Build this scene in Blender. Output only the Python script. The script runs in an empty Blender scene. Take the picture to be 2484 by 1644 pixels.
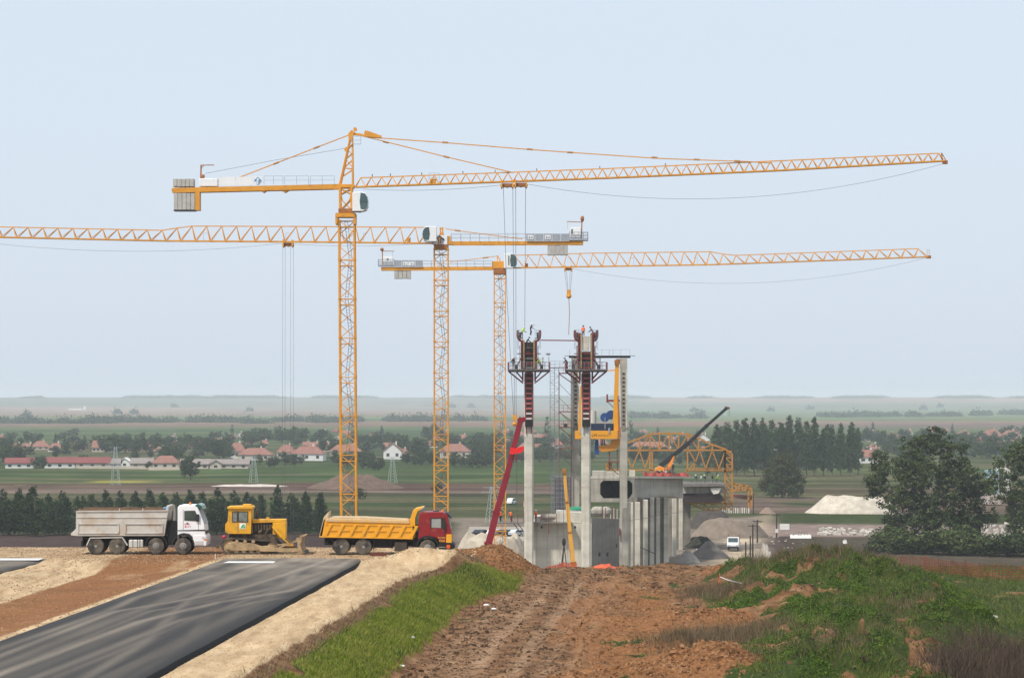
import bpy, bmesh, math, random
import numpy as np
from mathutils import Vector, Matrix

# ------------------------------------------------------------------ camera, sky, sun, exposure
F = 6900.0            # focal length in photograph pixels (2484 wide): about a 100 mm lens
CX, HY = 1242.0, 968.0   # optical axis column, eye-level row
CAMZ = 10.6           # eye height above the carriageway
scene = bpy.context.scene
col = scene.collection
cam_d = bpy.data.cameras.new('camera'); cam = bpy.data.objects.new('camera', cam_d); col.objects.link(cam)
cam.location = (0, 0, CAMZ); cam.rotation_euler = (math.radians(90), 0, 0)
cam_d.sensor_width = 36.0; cam_d.lens = F / 2484 * 36.0
cam_d.shift_y = (HY - 822.0) / 2484
cam_d.clip_start = 1.0; cam_d.clip_end = 40000
scene.camera = cam

SUN_EL, SUN_AZ = 55.0, 222.0     # degrees; azimuth clockwise from +Y (view direction)
world = bpy.data.worlds.new('World'); scene.world = world; world.use_nodes = True
wn = world.node_tree; wn.nodes.clear()
w_out = wn.nodes.new('ShaderNodeOutputWorld'); w_bg = wn.nodes.new('ShaderNodeBackground')
w_sky = wn.nodes.new('ShaderNodeTexSky'); w_sky.sky_type = 'NISHITA'; w_sky.sun_disc = False
w_sky.sun_elevation = math.radians(SUN_EL); w_sky.sun_rotation = math.radians(SUN_AZ)
w_sky.altitude = 50; w_sky.air_density = 1.0; w_sky.dust_density = 3.0; w_sky.ozone_density = 2.0
w_bg.inputs['Strength'].default_value = 0.10
# thin even overcast: the clear sky is mixed with a pale veil
w_mix = wn.nodes.new('ShaderNodeMix'); w_mix.data_type = 'RGBA'
w_mix.inputs['Factor'].default_value = 0.78
w_mix.inputs['B'].default_value = (6.75, 7.6, 8.65, 1)
wn.links.new(w_sky.outputs['Color'], w_mix.inputs['A'])
wn.links.new(w_mix.outputs['Result'], w_bg.inputs['Color'])
wn.links.new(w_bg.outputs['Background'], w_out.inputs['Surface'])

sun_d = bpy.data.lights.new('sun', 'SUN'); sun = bpy.data.objects.new('sun', sun_d); col.objects.link(sun)
sun_d.energy = 3.3; sun_d.angle = math.radians(4); sun_d.color = (1.0, 0.95, 0.87)
_a, _e = math.radians(SUN_AZ), math.radians(SUN_EL)
_sv = Vector((math.sin(_a)*math.cos(_e), math.cos(_a)*math.cos(_e), math.sin(_e)))
sun.rotation_euler = _sv.to_track_quat('Z', 'Y').to_euler(); sun.location = _sv * 400

vs = scene.view_settings
vs.view_transform = 'Standard'; vs.look = 'None'; vs.exposure = 0.25; vs.gamma = 1.0; vs.use_curve_mapping = False
scene.render.engine = 'CYCLES'
cy = scene.cycles
cy.max_bounces = 4; cy.diffuse_bounces = 2; cy.glossy_bounces = 2; cy.transmission_bounces = 2
cy.volume_bounces = 1; cy.transparent_max_bounces = 6
cy.use_denoising = True; cy.use_adaptive_sampling = True; cy.adaptive_threshold = 0.015
scene.render.film_transparent = False
cy.pixel_filter_type = 'BLACKMAN_HARRIS'; cy.filter_width = 1.5
random.seed(7); RNG = np.random.default_rng(7)

# ------------------------------------------------------------------ helpers
def P(px, py, d):
    """photograph row/column seen at distance d -> point in the place (metres)"""
    return Vector(((px - CX) * d / F, d, CAMZ + (HY - py) * d / F))
def gx(px, d): return (px - CX) * d / F
def gd(py, z): return (CAMZ - z) * F / (py - HY)

ORG = {}
def thing(name, label, cat, loc=(0, 0, 0), rz=0.0, group=None, ry=0.0):
    o = bpy.data.objects.new(name, None); col.objects.link(o)
    o.location = loc; o.rotation_euler = (0, ry, rz); o.empty_display_size = 0.5
    o['label'] = label; o['category'] = cat
    if group: o['group'] = group
    ORG[o.name] = Vector(loc)
    return o
def tag(o, label=None, cat=None, group=None, kind=None):
    if label: o['label'] = label
    if cat: o['category'] = cat
    if group: o['group'] = group
    if kind: o['kind'] = kind
    return o
def link(name, me, parent=None, loc=None):
    o = bpy.data.objects.new(name, me); col.objects.link(o)
    if parent is not None:
        o.parent = parent; ORG[o.name] = ORG.get(parent.name, Vector())
    if loc is not None: o.location = loc
    return o
def copy_tree(o, parent=None):
    c = o.copy(); col.objects.link(c)
    if parent is not None: c.parent = parent
    for ch in list(o.children): copy_tree(ch, c)
    return c

class MB:
    """collects shapes into one mesh"""
    def __init__(s): s.v = []; s.f = []; s.mi = []
    def add(s, vs_, fs, mi=0):
        n = len(s.v); s.v += [tuple(p) for p in vs_]
        for f in fs: s.f.append(tuple(i + n for i in f)); s.mi.append(mi)
        return s
    def box(s, c, size, R=None, mi=0):
        c = Vector(c); h = Vector(size) / 2
        pts = [Vector((x*h.x, y*h.y, z*h.z)) for z in (-1, 1) for x, y in ((-1,-1),(1,-1),(1,1),(-1,1))]
        if R is not None: pts = [R @ p for p in pts]
        return s.add([c + p for p in pts], [(3,2,1,0),(4,5,6,7),(0,1,5,4),(1,2,6,5),(2,3,7,6),(3,0,4,7)], mi)
    def bb(s, x0, x1, y0, y1, z0, z1, mi=0):
        return s.box(((x0+x1)/2, (y0+y1)/2, (z0+z1)/2), (abs(x1-x0), abs(y1-y0), abs(z1-z0)), None, mi)
    def bar(s, p, q, w, h=None, mi=0):
        p, q = Vector(p), Vector(q); d = q - p; L = d.length
        if L < 1e-6: return s
        h = h or w
        R = d.to_track_quat('X', 'Z').to_matrix()
        return s.box((p + q) / 2, (L, w, h), R, mi)
    def tube(s, p, q, r, n=8, r2=None, caps=True, mi=0):
        p, q = Vector(p), Vector(q); d = q - p
        if d.length < 1e-6: return s
        r2 = r if r2 is None else r2
        R = d.to_track_quat('Z', 'Y').to_matrix()
        vs_ = []
        for c, rr in ((p, r), (q, r2)):
            for k in range(n):
                a = 2*math.pi*k/n
                vs_.append(c + R @ Vector((math.cos(a)*rr, math.sin(a)*rr, 0)))
        fs = [(k, (k+1) % n, n+(k+1) % n, n+k) for k in range(n)]
        if caps: fs += [tuple(range(n-1, -1, -1)), tuple(range(n, 2*n))]
        return s.add(vs_, fs, mi)
    def path(s, pts, r, n=5, mi=0):
        for a, b in zip(pts[:-1], pts[1:]): s.tube(a, b, r, n, caps=False, mi=mi)
        return s
    def prism(s, poly, y0, y1, axis='y', mi=0, M=None):
        """polygon (x,z) extruded along y (or (x,y) along z, or (y,z) along x)"""
        n = len(poly); vs_ = []
        for t in (y0, y1):
            for a, b in poly:
                p = Vector((a, t, b)) if axis == 'y' else Vector((a, b, t)) if axis == 'z' else Vector((t, a, b))
                vs_.append(M @ p if M is not None else p)
        fs = [(k, (k+1) % n, n+(k+1) % n, n+k) for k in range(n)]
        fs += [tuple(range(n-1, -1, -1)), tuple(range(n, 2*n))]
        return s.add(vs_, fs, mi)
    def lathe(s, prof, c, axis='y', n=20, mi=0):
        """profile (radius, offset along axis)"""
        c = Vector(c); vs_ = []
        for r, t in prof:
            for k in range(n):
                a = 2*math.pi*k/n; u, w = r*math.cos(a), r*math.sin(a)
                p = Vector((u, t, w)) if axis == 'y' else Vector((u, w, t)) if axis == 'z' else Vector((t, u, w))
                vs_.append(c + p)
        m = len(prof); fs = []
        for i in range(m-1):
            for k in range(n):
                fs.append((i*n+k, i*n+(k+1) % n, (i+1)*n+(k+1) % n, (i+1)*n+k))
        fs += [tuple(range(n)), tuple(range((m-1)*n, m*n))]
        return s.add(vs_, fs, mi)
    def ball(s, c, r, n=10, mi=0, sc=(1, 1, 1)):
        c = Vector(c); vs_ = []; m = max(4, n//2)
        for i in range(m+1):
            t = math.pi*i/m
            for k in range(n):
                a = 2*math.pi*k/n
                vs_.append(c + Vector((math.sin(t)*math.cos(a)*r*sc[0], math.sin(t)*math.sin(a)*r*sc[1], math.cos(t)*r*sc[2])))
        fs = [(i*n+k, (i+1)*n+k, (i+1)*n+(k+1) % n, i*n+(k+1) % n) for i in range(m) for k in range(n)]
        return s.add(vs_, fs, mi)
    def mesh(s, name, mats, org=None, smooth=False, fix=True):
        me = bpy.data.meshes.new(name)
        v = s.v if org is None else [(p[0]-org.x, p[1]-org.y, p[2]-org.z) for p in s.v]
        me.from_pydata(v, [], s.f)
        for m in (mats if isinstance(mats, (list, tuple)) else [mats]): me.materials.append(m)
        if isinstance(mats, (list, tuple)): me.polygons.foreach_set('material_index', s.mi)
        if fix:
            b = bmesh.new(); b.from_mesh(me); bmesh.ops.recalc_face_normals(b, faces=b.faces); b.to_mesh(me); b.free()
        if smooth: me.polygons.foreach_set('use_smooth', [True]*len(me.polygons))
        me.update(); return me
    def build(s, name, mats, parent=None, world_=False, smooth=False, bevel=0.0, label=None):
        org = ORG.get(parent.name) if (world_ and parent is not None) else None
        o = link(name, s.mesh(name, mats, org, smooth), parent)
        if bevel:
            m = o.modifiers.new('bevel', 'BEVEL'); m.width = bevel; m.segments = 2; m.limit_method = 'ANGLE'; m.angle_limit = math.radians(40)
        if label: o['label'] = label
        return o

def quads_mesh(name, pts, mats, mi=None):
    """pts: (n,4,3) numpy array -> mesh of n quads, fast"""
    n = pts.shape[0]; me = bpy.data.meshes.new(name)
    me.vertices.add(n*4); me.vertices.foreach_set('co', pts.reshape(-1).astype(np.float32))
    me.loops.add(n*4); me.loops.foreach_set('vertex_index', np.arange(n*4, dtype=np.int32))
    me.polygons.add(n); me.polygons.foreach_set('loop_start', np.arange(0, n*4, 4, dtype=np.int32))
    try: me.polygons.foreach_set('loop_total', np.full(n, 4, dtype=np.int32))
    except Exception: pass
    for m in (mats if isinstance(mats, (list, tuple)) else [mats]): me.materials.append(m)
    if mi is not None: me.polygons.foreach_set('material_index', np.asarray(mi, dtype=np.int32))
    me.update(calc_edges=True); return me

def grid_mesh(name, X, Y, Z, mat, cols=None):
    r, c = X.shape; me = bpy.data.meshes.new(name)
    co = np.stack([X, Y, Z], -1).reshape(-1, 3).astype(np.float32)
    i = np.arange((r-1)*(c-1)); a = (i // (c-1))*c + i % (c-1)
    q = np.stack([a, a+1, a+c+1, a+c], -1).astype(np.int32); n = len(q)
    me.vertices.add(len(co)); me.vertices.foreach_set('co', co.reshape(-1))
    me.loops.add(n*4); me.loops.foreach_set('vertex_index', q.reshape(-1))
    me.polygons.add(n); me.polygons.foreach_set('loop_start', np.arange(0, n*4, 4, dtype=np.int32))
    try: me.polygons.foreach_set('loop_total', np.full(n, 4, dtype=np.int32))
    except Exception: pass
    me.polygons.foreach_set('use_smooth', np.ones(n, dtype=bool))
    me.materials.append(mat)
    if cols is not None:
        for nm, arr in cols.items():
            at = me.color_attributes.new(nm, 'FLOAT_COLOR', 'POINT')
            full = np.ones((len(co), 4), np.float32); full[:, :arr.shape[-1]] = arr.reshape(len(co), -1)
            at.data.foreach_set('color', full.reshape(-1))
    me.update(calc_edges=True); return me

# value noise
_perm = np.random.default_rng(3).random((256, 256))
def vnoise(x, y, s=0):
    x = np.asarray(x, float) + s*17.31; y = np.asarray(y, float) + s*9.73
    xi = np.floor(x).astype(int); yi = np.floor(y).astype(int); fx = x - xi; fy = y - yi
    fx = fx*fx*(3-2*fx); fy = fy*fy*(3-2*fy)
    g = lambda i, j: _perm[i % 256, j % 256]
    return (g(xi, yi)*(1-fx) + g(xi+1, yi)*fx)*(1-fy) + (g(xi, yi+1)*(1-fx) + g(xi+1, yi+1)*fx)*fy
def fbm(x, y, oct=4, s=0):
    t = 0; a = 0.5; n = 0
    for k in range(oct): t = t + a*vnoise(x*2**k, y*2**k, s+k); n += a; a *= 0.5
    return t/n
def sstep(a, b, x): t = np.clip((x-a)/(b-a), 0, 1); return t*t*(3-2*t)

# ------------------------------------------------------------------ materials
MATS = {}
def nt(name):
    m = bpy.data.materials.new(name); m.use_nodes = True; t = m.node_tree
    return m, t, t.nodes['Principled BSDF']
def noise_col(t, scale, detail=6, coord='Object', rough=0.6, dist=0.0):
    tc = t.nodes.new('ShaderNodeTexCoord'); nz = t.nodes.new('ShaderNodeTexNoise')
    nz.inputs['Scale'].default_value = scale; nz.inputs['Detail'].default_value = detail
    nz.inputs['Roughness'].default_value = rough; nz.inputs['Distortion'].default_value = dist
    t.links.new(tc.outputs[coord], nz.inputs['Vector']); return nz
def ramp(t, fac, stops):
    r = t.nodes.new('ShaderNodeValToRGB'); e = r.color_ramp.elements
    e[0].position, e[0].color = stops[0][0], (*stops[0][1], 1)
    e[1].position, e[1].color = stops[-1][0], (*stops[-1][1], 1)
    for p, c in stops[1:-1]:
        n = e.new(p); n.color = (*c, 1)
    t.links.new(fac, r.inputs['Fac']); return r
def mixc(t, fac, a, b, mode='MIX'):
    m = t.nodes.new('ShaderNodeMix'); m.data_type = 'RGBA'; m.blend_type = mode
    for sock, v in (('Factor', fac), ('A', a), ('B', b)):
        if hasattr(v, 'is_output'): t.links.new(v, m.inputs[sock])
        elif isinstance(v, (int, float)): m.inputs[sock].default_value = v
        else: m.inputs[sock].default_value = (*v, 1)
    return m.outputs['Result']
def paint(name, c, rough=0.5, metal=0.0, var=0.12, scale=3.0, dirt=None, dirt_amt=0.0, dirt_scale=1.5, bump=0.0, spec=0.4, coord='Object'):
    if name in MATS: return MATS[name]
    m, t, b = nt(name)
    nz = noise_col(t, scale, coord=coord)
    lo = tuple(max(0, x*(1-var)) for x in c); hi = tuple(min(1, x*(1+var)) for x in c)
    r = ramp(t, nz.outputs['Fac'], [(0.3, lo), (0.7, hi)])
    out = r.outputs['Color']
    if dirt is not None and dirt_amt > 0:
        n2 = noise_col(t, dirt_scale, 8, coord=coord, rough=0.7)
        f = ramp(t, n2.outputs['Fac'], [(0.62-0.35*dirt_amt, (0, 0, 0)), (0.80-0.25*dirt_amt, (min(1, 0.4+dirt_amt),)*3)])
        out = mixc(t, f.outputs['Color'], out, dirt)
    t.links.new(out, b.inputs['Base Color'])
    b.inputs['Roughness'].default_value = rough; b.inputs['Metallic'].default_value = metal
    b.inputs['Specular IOR Level'].default_value = spec
    if bump:
        bn = t.nodes.new('ShaderNodeBump'); bn.inputs['Strength'].default_value = bump; bn.inputs['Distance'].default_value = 0.03
        n3 = noise_col(t, scale*6, 6, coord=coord); t.links.new(n3.outputs['Fac'], bn.inputs['Height']); t.links.new(bn.outputs['Normal'], b.inputs['Normal'])
    MATS[name] = m; return m
def leafmat(name, cols, scale=0.6, trans=0.25, rough=0.65):
    """foliage: colour varies clump by clump and tree by tree, a little light passes through"""
    if name in MATS: return MATS[name]
    m, t, b = nt(name)
    geo = t.nodes.new('ShaderNodeNewGeometry'); oi = t.nodes.new('ShaderNodeObjectInfo')
    nz = noise_col(t, scale, 3)
    ad = t.nodes.new('ShaderNodeMath'); ad.operation = 'MULTIPLY_ADD'; ad.inputs[1].default_value = 0.45; 
    t.links.new(geo.outputs['Random Per Island'], ad.inputs[0]); t.links.new(nz.outputs['Fac'], ad.inputs[2])
    ad2 = t.nodes.new('ShaderNodeMath'); ad2.operation = 'MULTIPLY_ADD'; ad2.inputs[1].default_value = 0.22
    t.links.new(oi.outputs['Random'], ad2.inputs[0]); t.links.new(ad.outputs[0], ad2.inputs[2])
    n = len(cols); r = ramp(t, ad2.outputs[0], [(0.45 + 0.6*i/max(1, n-1), c) for i, c in enumerate(cols)])
    t.links.new(r.outputs['Color'], b.inputs['Base Color']); b.inputs['Roughness'].default_value = rough
    b.inputs['Specular IOR Level'].default_value = 0.2
    tr = t.nodes.new('ShaderNodeBsdfTranslucent'); t.links.new(r.outputs['Color'], tr.inputs['Color'])
    mx = t.nodes.new('ShaderNodeMixShader'); mx.inputs['Fac'].default_value = trans
    t.links.new(b.outputs[0], mx.inputs[1]); t.links.new(tr.outputs[0], mx.inputs[2])
    t.links.new(mx.outputs[0], t.nodes['Material Output'].inputs['Surface'])
    MATS[name] = m; return m
# ------------------------------------------------------------------ ground near the road
RD = 0.0529                      # the carriageway heads 3 degrees right of the view axis
VZ = -18.4                       # level of the valley floor
MUD = -2.2
MOUNDS = [  # x pixel, distance, height, half width, half depth
    (1860,196,2.0,2.6,6),(1990,191,3.05,4.0,8),(2110,182,2.5,3.2,8),(2215,168,1.9,2.6,7),(2300,154,1.5,2.6,6),
    (1905,168,1.5,3.0,6),(2040,163,1.9,3.4,6),(1975,147,1.25,2.4,4.5),(2140,146,1.5,2.6,5),(1880,140,0.9,2.2,4),
    (2050,131,1.1,2.6,4),(2240,132,1.4,2.6,5),(1590,199,0.7,2.0,4),(1930,126,0.9,2.4,3),(2180,122,0.9,2.0,3),(1790,178,0.8,2.0,4)]
_mr = random.Random(31)
for _k in range(95):
    _px = _mr.uniform(1800,2360); _d = _mr.uniform(118,200)
    if _px > 1780+(200-_d)*1.0: MOUNDS.append((_px,_d,_mr.uniform(.4,1.1)*(1.0 if _d < 165 else .8),_mr.uniform(.5,1.3),_mr.uniform(.9,2.4)))
SOIL = [(1720,132,1.25,2.0,4.0),(1560,128,0.8,2.4,3.0),(1400,126,0.5,2.6,2.5),(1735,205,1.0,1.3,3),(1690,160,0.7,1.8,3),(1790,160,0.6,1.3,3),(1640,146,0.5,1.8,2.5)]
def bumps(x, y, lst):
    lst = sorted(lst, key=lambda q: -q[3])
    z = np.zeros_like(x)
    for px, d, h, sx, sy in lst:
        cx = gx(px, d); g_ = h*np.exp(-((x-cx)/sx)**2*0.7 - ((y-d)/sy)**2*0.7); z = np.maximum(z, g_) if sx >= 1.6 else z + .55*g_
    return z
def track_x(y): return np.interp(y, [60,110,130.7,150,172.5,190,204,215], [-2.2,-1.9,-1.0,0.2,1.95,3.1,3.8,4.6])
def crest_u(y): return np.interp(y,[90,112,128,143,172,180,187,200,212],[-16.9,-16.7,-16.6,-16.3,-16.1,-15.4,-13.8,-13.4,-13.2]) + 0.35*(fbm(y*0.35, y*0+3, 3)-0.5)
def near_height(x, y):
    u = x - RD*y
    n1 = fbm(x*0.22, y*0.16, 4, 1)-0.5; n2 = fbm(x*1.1, y*0.8, 4, 5)-0.5
    zl = np.where(u < -40.4, -0.1, np.interp(u, [-40.4,-36.3,-33,-29.4,-29.2,-20.6,-19.9,-15.2], [-0.05,-0.6,-0.5,-0.12,-0.15,-0.15,-0.22,-0.36]))
    zl = np.where(u < -53, -0.1 - (-53-u)*0.5, zl)
    haul = sstep(181,190,y)*sstep(-52,-46,u)*(1-sstep(-17,-13.5,u))
    zl = zl*(1-haul) - 0.02*haul
    zl = zl + n2*0.012*(1-sstep(-29.6,-29.2,u)*(1-sstep(-19.7,-19.4,u))*(1-haul)) + n2*0.10*sstep(-41,-40,u)*(1-sstep(-37,-36,u))
    # sand hump in front of the red lorry, at the end of the verge
    zl = zl + 1.0*np.exp(-((x+4.2)/3.8)**4)*np.exp(-((y-187.5)/2.6)**2)
    zm = MUD + 0.35*n1 + 0.30*n2
    mnd = bumps(x, y, MOUNDS); soil = bumps(x, y, SOIL)
    wide = sstep(7, 13, x-0.02*y)
    hum = sstep(.50,.64,fbm(x*.42+7,y*.24,3,301))
    rdg = sstep(1.2,3.5,x-track_x(y))*(1-sstep(6,11,x-0.02*y))
    zm = zm + rdg*.55*(np.abs(fbm(x*.10+2,y*.42,3,311)-.5)*-2+.35) + wide*.50*hum*np.clip(mnd*2,0,1)
    zm = zm + .70*mnd*(1+0.7*n2+0.3*n1) + soil*(1+0.6*n2) + wide*0.9*(fbm(x*0.55,y*0.33,3,9)-0.5)*np.clip(mnd+0.25,0,1)
    t = x - track_x(y)
    rg_ = 0.6+0.8*fbm(x*0.05+3, y*0.12, 2, 71)
    for o, a in ((-1.0,.26),(1.0,.26),(-2.9,.14),(-1.7,.10),(2.2,.16),(3.4,.12),(4.3,.10)):
        w_ = 0.35*(fbm(y*0.06+o*3, y*0+o, 2, 73)-.5)*2
        zm = zm - a*rg_*np.exp(-((t-o-w_)/0.26)**2) + .45*a*np.exp(-((t-o-w_-0.5)/0.20)**2) + .3*a*np.exp(-((t-o-w_+0.5)/0.20)**2)
    zm = zm - 0.10*np.exp(-((x-track_x(y)-2.6-0.04*(y-130))/0.3)**2)
    cu = crest_u(y); k = np.clip((u-cu)/(4.2+0.4*n1), 0, 1)
    z = zl*(1-k) + zm*k + 0.16*np.exp(-((u-cu+0.1)/0.35)**2)*(0.6+1.6*n2) + np.sin(k*math.pi)*0.18
    # orange earth heap where the embankment ends
    z = np.maximum(z, MUD + 2.3*np.exp(-((x+1.4)/2.3)**2*0.6 - ((y-203)/6.5)**2*0.7)*(1+0.3*n2))
    edge = np.interp(x, [-60,-14,-6,-1,4,60], [207,206,206,212,219,221]) + 1.5*n1
    drop = np.clip(y-edge, 0, None)
    z = z - drop*0.62 - 0.25*sstep(-2,0,y-edge)
    return np.maximum(z, VZ-1.2), u, k, mnd, soil, t
xs = np.concatenate([np.arange(-150,-62,4.0), np.arange(-62,46,0.34), np.arange(46,151,4.0)])
ys = np.concatenate([np.arange(-60,84,6.0), np.arange(84,228,0.38), np.arange(228,266,2.0)])
NX, NY = np.meshgrid(xs, ys)
NZ, NU, NK, NM, NS, NT = near_height(NX, NY)
nA = fbm(NX*0.5, NY*0.35, 4, 21); nB = fbm(NX*0.15, NY*0.1, 3, 25)
# soils and cover as masks: R grass, G orange earth, B sand and gravel
slope_g = sstep(0.10,0.34,NK)*(1-sstep(0.80,0.98,NK))*sstep(0.30,0.46,nA+0.22*NK)
right = sstep(6.0, 9.5, NX-RD*(NY-130)+3*(nB-0.5))
grass = np.maximum(slope_g, sstep(0.1,0.6,NM*1.3)*sstep(0.40,0.54,nA+0.07)*right)
grass = np.maximum(grass, sstep(0.93,1.0,NK)*sstep(0.64,0.78,nA)*0.8*(1-np.exp(-(NT/1.9)**4)))
grass = np.maximum(grass, sstep(17,22,NX-0.03*(NY-130))*0.85*sstep(0.28,0.45,nA+0.1))
wob = fbm(NX*0.4+5, NY*0.12, 4, 27)
orange = np.clip(sstep(0.15,0.45,NS)+sstep(0.93,1,NK)*sstep(.9,3.0,NT+5*(wob-.5))*(0.45+.4*sstep(.40,.6,wob))*(1-sstep(8,13,NX))*(1-.6*sstep(175,205,NY)), 0, 1)
heap = np.exp(-((NX+1.2)/2.5)**2*0.8-((NY-203)/7)**2*0.8)
orange = np.maximum(orange, sstep(0.25,0.5,heap)); grass = grass*(1-sstep(0.2,0.45,heap))*(1-0.9*sstep(0.3,0.6,NS))
med = sstep(-36.8,-36.0,NU)*(1-sstep(-30.6,-29.3,NU))
hm = sstep(183,189,NY)*(1-NK)
orange = np.maximum(orange, (med*0.85+0.2*hm*(NX<-10))*(1-NK))
sand = (1-sstep(0.0,0.10,NK))*(1-0.75*med)*(1-0.45*hm*(NX<-9))
rutp = (0.5+.9*fbm(NX*.3,NY*.1,3,321))*sum(np.exp(-((NT-o)/.42)**2)*a for o,a in ((-1+.7*(fbm(NY*.05,NY*0,2,341)-.5),.6),(1+.7*(fbm(NY*.05,NY*0,2,341)-.5),.6),(-2.9,.4),(-1.9,.25),(2.4,.35),(3.6,.3)))
rutp = np.clip(rutp*1.3,0,1)*sstep(.9,1,NK)*(1-sstep(190,206,NY))
sand = np.maximum(sand, (.36+.12*sstep(170,186,NY))*med*sstep(.36,.60,fbm(NX*.35,NY*.12,4,331)))
strip = np.exp(-((NK-0.12)/0.10)**2)
rut = np.exp(-((np.abs(NT)-1.0)/0.5)**2)*sstep(0.9,1,NK)
near_cols = np.stack([grass, orange, sand, rutp], -1)

def near_ground_mat():
    m, t, b = nt('near_ground'); N = t.nodes; L = t.links
    at = N.new('ShaderNodeAttribute'); at.attribute_name = 'cover'
    sp = N.new('ShaderNodeSeparateColor'); L.new(at.outputs['Color'], sp.inputs[0])
    n1 = noise_col(t, 0.9, 8, rough=0.65); n2 = noise_col(t, 4.5, 8, rough=0.75); n3 = noise_col(t, 0.25, 5)
    # stretched noise: scrapes and wheel marks along the working direction
    tc = N.new('ShaderNodeTexCoord'); mp = N.new('ShaderNodeMapping'); mp.inputs['Scale'].default_value = (1.6, 0.25, 1); mp.inputs['Rotation'].default_value = (0,0,math.radians(3))
    L.new(tc.outputs['Object'], mp.inputs['Vector']); ns = N.new('ShaderNodeTexNoise'); ns.inputs['Scale'].default_value = 1.2; ns.inputs['Detail'].default_value = 7; L.new(mp.outputs[0], ns.inputs['Vector'])
    mud = ramp(t, n1.outputs['Fac'], [(0.28,(0.046,0.021,0.010)),(0.43,(0.130,0.063,0.029)),(0.56,(0.210,0.112,0.054)),(0.70,(0.31,0.188,0.102))]).outputs['Color']
    org = ramp(t, n2.outputs['Fac'], [(0.28,(0.075,0.033,0.014)),(0.45,(0.180,0.080,0.032)),(0.60,(0.275,0.130,0.054)),(0.78,(0.39,0.215,0.105))]).outputs['Color']
    snd = ramp(t, ns.outputs['Fac'], [(0.25,(0.30,0.205,0.115)),(0.45,(0.44,0.315,0.185)),(0.7,(0.56,0.425,0.265))]).outputs['Color']
    fine = ramp(t, n2.outputs['Fac'], [(0.3,(0.84,0.83,0.82)),(0.55,(1,1,1)),(0.75,(1.07,1.06,1.05))]).outputs['Color']
    snd = mixc(t, 1.0, snd, fine, 'MULTIPLY')
    grs = ramp(t, n2.outputs['Fac'], [(0.30,(0.016,0.020,0.007)),(0.48,(0.030,0.046,0.010)),(0.62,(0.050,0.072,0.014)),(0.78,(0.11,0.10,0.04))]).outputs['Color']
    def broken(sock, w=0.55):
        a = N.new('ShaderNodeMath'); a.operation = 'MULTIPLY_ADD'; a.inputs[1].default_value = w; L.new(n1.outputs['Fac'], a.inputs[0])
        L.new(sock, a.inputs[2]); r = N.new('ShaderNodeMapRange'); r.inputs['From Min'].default_value = 0.5*w+0.36; r.inputs['From Max'].default_value = 0.5*w+0.62
        L.new(a.outputs[0], r.inputs['Value']); return r.outputs[0]
    c = mixc(t, broken(sp.outputs[1], 0.7), mud, org)
    rf = N.new('ShaderNodeMath'); rf.operation = 'MULTIPLY'; L.new(at.outputs['Alpha'], rf.inputs[0]); L.new(ramp(t, n1.outputs['Fac'], [(0.35,(0.15,)*3),(0.6,(0.95,)*3)]).outputs['Color'], rf.inputs[1])
    c = mixc(t, rf.outputs[0], c, (0.33,0.22,0.138))
    c = mixc(t, broken(sp.outputs[2], 0.35), c, snd)
    c = mixc(t, broken(sp.outputs[0], 0.7), c, grs)
    big = ramp(t, n3.outputs['Fac'], [(0.3,(0.86,0.85,0.84)),(0.7,(1.1,1.08,1.06))]).outputs['Color']
    c = mixc(t, 1.0, c, big, 'MULTIPLY')
    L.new(c, b.inputs['Base Color']); b.inputs['Roughness'].default_value = 0.95; b.inputs['Specular IOR Level'].default_value = 0.1
    bn = N.new('ShaderNodeBump'); bn.inputs['Distance'].default_value = 0.12
    bs = N.new('ShaderNodeMapRange'); bs.inputs['To Min'].default_value = 0.55; bs.inputs['To Max'].default_value = 0.03; L.new(sp.outputs[2], bs.inputs['Value']); L.new(bs.outputs[0], bn.inputs['Strength'])
    L.new(n2.outputs['Fac'], bn.inputs['Height']); L.new(bn.outputs['Normal'], b.inputs['Normal'])
    return m
g = link('ground', grid_mesh('ground', NX, NY, NZ, near_ground_mat(), {'cover': near_cols})); tag(g, kind='structure')

# ------------------------------------------------------------------ asphalt carriageways
def asphalt_mat(dust=1.0):
    m, t, b = nt('asphalt'); N = t.nodes; L = t.links
    tc = N.new('ShaderNodeTexCoord')
    def streak(rot, sc, loc, off=0.5, dist=0.6):
        mp = N.new('ShaderNodeMapping'); mp.inputs['Rotation'].default_value = (0,0,math.radians(rot)); mp.inputs['Scale'].default_value = (sc, sc*0.035, 1); mp.inputs['Location'].default_value = loc
        L.new(tc.outputs['Object'], mp.inputs['Vector']); n = N.new('ShaderNodeTexNoise'); n.inputs['Scale'].default_value = 1.0; n.inputs['Detail'].default_value = 4; n.inputs['Distortion'].default_value = dist
        L.new(mp.outputs[0], n.inputs['Vector']); return n.outputs['Fac']
    n = noise_col(t, 9, 8, rough=0.8)
    base = ramp(t, n.outputs['Fac'], [(0.3,(0.014,0.0145,0.016)),(0.7,(0.034,0.034,0.036))]).outputs['Color']
    at = N.new('ShaderNodeAttribute'); at.attribute_name = 'dust'
    f = mixc(t, 1.0, at.outputs['Color'], ramp(t, n.outputs['Fac'], [(0.25,(0.6,)*3),(0.75,(1.25,)*3)]).outputs['Color'], 'MULTIPLY')
    c = mixc(t, f, base, (0.27,0.225,0.175))
    L.new(c, b.inputs['Base Color']); b.inputs['Roughness'].default_value = 0.85; b.inputs['Specular IOR Level'].default_value = 0.15
    bn = N.new('ShaderNodeBump'); bn.inputs['Strength'].default_value = 0.25; bn.inputs['Distance'].default_value = 0.02; L.new(n.outputs['Fac'], bn.inputs['Height']); L.new(bn.outputs['Normal'], b.inputs['Normal'])
    return m
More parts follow.
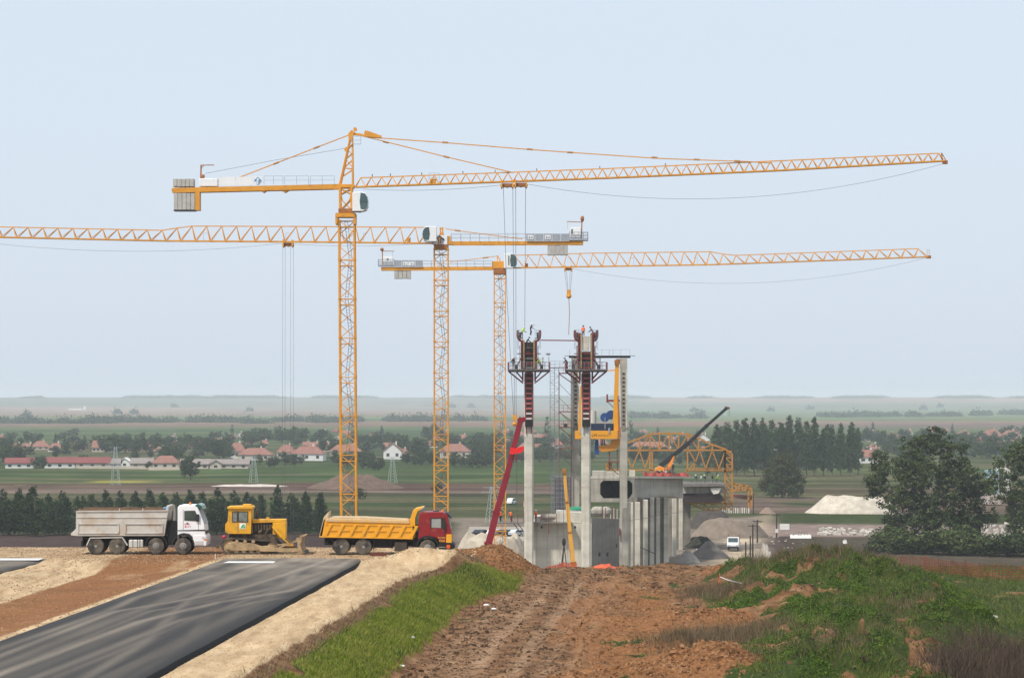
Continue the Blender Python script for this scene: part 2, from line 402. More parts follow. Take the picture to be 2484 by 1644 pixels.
ASPH = asphalt_mat(); EDGE_SHADE = paint('shaded_asphalt_edge', (0.006,0.006,0.006), 0.9, var=0.3, scale=6, spec=0.1)  # near-black paints the shade on the slab's turned-down edge
def carriageway(name, u0, u1, y0, y1, crown=0.06):
    """a slab of asphalt with a rolled outer edge, its shade painted black"""
    prof = [(u0,-0.30),(u0+0.02,-0.05),(u0+0.12,0.0)]
    prof += [(u0+(u1-u0)*k/8, crown*math.sin(math.pi*k/8)) for k in range(1,8)]
    prof += [(u1-0.55,-0.01),(u1-0.22,-0.06),(u1-0.05,-0.16),(u1+0.22,-0.40)]
    yy = np.arange(y0, y1+0.01, 1.0); uu = np.array([p[0] for p in prof]); zz = np.array([p[1] for p in prof])
    u2 = np.concatenate([uu[:3], np.arange(u0+.25, u1-.6, .13), uu[-4:]]); zz = np.interp(u2, uu, zz); uu = u2
    U, Y = np.meshgrid(uu, yy); Z = np.tile(zz, (len(yy),1))
    wob = (fbm(Y*0.25, Y*0+8, 3, 3)-0.5)*0.14
    e = np.zeros_like(U); e[:,-3:] = 1; e[:,:2] = 0.6
    X = U + RD*Y + wob*e
    # the far end feathers down under the dirt of the haul road
    Z = Z - 0.35*sstep(y1-1.2, y1, Y+0.5*(U-u0)*0)
    dust = np.zeros_like(U); jit = .25*(fbm(Y*.10, U*0, 2, 201)-.5)
    for ty, tu, w, a in (([100,117,141.5,148,157.6,170,181,192],[-27.2,-27.3,-27.3,-25.6,-23.7,-22.8,-22.3,-21.8],.30,.55),([100,109,135,148,157.6,173,190],[-25.9,-25.5,-24.8,-23.1,-20.6,-20.2,-20.5],.34,.65),
            ([100,142.6,152,170,190],[-28.6,-27.7,-28.2,-27.0,-25.5],.3,.4),([100,135,160,190],[-23.2,-22.6,-21.4,-23.5],.25,.3),([100,125,150,175,190],[-21.6,-22.6,-25.0,-25.6,-24.2],.3,.35),([100,140,190],[-26.4,-26.3,-24.6],.5,.3),([100,140,190],[-21.0,-20.9,-21.4],.45,.2)):
        for off in (0, 1.75): dust = np.maximum(dust, a*(1 if off == 0 else .6)*np.exp(-((U-np.interp(Y,ty,tu)-off-jit)/w)**2))
    dust = dust*(.35+1.1*fbm(U*1.5, Y*.12, 3, 203)) + .13*fbm(U*3.0, Y*.03, 4, 205) + 1.05*sstep(145,191,Y)*fbm(U*.8,Y*.3,3,207)
    dust = np.clip(dust*(1-.8*np.exp(-((U-u1)/.9)**2)), 0, 1)
    me = grid_mesh(name, X, Y, Z, ASPH, {'dust': np.repeat(dust[...,None],3,-1)}); me.materials.append(EDGE_SHADE)
    nc = len(uu)-1
    mi = np.zeros((len(yy)-1)*nc, np.int32).reshape(-1, nc); mi[:,-2:] = 1; mi[:,0] = 1
    me.polygons.foreach_set('material_index', mi.reshape(-1))
    return tag(link(name, me), kind='structure')
carriageway('road', -29.2, -19.6, -40, 190.5)
carriageway('road', -52.5, -40.4, -40, 191)
white_line = paint('road_paint', (0.72,0.72,0.70), 0.6, var=0.15, scale=4, dirt=(0.3,0.25,0.2), dirt_amt=0.2)
def marking(px0, px1, py0, py1, z=0.075):
    d0, d1 = gd(py1, z), gd(py0, z); b = MB()
    b.add([(gx(px0,d0),d0,z),(gx(px1,d0),d0,z),(gx(px1+6,d1),d1,z),(gx(px0+14,d1),d1,z)], [(0,1,2,3)])
    return tag(b.build('road_marking', white_line), kind='structure')
marking(541, 663, 1360.5, 1364.5)
for dd, x0, x1 in ((gd(1351,0.05), -60, 0),):
    b = MB(); z = 0.055
    b.add([(-44+RD*187,186.2,z+.02),(-40.9+RD*187,186.2,z+.02),(-41.0+RD*188.5,188.4,z+.02),(-44+RD*188.5,188.4,z+.02)], [(0,1,2,3)])
    tag(b.build('road_marking', white_line), kind='structure')

# ------------------------------------------------------------------ valley floor and far plain
def lin(r, g, b_): return tuple(((c/255)/12.92 if c/255 <= 0.04045 else ((c/255+0.055)/1.055)**2.4) for c in (r, g, b_))
def valley_color(x, d):
    n = fbm(x*0.012, d*0.006, 4, 31); n2 = fbm(x*0.05, d*0.03, 4, 35); n3 = fbm(x*0.004, d*0.0015, 3, 41)
    row = HY + 200100/np.maximum(d, 60) + (n-0.5)*6*np.clip(600/d,0.15,1.4)
    xp = CX + F*x/d + (n2-0.5)*30
    A = lambda *c: np.array(c)
    stops = [(964,(.070,.120,.105)),(991,(.075,.130,.095)),(994,(.23,.16,.12)),(1008,(.20,.145,.105)),(1011,(.10,.165,.055)),(1019,(.085,.15,.05)),(1022,(.22,.145,.10)),(1033,(.19,.12,.09)),
             (1036,(.075,.145,.045)),(1060,(.070,.125,.040)),(1110,(.055,.085,.035)),(1137,(.065,.115,.035)),(1160,(.060,.115,.038)),(1170,(.085,.125,.045)),(1176,(.115,.085,.062)),
             (1186,(.13,.10,.075)),(1189,(.24,.20,.155)),(1193,(.22,.18,.14)),(1197,(.085,.095,.05)),(1225,(.055,.095,.032)),(1240,(.080,.095,.045)),(1262,(.045,.080,.026)),(1290,(.036,.060,.022)),
             (1298,(.075,.060,.048)),(1330,(.060,.050,.042)),(1400,(.055,.045,.036)),(1700,(.07,.055,.04))]
    r = np.array([s[0] for s in stops]); c = np.array([s[1] for s in stops])
    out = np.stack([np.interp(row, r, c[:,k]) for k in range(3)], -1)
    def zone(mask, colr):
        nonlocal out
        out = out*(1-mask[...,None]) + np.array(colr)*mask[...,None]
    band = lambda v,a,b_,s: sstep(a-s,a+s,v)*(1-sstep(b_-s,b_+s,v))
    # far right: paler ploughed land
    zone(band(row,968,990,2)*sstep(1450,1650,xp), (.30,.19,.15)); zone(band(row,993,1012,1.5)*sstep(1350,1550,xp), (.11,.16,.085)); zone(band(row,1028,1037,1)*sstep(1700,1900,xp), (.15,.115,.10))
    zone(band(row,966,973,1.2)*band(xp,480,830,120)*0.8, (.25,.19,.15)); zone(band(row,985,997,1.0)*sstep(380,700,xp)*(1-sstep(1300,1500,xp))*0.7, (.18,.16,.13))
    zone(band(row,1163,1169,1.2)*band(xp,130,370,50)*sstep(.45,.6,n2), (.30,.31,.05))
    zone(band(row,1172,1190,2)*sstep(640,780,xp)*(1-sstep(1150,1250,xp)), (.105,.072,.052))
    # right of the bridge: meadow, levee, tracks
    zone(band(row,1152,1206,2)*sstep(1700,1800,xp), (.090,.115,.048)); zone(band(row,1180,1200,5)*sstep(1850,2000,xp)*.6, (.14,.11,.075))
    zone(band(row,1206,1246,2)*sstep(1740,1800,xp), (.15,.125,.095)); zone(band(row,1214,1230,3)*band(xp,1900,2000,30), (.06,.09,.035))
    zone(band(row,1246,1284,2)*sstep(1810,1850,xp), (.048,.072,.028)); zone(band(row,1284,1301,1.5)*sstep(1800,1860,xp), (.26,.225,.18))
    zone(band(row,1301,1500,3)*sstep(1880,1960,xp), (.085,.082,.055))
    # building yard: bare gravel and a pale track
    yard = sstep(1085,1120,xp)*(1-sstep(1830,1900,xp))*sstep(1252,1262,row)
    zone(yard, (.21,.175,.14)); zone(yard*sstep(.5,.6,n2)*.7, (.13,.11,.09))
    track = np.exp(-((xp-(1795-0.35*(row-1330)))/38)**2)*band(row,1275,1375,6)
    zone(np.clip(track*1.2,0,1), (.46,.375,.28))
    zone(band(row,1265,1300,4)*band(xp,1700,1830,25), (.20,.165,.13))
    g_ = sstep(1010,1040,row)*(1-sstep(1252,1262,row)*sstep(1085,1120,xp)*(1-sstep(1830,1900,xp)))
    out = out*(1-(g_*np.array([[.16]])*1.0 if np.ndim(g_) == 2 else g_*.16)[...,None]*np.array([1.0,1.6,1.0]))
    st = fbm(row*.33+n3*9, xp*.0012, 3, 401); fld = sstep(968,985,row)*(1-sstep(1235,1252,row))
    out = out*(1-.55*(fld*sstep(.50,.62,st))[...,None]) + np.array([.13,.105,.065])*(.55*fld*sstep(.50,.62,st))[...,None]
    out = out*(1-.30*(fld*(1-sstep(.36,.46,st)))[...,None])
    out = out*(0.72+0.56*n2[...,None])*(0.88+0.24*n3[...,None])
    return out
def valley_height(x, d):
    z = VZ + 1.0*(fbm(x*0.02, d*0.012, 3, 51)-0.5)*sstep(300,600,d)
    z = z + 40*sstep(6800,11500,d)*(0.9+0.10*(fbm(x*0.0011, d*0.0003, 3, 61)-0.5)) 
    row = HY + 200100/np.maximum(d,60); xp = CX + F*x/d
    z = z + 2.4*np.exp(-((row-1272)/14)**2)*sstep(1800,1860,xp)*sstep(500,600,d)
    return z
xs = np.concatenate([np.arange(-700,-260,12.0), np.arange(-260,260,3.0), np.arange(260,701,12.0)])
ys = np.concatenate([np.arange(-400,236,40.0), np.arange(236,700,2.5), np.arange(700,1500,5.0)])
VX, VY = np.meshgrid(xs, ys); VZZ = valley_height(VX, VY); VZZ = np.where(VY < 300, np.minimum(VZZ, VZ), VZZ)
far_y = np.concatenate([np.arange(1480,3000,18.0), np.arange(3000,8000,70.0), np.arange(8000,14001,200.0)])
FX = np.linspace(-1,1,221)[None,:]*(0.42*far_y[:,None]+300); FY = np.tile(far_y[:,None],(1,221))
FZ = valley_height(FX, FY); FZ[0] -= 0.3; FZ[1] -= 0.1
def field_mat():
    m, t, b = nt('fields'); N = t.nodes; L = t.links
    at = N.new('ShaderNodeAttribute'); at.attribute_name = 'cover'
    n = noise_col(t, 0.35, 8, rough=0.75); n2 = noise_col(t, 0.03, 6)
    a = ramp(t, n.outputs['Fac'], [(0.3,(0.62,0.62,0.62)),(0.7,(1.38,1.36,1.32))]).outputs['Color']
    bb = ramp(t, n2.outputs['Fac'], [(0.3,(0.82,0.84,0.84)),(0.7,(1.2,1.16,1.12))]).outputs['Color']
    c = mixc(t, 1.0, at.outputs['Color'], a, 'MULTIPLY'); c = mixc(t, 1.0, c, bb, 'MULTIPLY')
    L.new(c, b.inputs['Base Color']); b.inputs['Roughness'].default_value = 1.0; b.inputs['Specular IOR Level'].default_value = 0.0
    return m
FIELD = field_mat()
tag(link('valley_ground', grid_mesh('valley_ground', VX, VY, VZZ, FIELD, {'cover': valley_color(VX, VY)})), kind='structure')
tag(link('far_plain', grid_mesh('far_plain', FX, FY, FZ, FIELD, {'cover': valley_color(FX, FY)})), kind='structure')

# ------------------------------------------------------------------ haze: the air between here and the plain
hz = MB(); hz.bb(-7200, 7200, -600, 14300, VZ-3.5, 46)
ho = hz.build('haze', paint('haze_tmp', (1,1,1))); ho['kind'] = 'stuff'
hm_, ht_, hb_ = nt('haze_air'); ht_.nodes.remove(hb_)
pv = ht_.nodes.new('ShaderNodeVolumePrincipled'); pv.inputs['Density'].default_value = 0.000105; pv.inputs['Color'].default_value = (0.86,0.94,1.0,1); pv.inputs['Anisotropy'].default_value = 0.0
ht_.links.new(pv.outputs[0], ht_.nodes['Material Output'].inputs['Volume'])
ho.data.materials.clear(); ho.data.materials.append(hm_)
hm_.cycles.homogeneous_volume = True if hasattr(hm_.cycles, 'homogeneous_volume') else None
# ------------------------------------------------------------------ tower cranes
CRY = paint('crane_yellow', (0.70,0.30,0.022), 0.5, var=0.12, scale=0.8, dirt=(0.30,0.14,0.05), dirt_amt=0.18, dirt_scale=2.0)
CRD = paint('crane_greased_steel', (0.32,0.12,0.03), 0.6, var=0.3, scale=2)
GALV = paint('galvanised_steel', (0.36,0.38,0.41), 0.5, 0.3, var=0.15)
DGREY = paint('dark_steel', (0.06,0.06,0.065), 0.6, var=0.2)
WHITE = paint('white_enamel', (0.80,0.80,0.79), 0.45, var=0.05, dirt=(0.45,0.40,0.33), dirt_amt=0.08)
CONC = paint('counterweight_concrete', (0.44,0.42,0.38), 0.9, var=0.15, scale=2, bump=0.2)
ROPE = paint('wire_rope', (0.10,0.10,0.11), 0.6, var=0.1)
GLASS = paint('tinted_glass', (0.035,0.085,0.085), 0.06, var=0.5, scale=0.9, spec=0.8)
NAVY = paint('navy_print', (0.012,0.014,0.09), 0.5, var=0.05); BLUEP = paint('blue_print', (0.05,0.25,0.50), 0.5, var=0.05); ORANGEP = paint('orange_print', (0.80,0.38,0.03), 0.5, var=0.05); BLACKP = paint('black_print', (0.015,0.015,0.015), 0.5, var=0.05)
LADDER = paint('ladder_steel', (0.20,0.19,0.18), 0.6, var=0.15)

def rect(b, x0, x1, y0, y1, d, t, off=0.0, mi=0):
    p, q = P(x0, y1, d), P(x1, y0, d)
    return b.bb(p.x, q.x, d+off-t/2, d+off+t/2, p.z, q.z, mi)
def pl(b, a, c, d, w, off=0.0, d2=None):
    p, q = P(a[0], a[1], d), P(c[0], c[1], d2 or d); p.y += off; q.y += off
    return b.bar(p, q, w)
def jib(parent, d, pxs, top, bot, bay, frac, hw, per=6, wc=0.13, wd=0.075, name='jib_section'):
    """triangular lattice boom from column pxs[0] to pxs[1]; top/bot give rows along it"""
    X0, X1 = gx(pxs[0], d), gx(pxs[1], d); n = max(2, round(abs(X1-X0)/bay)); s = (X1-X0)/n
    zt = lambda x: CAMZ + (HY - np.interp(CX + F*x/d, [p[0] for p in top], [p[1] for p in top]))*d/F
    zb = lambda x: CAMZ + (HY - np.interp(CX + F*x/d, [p[0] for p in bot], [p[1] for p in bot]))*d/F
    B = [X0+s*i for i in range(n+1)]; T = [X0+s*(i+frac) for i in range(n)]
    out = []
    for i0 in range(0, n, per):
        m = MB(); i1 = min(n, i0+per)
        for i in range(i0, i1):
            for o in (-hw, hw):
                m.bar((B[i],d+o,zb(B[i])), (B[i+1],d+o,zb(B[i+1])), wc*0.8, wc*1.15)
                m.bar((B[i],d+o,zb(B[i])), (T[i],d,zt(T[i])), wd)
                m.bar((T[i],d,zt(T[i])), (B[i+1],d+o,zb(B[i+1])), wd)
            m.bar((B[i],d-hw,zb(B[i])), (B[i],d+hw,zb(B[i])), wd*0.8)
            m.bar((B[i],d-hw,zb(B[i])), (B[i+1],d+hw,zb(B[i+1])), wd*0.6)
            if i+1 < n: m.bar((T[i],d,zt(T[i])), (T[i+1],d,zt(T[i+1])), wc)
        out.append(m.build(name, CRY, parent, True))
    return out
def mast(parent, xl, xr, ytop, d, sec=4.84, panels=3, wc=0.20, wd=0.085, xlb=None, xrb=None):
    """square lattice mast; sections from the collar down to the valley floor"""
    zt = CAMZ + (HY-ytop)*d/F; W = (xr-xl)*d/F; h = W/2; n = int(math.ceil((zt-VZ)/sec)); sec = (zt-VZ)/n
    lean = 0 if xlb is None else ((xlb-xl)*d/F)/( (1300-ytop)*d/F )
    cx0 = gx((xl+xr)/2, d)
    for k in range(n):
        m = MB(); z1 = zt-k*sec; z0 = z1-sec
        cxz = lambda z: cx0 + lean*(zt-z)
        c = lambda sx, sy, z: Vector((cxz(z)+sx*h, d+sy*h, z))
        for sx in (-1,1):
            for sy in (-1,1): m.bar(c(sx*(1-wc/2/h),sy*(1-wc/2/h),z0), c(sx*(1-wc/2/h),sy*(1-wc/2/h),z1), wc)
        ph = sec/panels; q = 1-wc/2/h
        for j in range(panels):
            za, zb_ = z0+j*ph, z0+(j+1)*ph; f = 1 if (j+k*panels) % 2 else -1
            m.bar(c(-q*f,-q,za), c(q*f,-q,zb_), wd); m.bar(c(q*f,q,za), c(-q*f,q,zb_), wd)
            m.bar(c(-q,-q*f,za), c(-q,q*f,zb_), wd); m.bar(c(q,q*f,za), c(q,-q*f,zb_), wd)
        for z in (z1-0.06, z1-0.75):
            for a_, b_ in (((-q,-q),(q,-q)),((-q,q),(q,q)),((-q,-q),(-q,q)),((q,-q),(q,q))): m.bar(c(*a_,z), c(*b_,z), wd*0.9)
        for sx in (-1,1):
            for sy in (-1,1): m.box(c(sx*q,sy*q,z1-0.03), (wc*1.35,wc*1.35,0.22))
        m.build('mast_section', CRY, parent, True)
        l = MB(); s = 1 if k % 2 else -1; xa, xb = cxz(z0)-s*0.25*h+0.15*h, cxz(z1)+s*0.25*h+0.15*h
        for o in (-0.17,0.17): l.bar((xa+o,d+0.2*h,z0+0.1), (xb+o,d+0.2*h,z1-0.1), 0.05)
        for j in range(12):
            t = (j+0.5)/12; l.bar((xa+(xb-xa)*t-0.17,d+0.2*h,z0+sec*t), (xa+(xb-xa)*t+0.17,d+0.2*h,z0+sec*t), 0.03)
        l.bb(cxz(z1)-q*h*.9, cxz(z1)+q*h*.9, d-0.1*h, d+0.8*h, z1-0.80, z1-0.76)
        l.build('ladder', LADDER, parent, True)
    fb = MB(); fb.bb(cx0+lean*(zt-VZ)-2.6, cx0+lean*(zt-VZ)+2.6, d-2.6, d+2.6, VZ-1.5, VZ+0.6); fb.build('foundation_block', CONC, parent, True)
def railing(b, x0, x1, yt0, yt1, yb0, yb1, d, off, n, w=0.05, rails=3):
    for i in range(n+1):
        t = i/n; x = x0+(x1-x0)*t; pl(b, (x, yt0+(yt1-yt0)*t), (x, yb0+(yb1-yb0)*t), d, w, off)
    for j in range(rails):
        s = j/(rails); pl(b, (x0, yt0+(yb0-yt0)*s), (x1, yt1+(yb1-yt1)*s), d, w*0.8, off)
def slabs(parent, x0, x1, y0, y1, d, n, t, name='counterweight_block'):
    w = (x1-x0)/n
    for i in range(n):
        b = MB(); dz = random.uniform(-0.4,0.4); rect(b, x0+i*w+0.35, x0+(i+1)*w-0.35, y0+dz, y1+dz, d, t+random.uniform(-.06,.06)); b.build(name, CONC, parent, True, bevel=0.03)
def ropes(parent, segs, d, r=0.028, name='hoist_rope', offs=None):
    for i, s in enumerate(segs):
        b = MB(); pts = [P(x, y, d) for x, y in s]
        if offs:
            for p in pts: p.y += offs[i % len(offs)]
        b.path(pts, r, 5); b.build(name, ROPE, parent, True)
def sag(a, c, dip, n=24):
    return [(a[0]+(c[0]-a[0])*k/n, a[1]+(c[1]-a[1])*k/n + dip*4*(k/n)*(1-k/n)) for k in range(n+1)]
def text_mesh(parent, s, loc, size, mat, name='lettering', rot=(math.pi/2,0,0), align='CENTER', ext=0.004):
    c = bpy.data.curves.new(name, 'FONT'); c.body = s; c.size = size; c.align_x = align; c.align_y = 'CENTER'; c.extrude = ext; c.materials.append(mat); c.resolution_u = 3
    tmp = bpy.data.objects.new(name, c); col.objects.link(tmp)
    me = bpy.data.meshes.new_from_object(tmp.evaluated_get(bpy.context.evaluated_depsgraph_get())); bpy.data.objects.remove(tmp); bpy.data.curves.remove(c)
    o = bpy.data.objects.new(name, me); col.objects.link(o); o.parent = parent
    o.location = Vector(loc) - (ORG.get(parent.name, Vector()) if isinstance(loc, Vector) else Vector()); o.rotation_euler = rot
    return o
def small_print(parent, x, y, z, w, h, mat, n=8):
    """a line of lettering too small to read: short uneven strokes"""
    b = MB(); r = random.Random(n*7+int(w*100)); s = w/n; off = ORG.get(parent.name, Vector())
    for k in range(n):
        hh = h*r.uniform(.6,1); xa = x-w/2+k*s; b.bb(xa, xa+s*.62, y-.004, y, z-h/2, z-h/2+hh)
    return b.build('lettering', mat, parent)
def arrow_logo(panel, x0, x1, y0, y1, d, off, c1, c2, letter=True):
    """the maker's up-arrow emblem with a P on the sign panel"""
    w, h = x1-x0, y1-y0; q = lambda a, b_: (gx(x0+a*w, d), CAMZ+(HY-(y0+b_*h))*d/F)
    b = MB(); b.prism([q(.5,.03),q(.88,.42),q(.88,.62),q(.66,.42),q(.62,.42),q(.62,.95),q(.38,.95),q(.38,.42),q(.34,.42),q(.12,.62),q(.12,.42)], d+off-0.03, d+off)
    b.build('emblem', c1, panel, True)
    b = MB(); b.prism([q(.5,.16),q(.70,.38),q(.56,.38),q(.56,.95),q(.44,.95),q(.44,.38),q(.30,.38)], d+off-0.05, d+off-0.032); b.build('emblem', c2, panel, True)
    if letter:
        text_mesh(panel, 'P', Vector((gx(x0+.76*w,d), d+off-0.02, CAMZ+(HY-(y0+.70*h))*d/F)), h*0.62*d/F, c1)
def cab(parent, x0, x1, y0, y1, d, face, off=-0.9, white_to=0.62, depth=1.9):
    """operator's cab with a bulging tinted front; face=+1 looks right"""
    w = x1-x0; R_ = lambda a, b_: (gx(x0+a*w if face > 0 else x1-a*w, d), CAMZ+(HY-(y0+b_*(y1-y0)))*d/F)
    shell = [R_(0,0.02),(R_(.55,0)),(R_(.80,.05)),(R_(.93,.22)),(R_(1,.5)),(R_(.97,.75)),(R_(.85,.95)),(R_(.6,1)),(R_(0,1))]
    b = MB(); b.prism(shell, d+off-depth/2, d+off+depth/2); c = b.build('cab', WHITE, parent, True, bevel=0.06)
    gl = [R_(.52,.05),R_(.80,.09),R_(.92,.25),R_(.975,.5),R_(.945,.74),R_(.82,.92),R_(.52,.88),R_(.46,.5)]
    b = MB(); b.prism(gl, d+off-depth/2-0.02, d+off+depth/2+0.02); b.build('window', GLASS, c, True)
    fr = [R_(.84,.10),R_(.95,.25),R_(1.012,.5),R_(.985,.76),R_(.86,.93)]
    b = MB(); b.prism(fr, d+off-depth/2+0.15, d+off+depth/2-0.15); b.build('window', GLASS, c, True)
    b = MB()
    for (a0,a1) in ((R_(.47,.5),R_(.97,.52)),): b.bar((a0[0],d+off-depth/2-0.03,a0[1]),(a1[0],d+off-depth/2-0.03,a1[1]),0.05)
    b.build('window_bar', DGREY, c, True)
    return c
def trolley(parent, x0, x1, y0, y1, d, name='trolley'):
    b = MB(); rect(b, x0+1, x1-1, y0+(y1-y0)*.45, y1-2, d, 1.1)
    t = b.build(name, CRD, parent, True)
    for x in (x0+2, x1-2):
        b = MB()
        for o in (-0.75,0.75): pl(b, (x,y0), (x,y1), d, 0.16, o)
        p = P(x, y1, d); b.bar((p.x,d-0.75,p.z),(p.x,d+0.75,p.z),0.14); b.build('trolley_frame', CRY, t, True)
    b = MB(); r = (y1-y0)*0.22*d/F
    for x in (x0+3, (x0+x1)/2, x1-3):
        p = P(x, y1-(y1-y0)*0.25, d); b.tube((p.x,d-0.62,p.z),(p.x,d+0.62,p.z), r, 12)
    b.build('sheave', CRD, t, True)
    return t

# ---- crane with an apex and pendant ties, nearest
d = 330.0
C1 = thing('tower_crane', 'tallest orange tower crane with pointed apex and tie bars, its jib reaching far right', 'tower crane', (gx(843,d), d, VZ), group='tower cranes')
mast(C1, 821, 862, 535, d, xlb=826, xrb=867)
b = MB(); rect(b, 816, 863, 518, 528, d, 2.4); 
for x in (817.5, 861.5): b.prism([(gx(x-3,d),P(0,520,d).z),(gx(x+3,d),P(0,520,d).z),(gx(x+2.5,d),P(0,545,d).z),(gx(x-2.5,d),P(0,545,d).z)], d-1.15, d+1.15)
b.build('climbing_collar', CRY, C1, True)
b = MB(); rect(b, 822, 858, 507, 517, d, 2.1); b.tube(P(840,519,d), P(840,515,d), 0.85, 24); b.build('slewing_ring', CRD, C1, True, bevel=0.04)
b = MB()
for x in (825.5, 853.5):
    for o in (-0.75,0.75): pl(b, (x,455), (x,508), d, 0.24, o)
for o in (-0.75,0.75):
    for (a, c) in (((826,458),(853,472)),((853,458),(826,472)),((826,472),(830,486)),((853,472),(849,486)),((830,486),(840,497)),((849,486),(840,497)),((840,497),(828,508)),((840,497),(852,508))): pl(b, a, c, d, 0.12, o)
b.build('slewing_tower', CRY, C1, True)
b = MB(); rect(b, 823, 860, 448, 457, d, 1.7); b.build('pivot_block', CRY, C1, True, bevel=0.04)
b = MB()
for o in (-0.7,0.7):
    p0, p1 = P(825,448,d), P(850,335,d); b.bar((p0.x,d+o,p0.z), (p1.x,d+o*0.25,p1.z), 0.20)
    p0, p1 = P(856,448,d), P(855,335,d); b.bar((p0.x,d+o,p0.z), (p1.x,d+o*0.25,p1.z), 0.18)
    for (a, c) in (((829,430),(856,412)),((834,408),(856,410)),((834,408),(856,388)),((839,386),(856,372)),((839,386),(856,408)),((844,363),(855,378)),((844,363),(855,350))): pl(b, a, c, d, 0.08, o*0.6)
b.build('apex_frame', CRY, C1, True)
b = MB(); b.prism([(gx(x,d),P(0,y,d).z) for x, y in ((846,342),(845,325),(853,316),(860,320),(858,328),(853,343))], d-0.32, d+0.32); p = P(861.5,314,d); b.tube((p.x,d-0.25,p.z),(p.x,d+0.25,p.z),0.22,14); pl(b,(858,325),(879,328),d,0.28); b.build('apex_head', CRY, C1, True)
b = MB(); p = P(841,363,d); b.tube((p.x,d-0.15,p.z),(p.x,d+0.15,p.z),0.28,14); b.build('rope_sheave', CRY, C1, True)
b = MB(); railing(b, 854, 876, 332, 332, 351, 351, d, -0.6, 1, 0.05, 2); pl(b, (854,351),(876,351),d,0.06,-0.6); b.build('apex_railing', GALV, C1, True)
def tie(parent, pts, d, w=0.085, joints=()):
    for o in (-0.16,0.16):
        b = MB()
        for a, c in zip(pts[:-1], pts[1:]): pl(b, a, c, d, w, o)
        b.build('tie_bar', CRY, parent, True)
    for x, y, dx, dy in joints:
        b = MB(); pl(b, (x-7,y-7*dy/dx), (x+7,y+7*dy/dx), d, 0.19); b.build('tie_coupling', CRD, parent, True)
tie(C1, [(879,327),(892,333),(1075,346),(1285,363),(1384,370),(1588,384),(1690,388),(1810,392),(1872,396)], d, joints=[(1080,346,100,7),(1285,362.5,100,8),(1383,370,100,7),(1588,382.5,100,7),(1690,387.5,100,5),(1788,391,100,4)])
tie(C1, [(879,330),(1083,381),(1245,419)], d, joints=[(936,345,100,25),(1083,381,100,24)])
b = MB(); b.prism([(gx(x,d),P(0,y,d).z) for x, y in ((883,325),(886,317),(892,318),(926,330),(925,335),(900,333),(884,333))], d-0.25, d+0.25); b.build('tie_head', CRY, C1, True)
tie(C1, [(846,328),(768,358),(670,396),(533,449)], d, joints=[(768,358,100,-38),(670,396,100,-38),(570,434.5,100,-38)])
ropes(C1, [[(838,360),(660,390),(498,421)]], d, 0.022, 'luffing_rope')
jib(C1, d, (862,2290), [(862,432),(1245,418),(1479,409),(1900,390),(2280,372)], [(862,454),(1245,440.5),(1479,432),(1900,413.5),(2295,390.5)], 1.222, 0.5, 0.62, per=7, wc=0.12, wd=0.07)
b = MB(); pl(b,(2284,371),(2286,392),d,0.14); pl(b,(2284,371),(2297,393),d,0.08); rect(b,2287,2298,390,398,d,0.7); b.build('jib_tip', CRD, C1, True)
for x in (903,947,1023,1123,1201,1302,1455,1614):
    b = MB(); y = np.interp(x,[862,1245,1479,1900],[431,418,409,390]); pl(b,(x,y),(x,y-7),d,0.09); b.build('cable_post', DGREY, C1, True)
b = MB(); rect(b, 1043, 1058, 434, 445, d, 0.6); b.build('trolley_winch', CRY, C1, True)
b = MB(); railing(b, 1041, 1066, 421, 421, 444, 444, d, -0.7, 2, 0.04, 2); b.build('winch_railing', GALV, C1, True)
# counter-jib
b = MB()
for o in (-0.65,0.65):
    p, q = P(419,463,d), P(823,453.5,d); b.bar((p.x,d+o,p.z),(q.x,d+o,q.z),0.22,0.56)
for x in range(430,820,26): pl(b,(x,462.5-(x-419)*0.023),(x,462-(x-419)*0.023),d,1.3); 
for x in (640,692): b.prism([(gx(x-9,d),P(0,463,d).z),(gx(x+9,d),P(0,462.5,d).z),(gx(x,d),P(0,468,d).z)], d-0.7, d+0.7)
b.build('counter_jib', CRY, C1, True)
b = MB(); rect(b,421,822,456.5,457.5,d,1.5) if False else None
b = MB()
for i, (x0,x1) in enumerate(((642,688),(692,750),(754,812))): railing(b, x0, x1, 428.5-0.01*i, 428.3, 449, 448.5, d, -0.85, 2, 0.045, 2)
b.build('walkway_railing', GALV, C1, True)
slabs(C1, 421, 472, 435, 454, d, 5, 1.5); slabs(C1, 423, 474.5, 470, 512, d, 5, 1.6)
b = MB(); rect(b, 423, 475, 509.5, 512.5, d, 1.75); b.build('ballast_tray', DGREY, C1, True)
b = MB(); rect(b, 474.8, 486, 466, 511, d, 1.5); b.build('ballast_hanger', CRY, C1, True)
b = MB(); rect(b, 484, 529, 434, 453, d, 1.3); b.build('machine_housing', WHITE, C1, True, bevel=0.05)
for x0, x1 in ((533,573),(574,614)):
    b = MB(); rect(b, x0, x1, 430.5, 451, d, 0.12, -0.75); b.build('sign_panel', WHITE, C1, True)
b = MB(); rect(b, 616, 638, 430, 450, d, 0.12, -0.75); s = b.build('sign_panel', WHITE, C1, True); arrow_logo(s, 616, 638, 430, 450, d, -0.815, BLUEP, WHITE)
b = MB(); pl(b,(488,400),(487,433),d,0.16); pl(b,(488,401),(519,400.5),d,0.1); pl(b,(487,410),(495,401),d,0.07); b.ball(P(492,428,d),0.26,8); b.build('service_davit', CRD, C1, True)
cab(C1, 857, 895, 468, 515, d, 1, white_to=.45)
b = MB(); pl(b,(857,516),(878,517),d,0.08,-1.2); b.build('cab_step', DGREY, C1, True)
trolley(C1, 1215, 1246, 438, 456, d); trolley(C1, 1248, 1279, 436, 455, d)
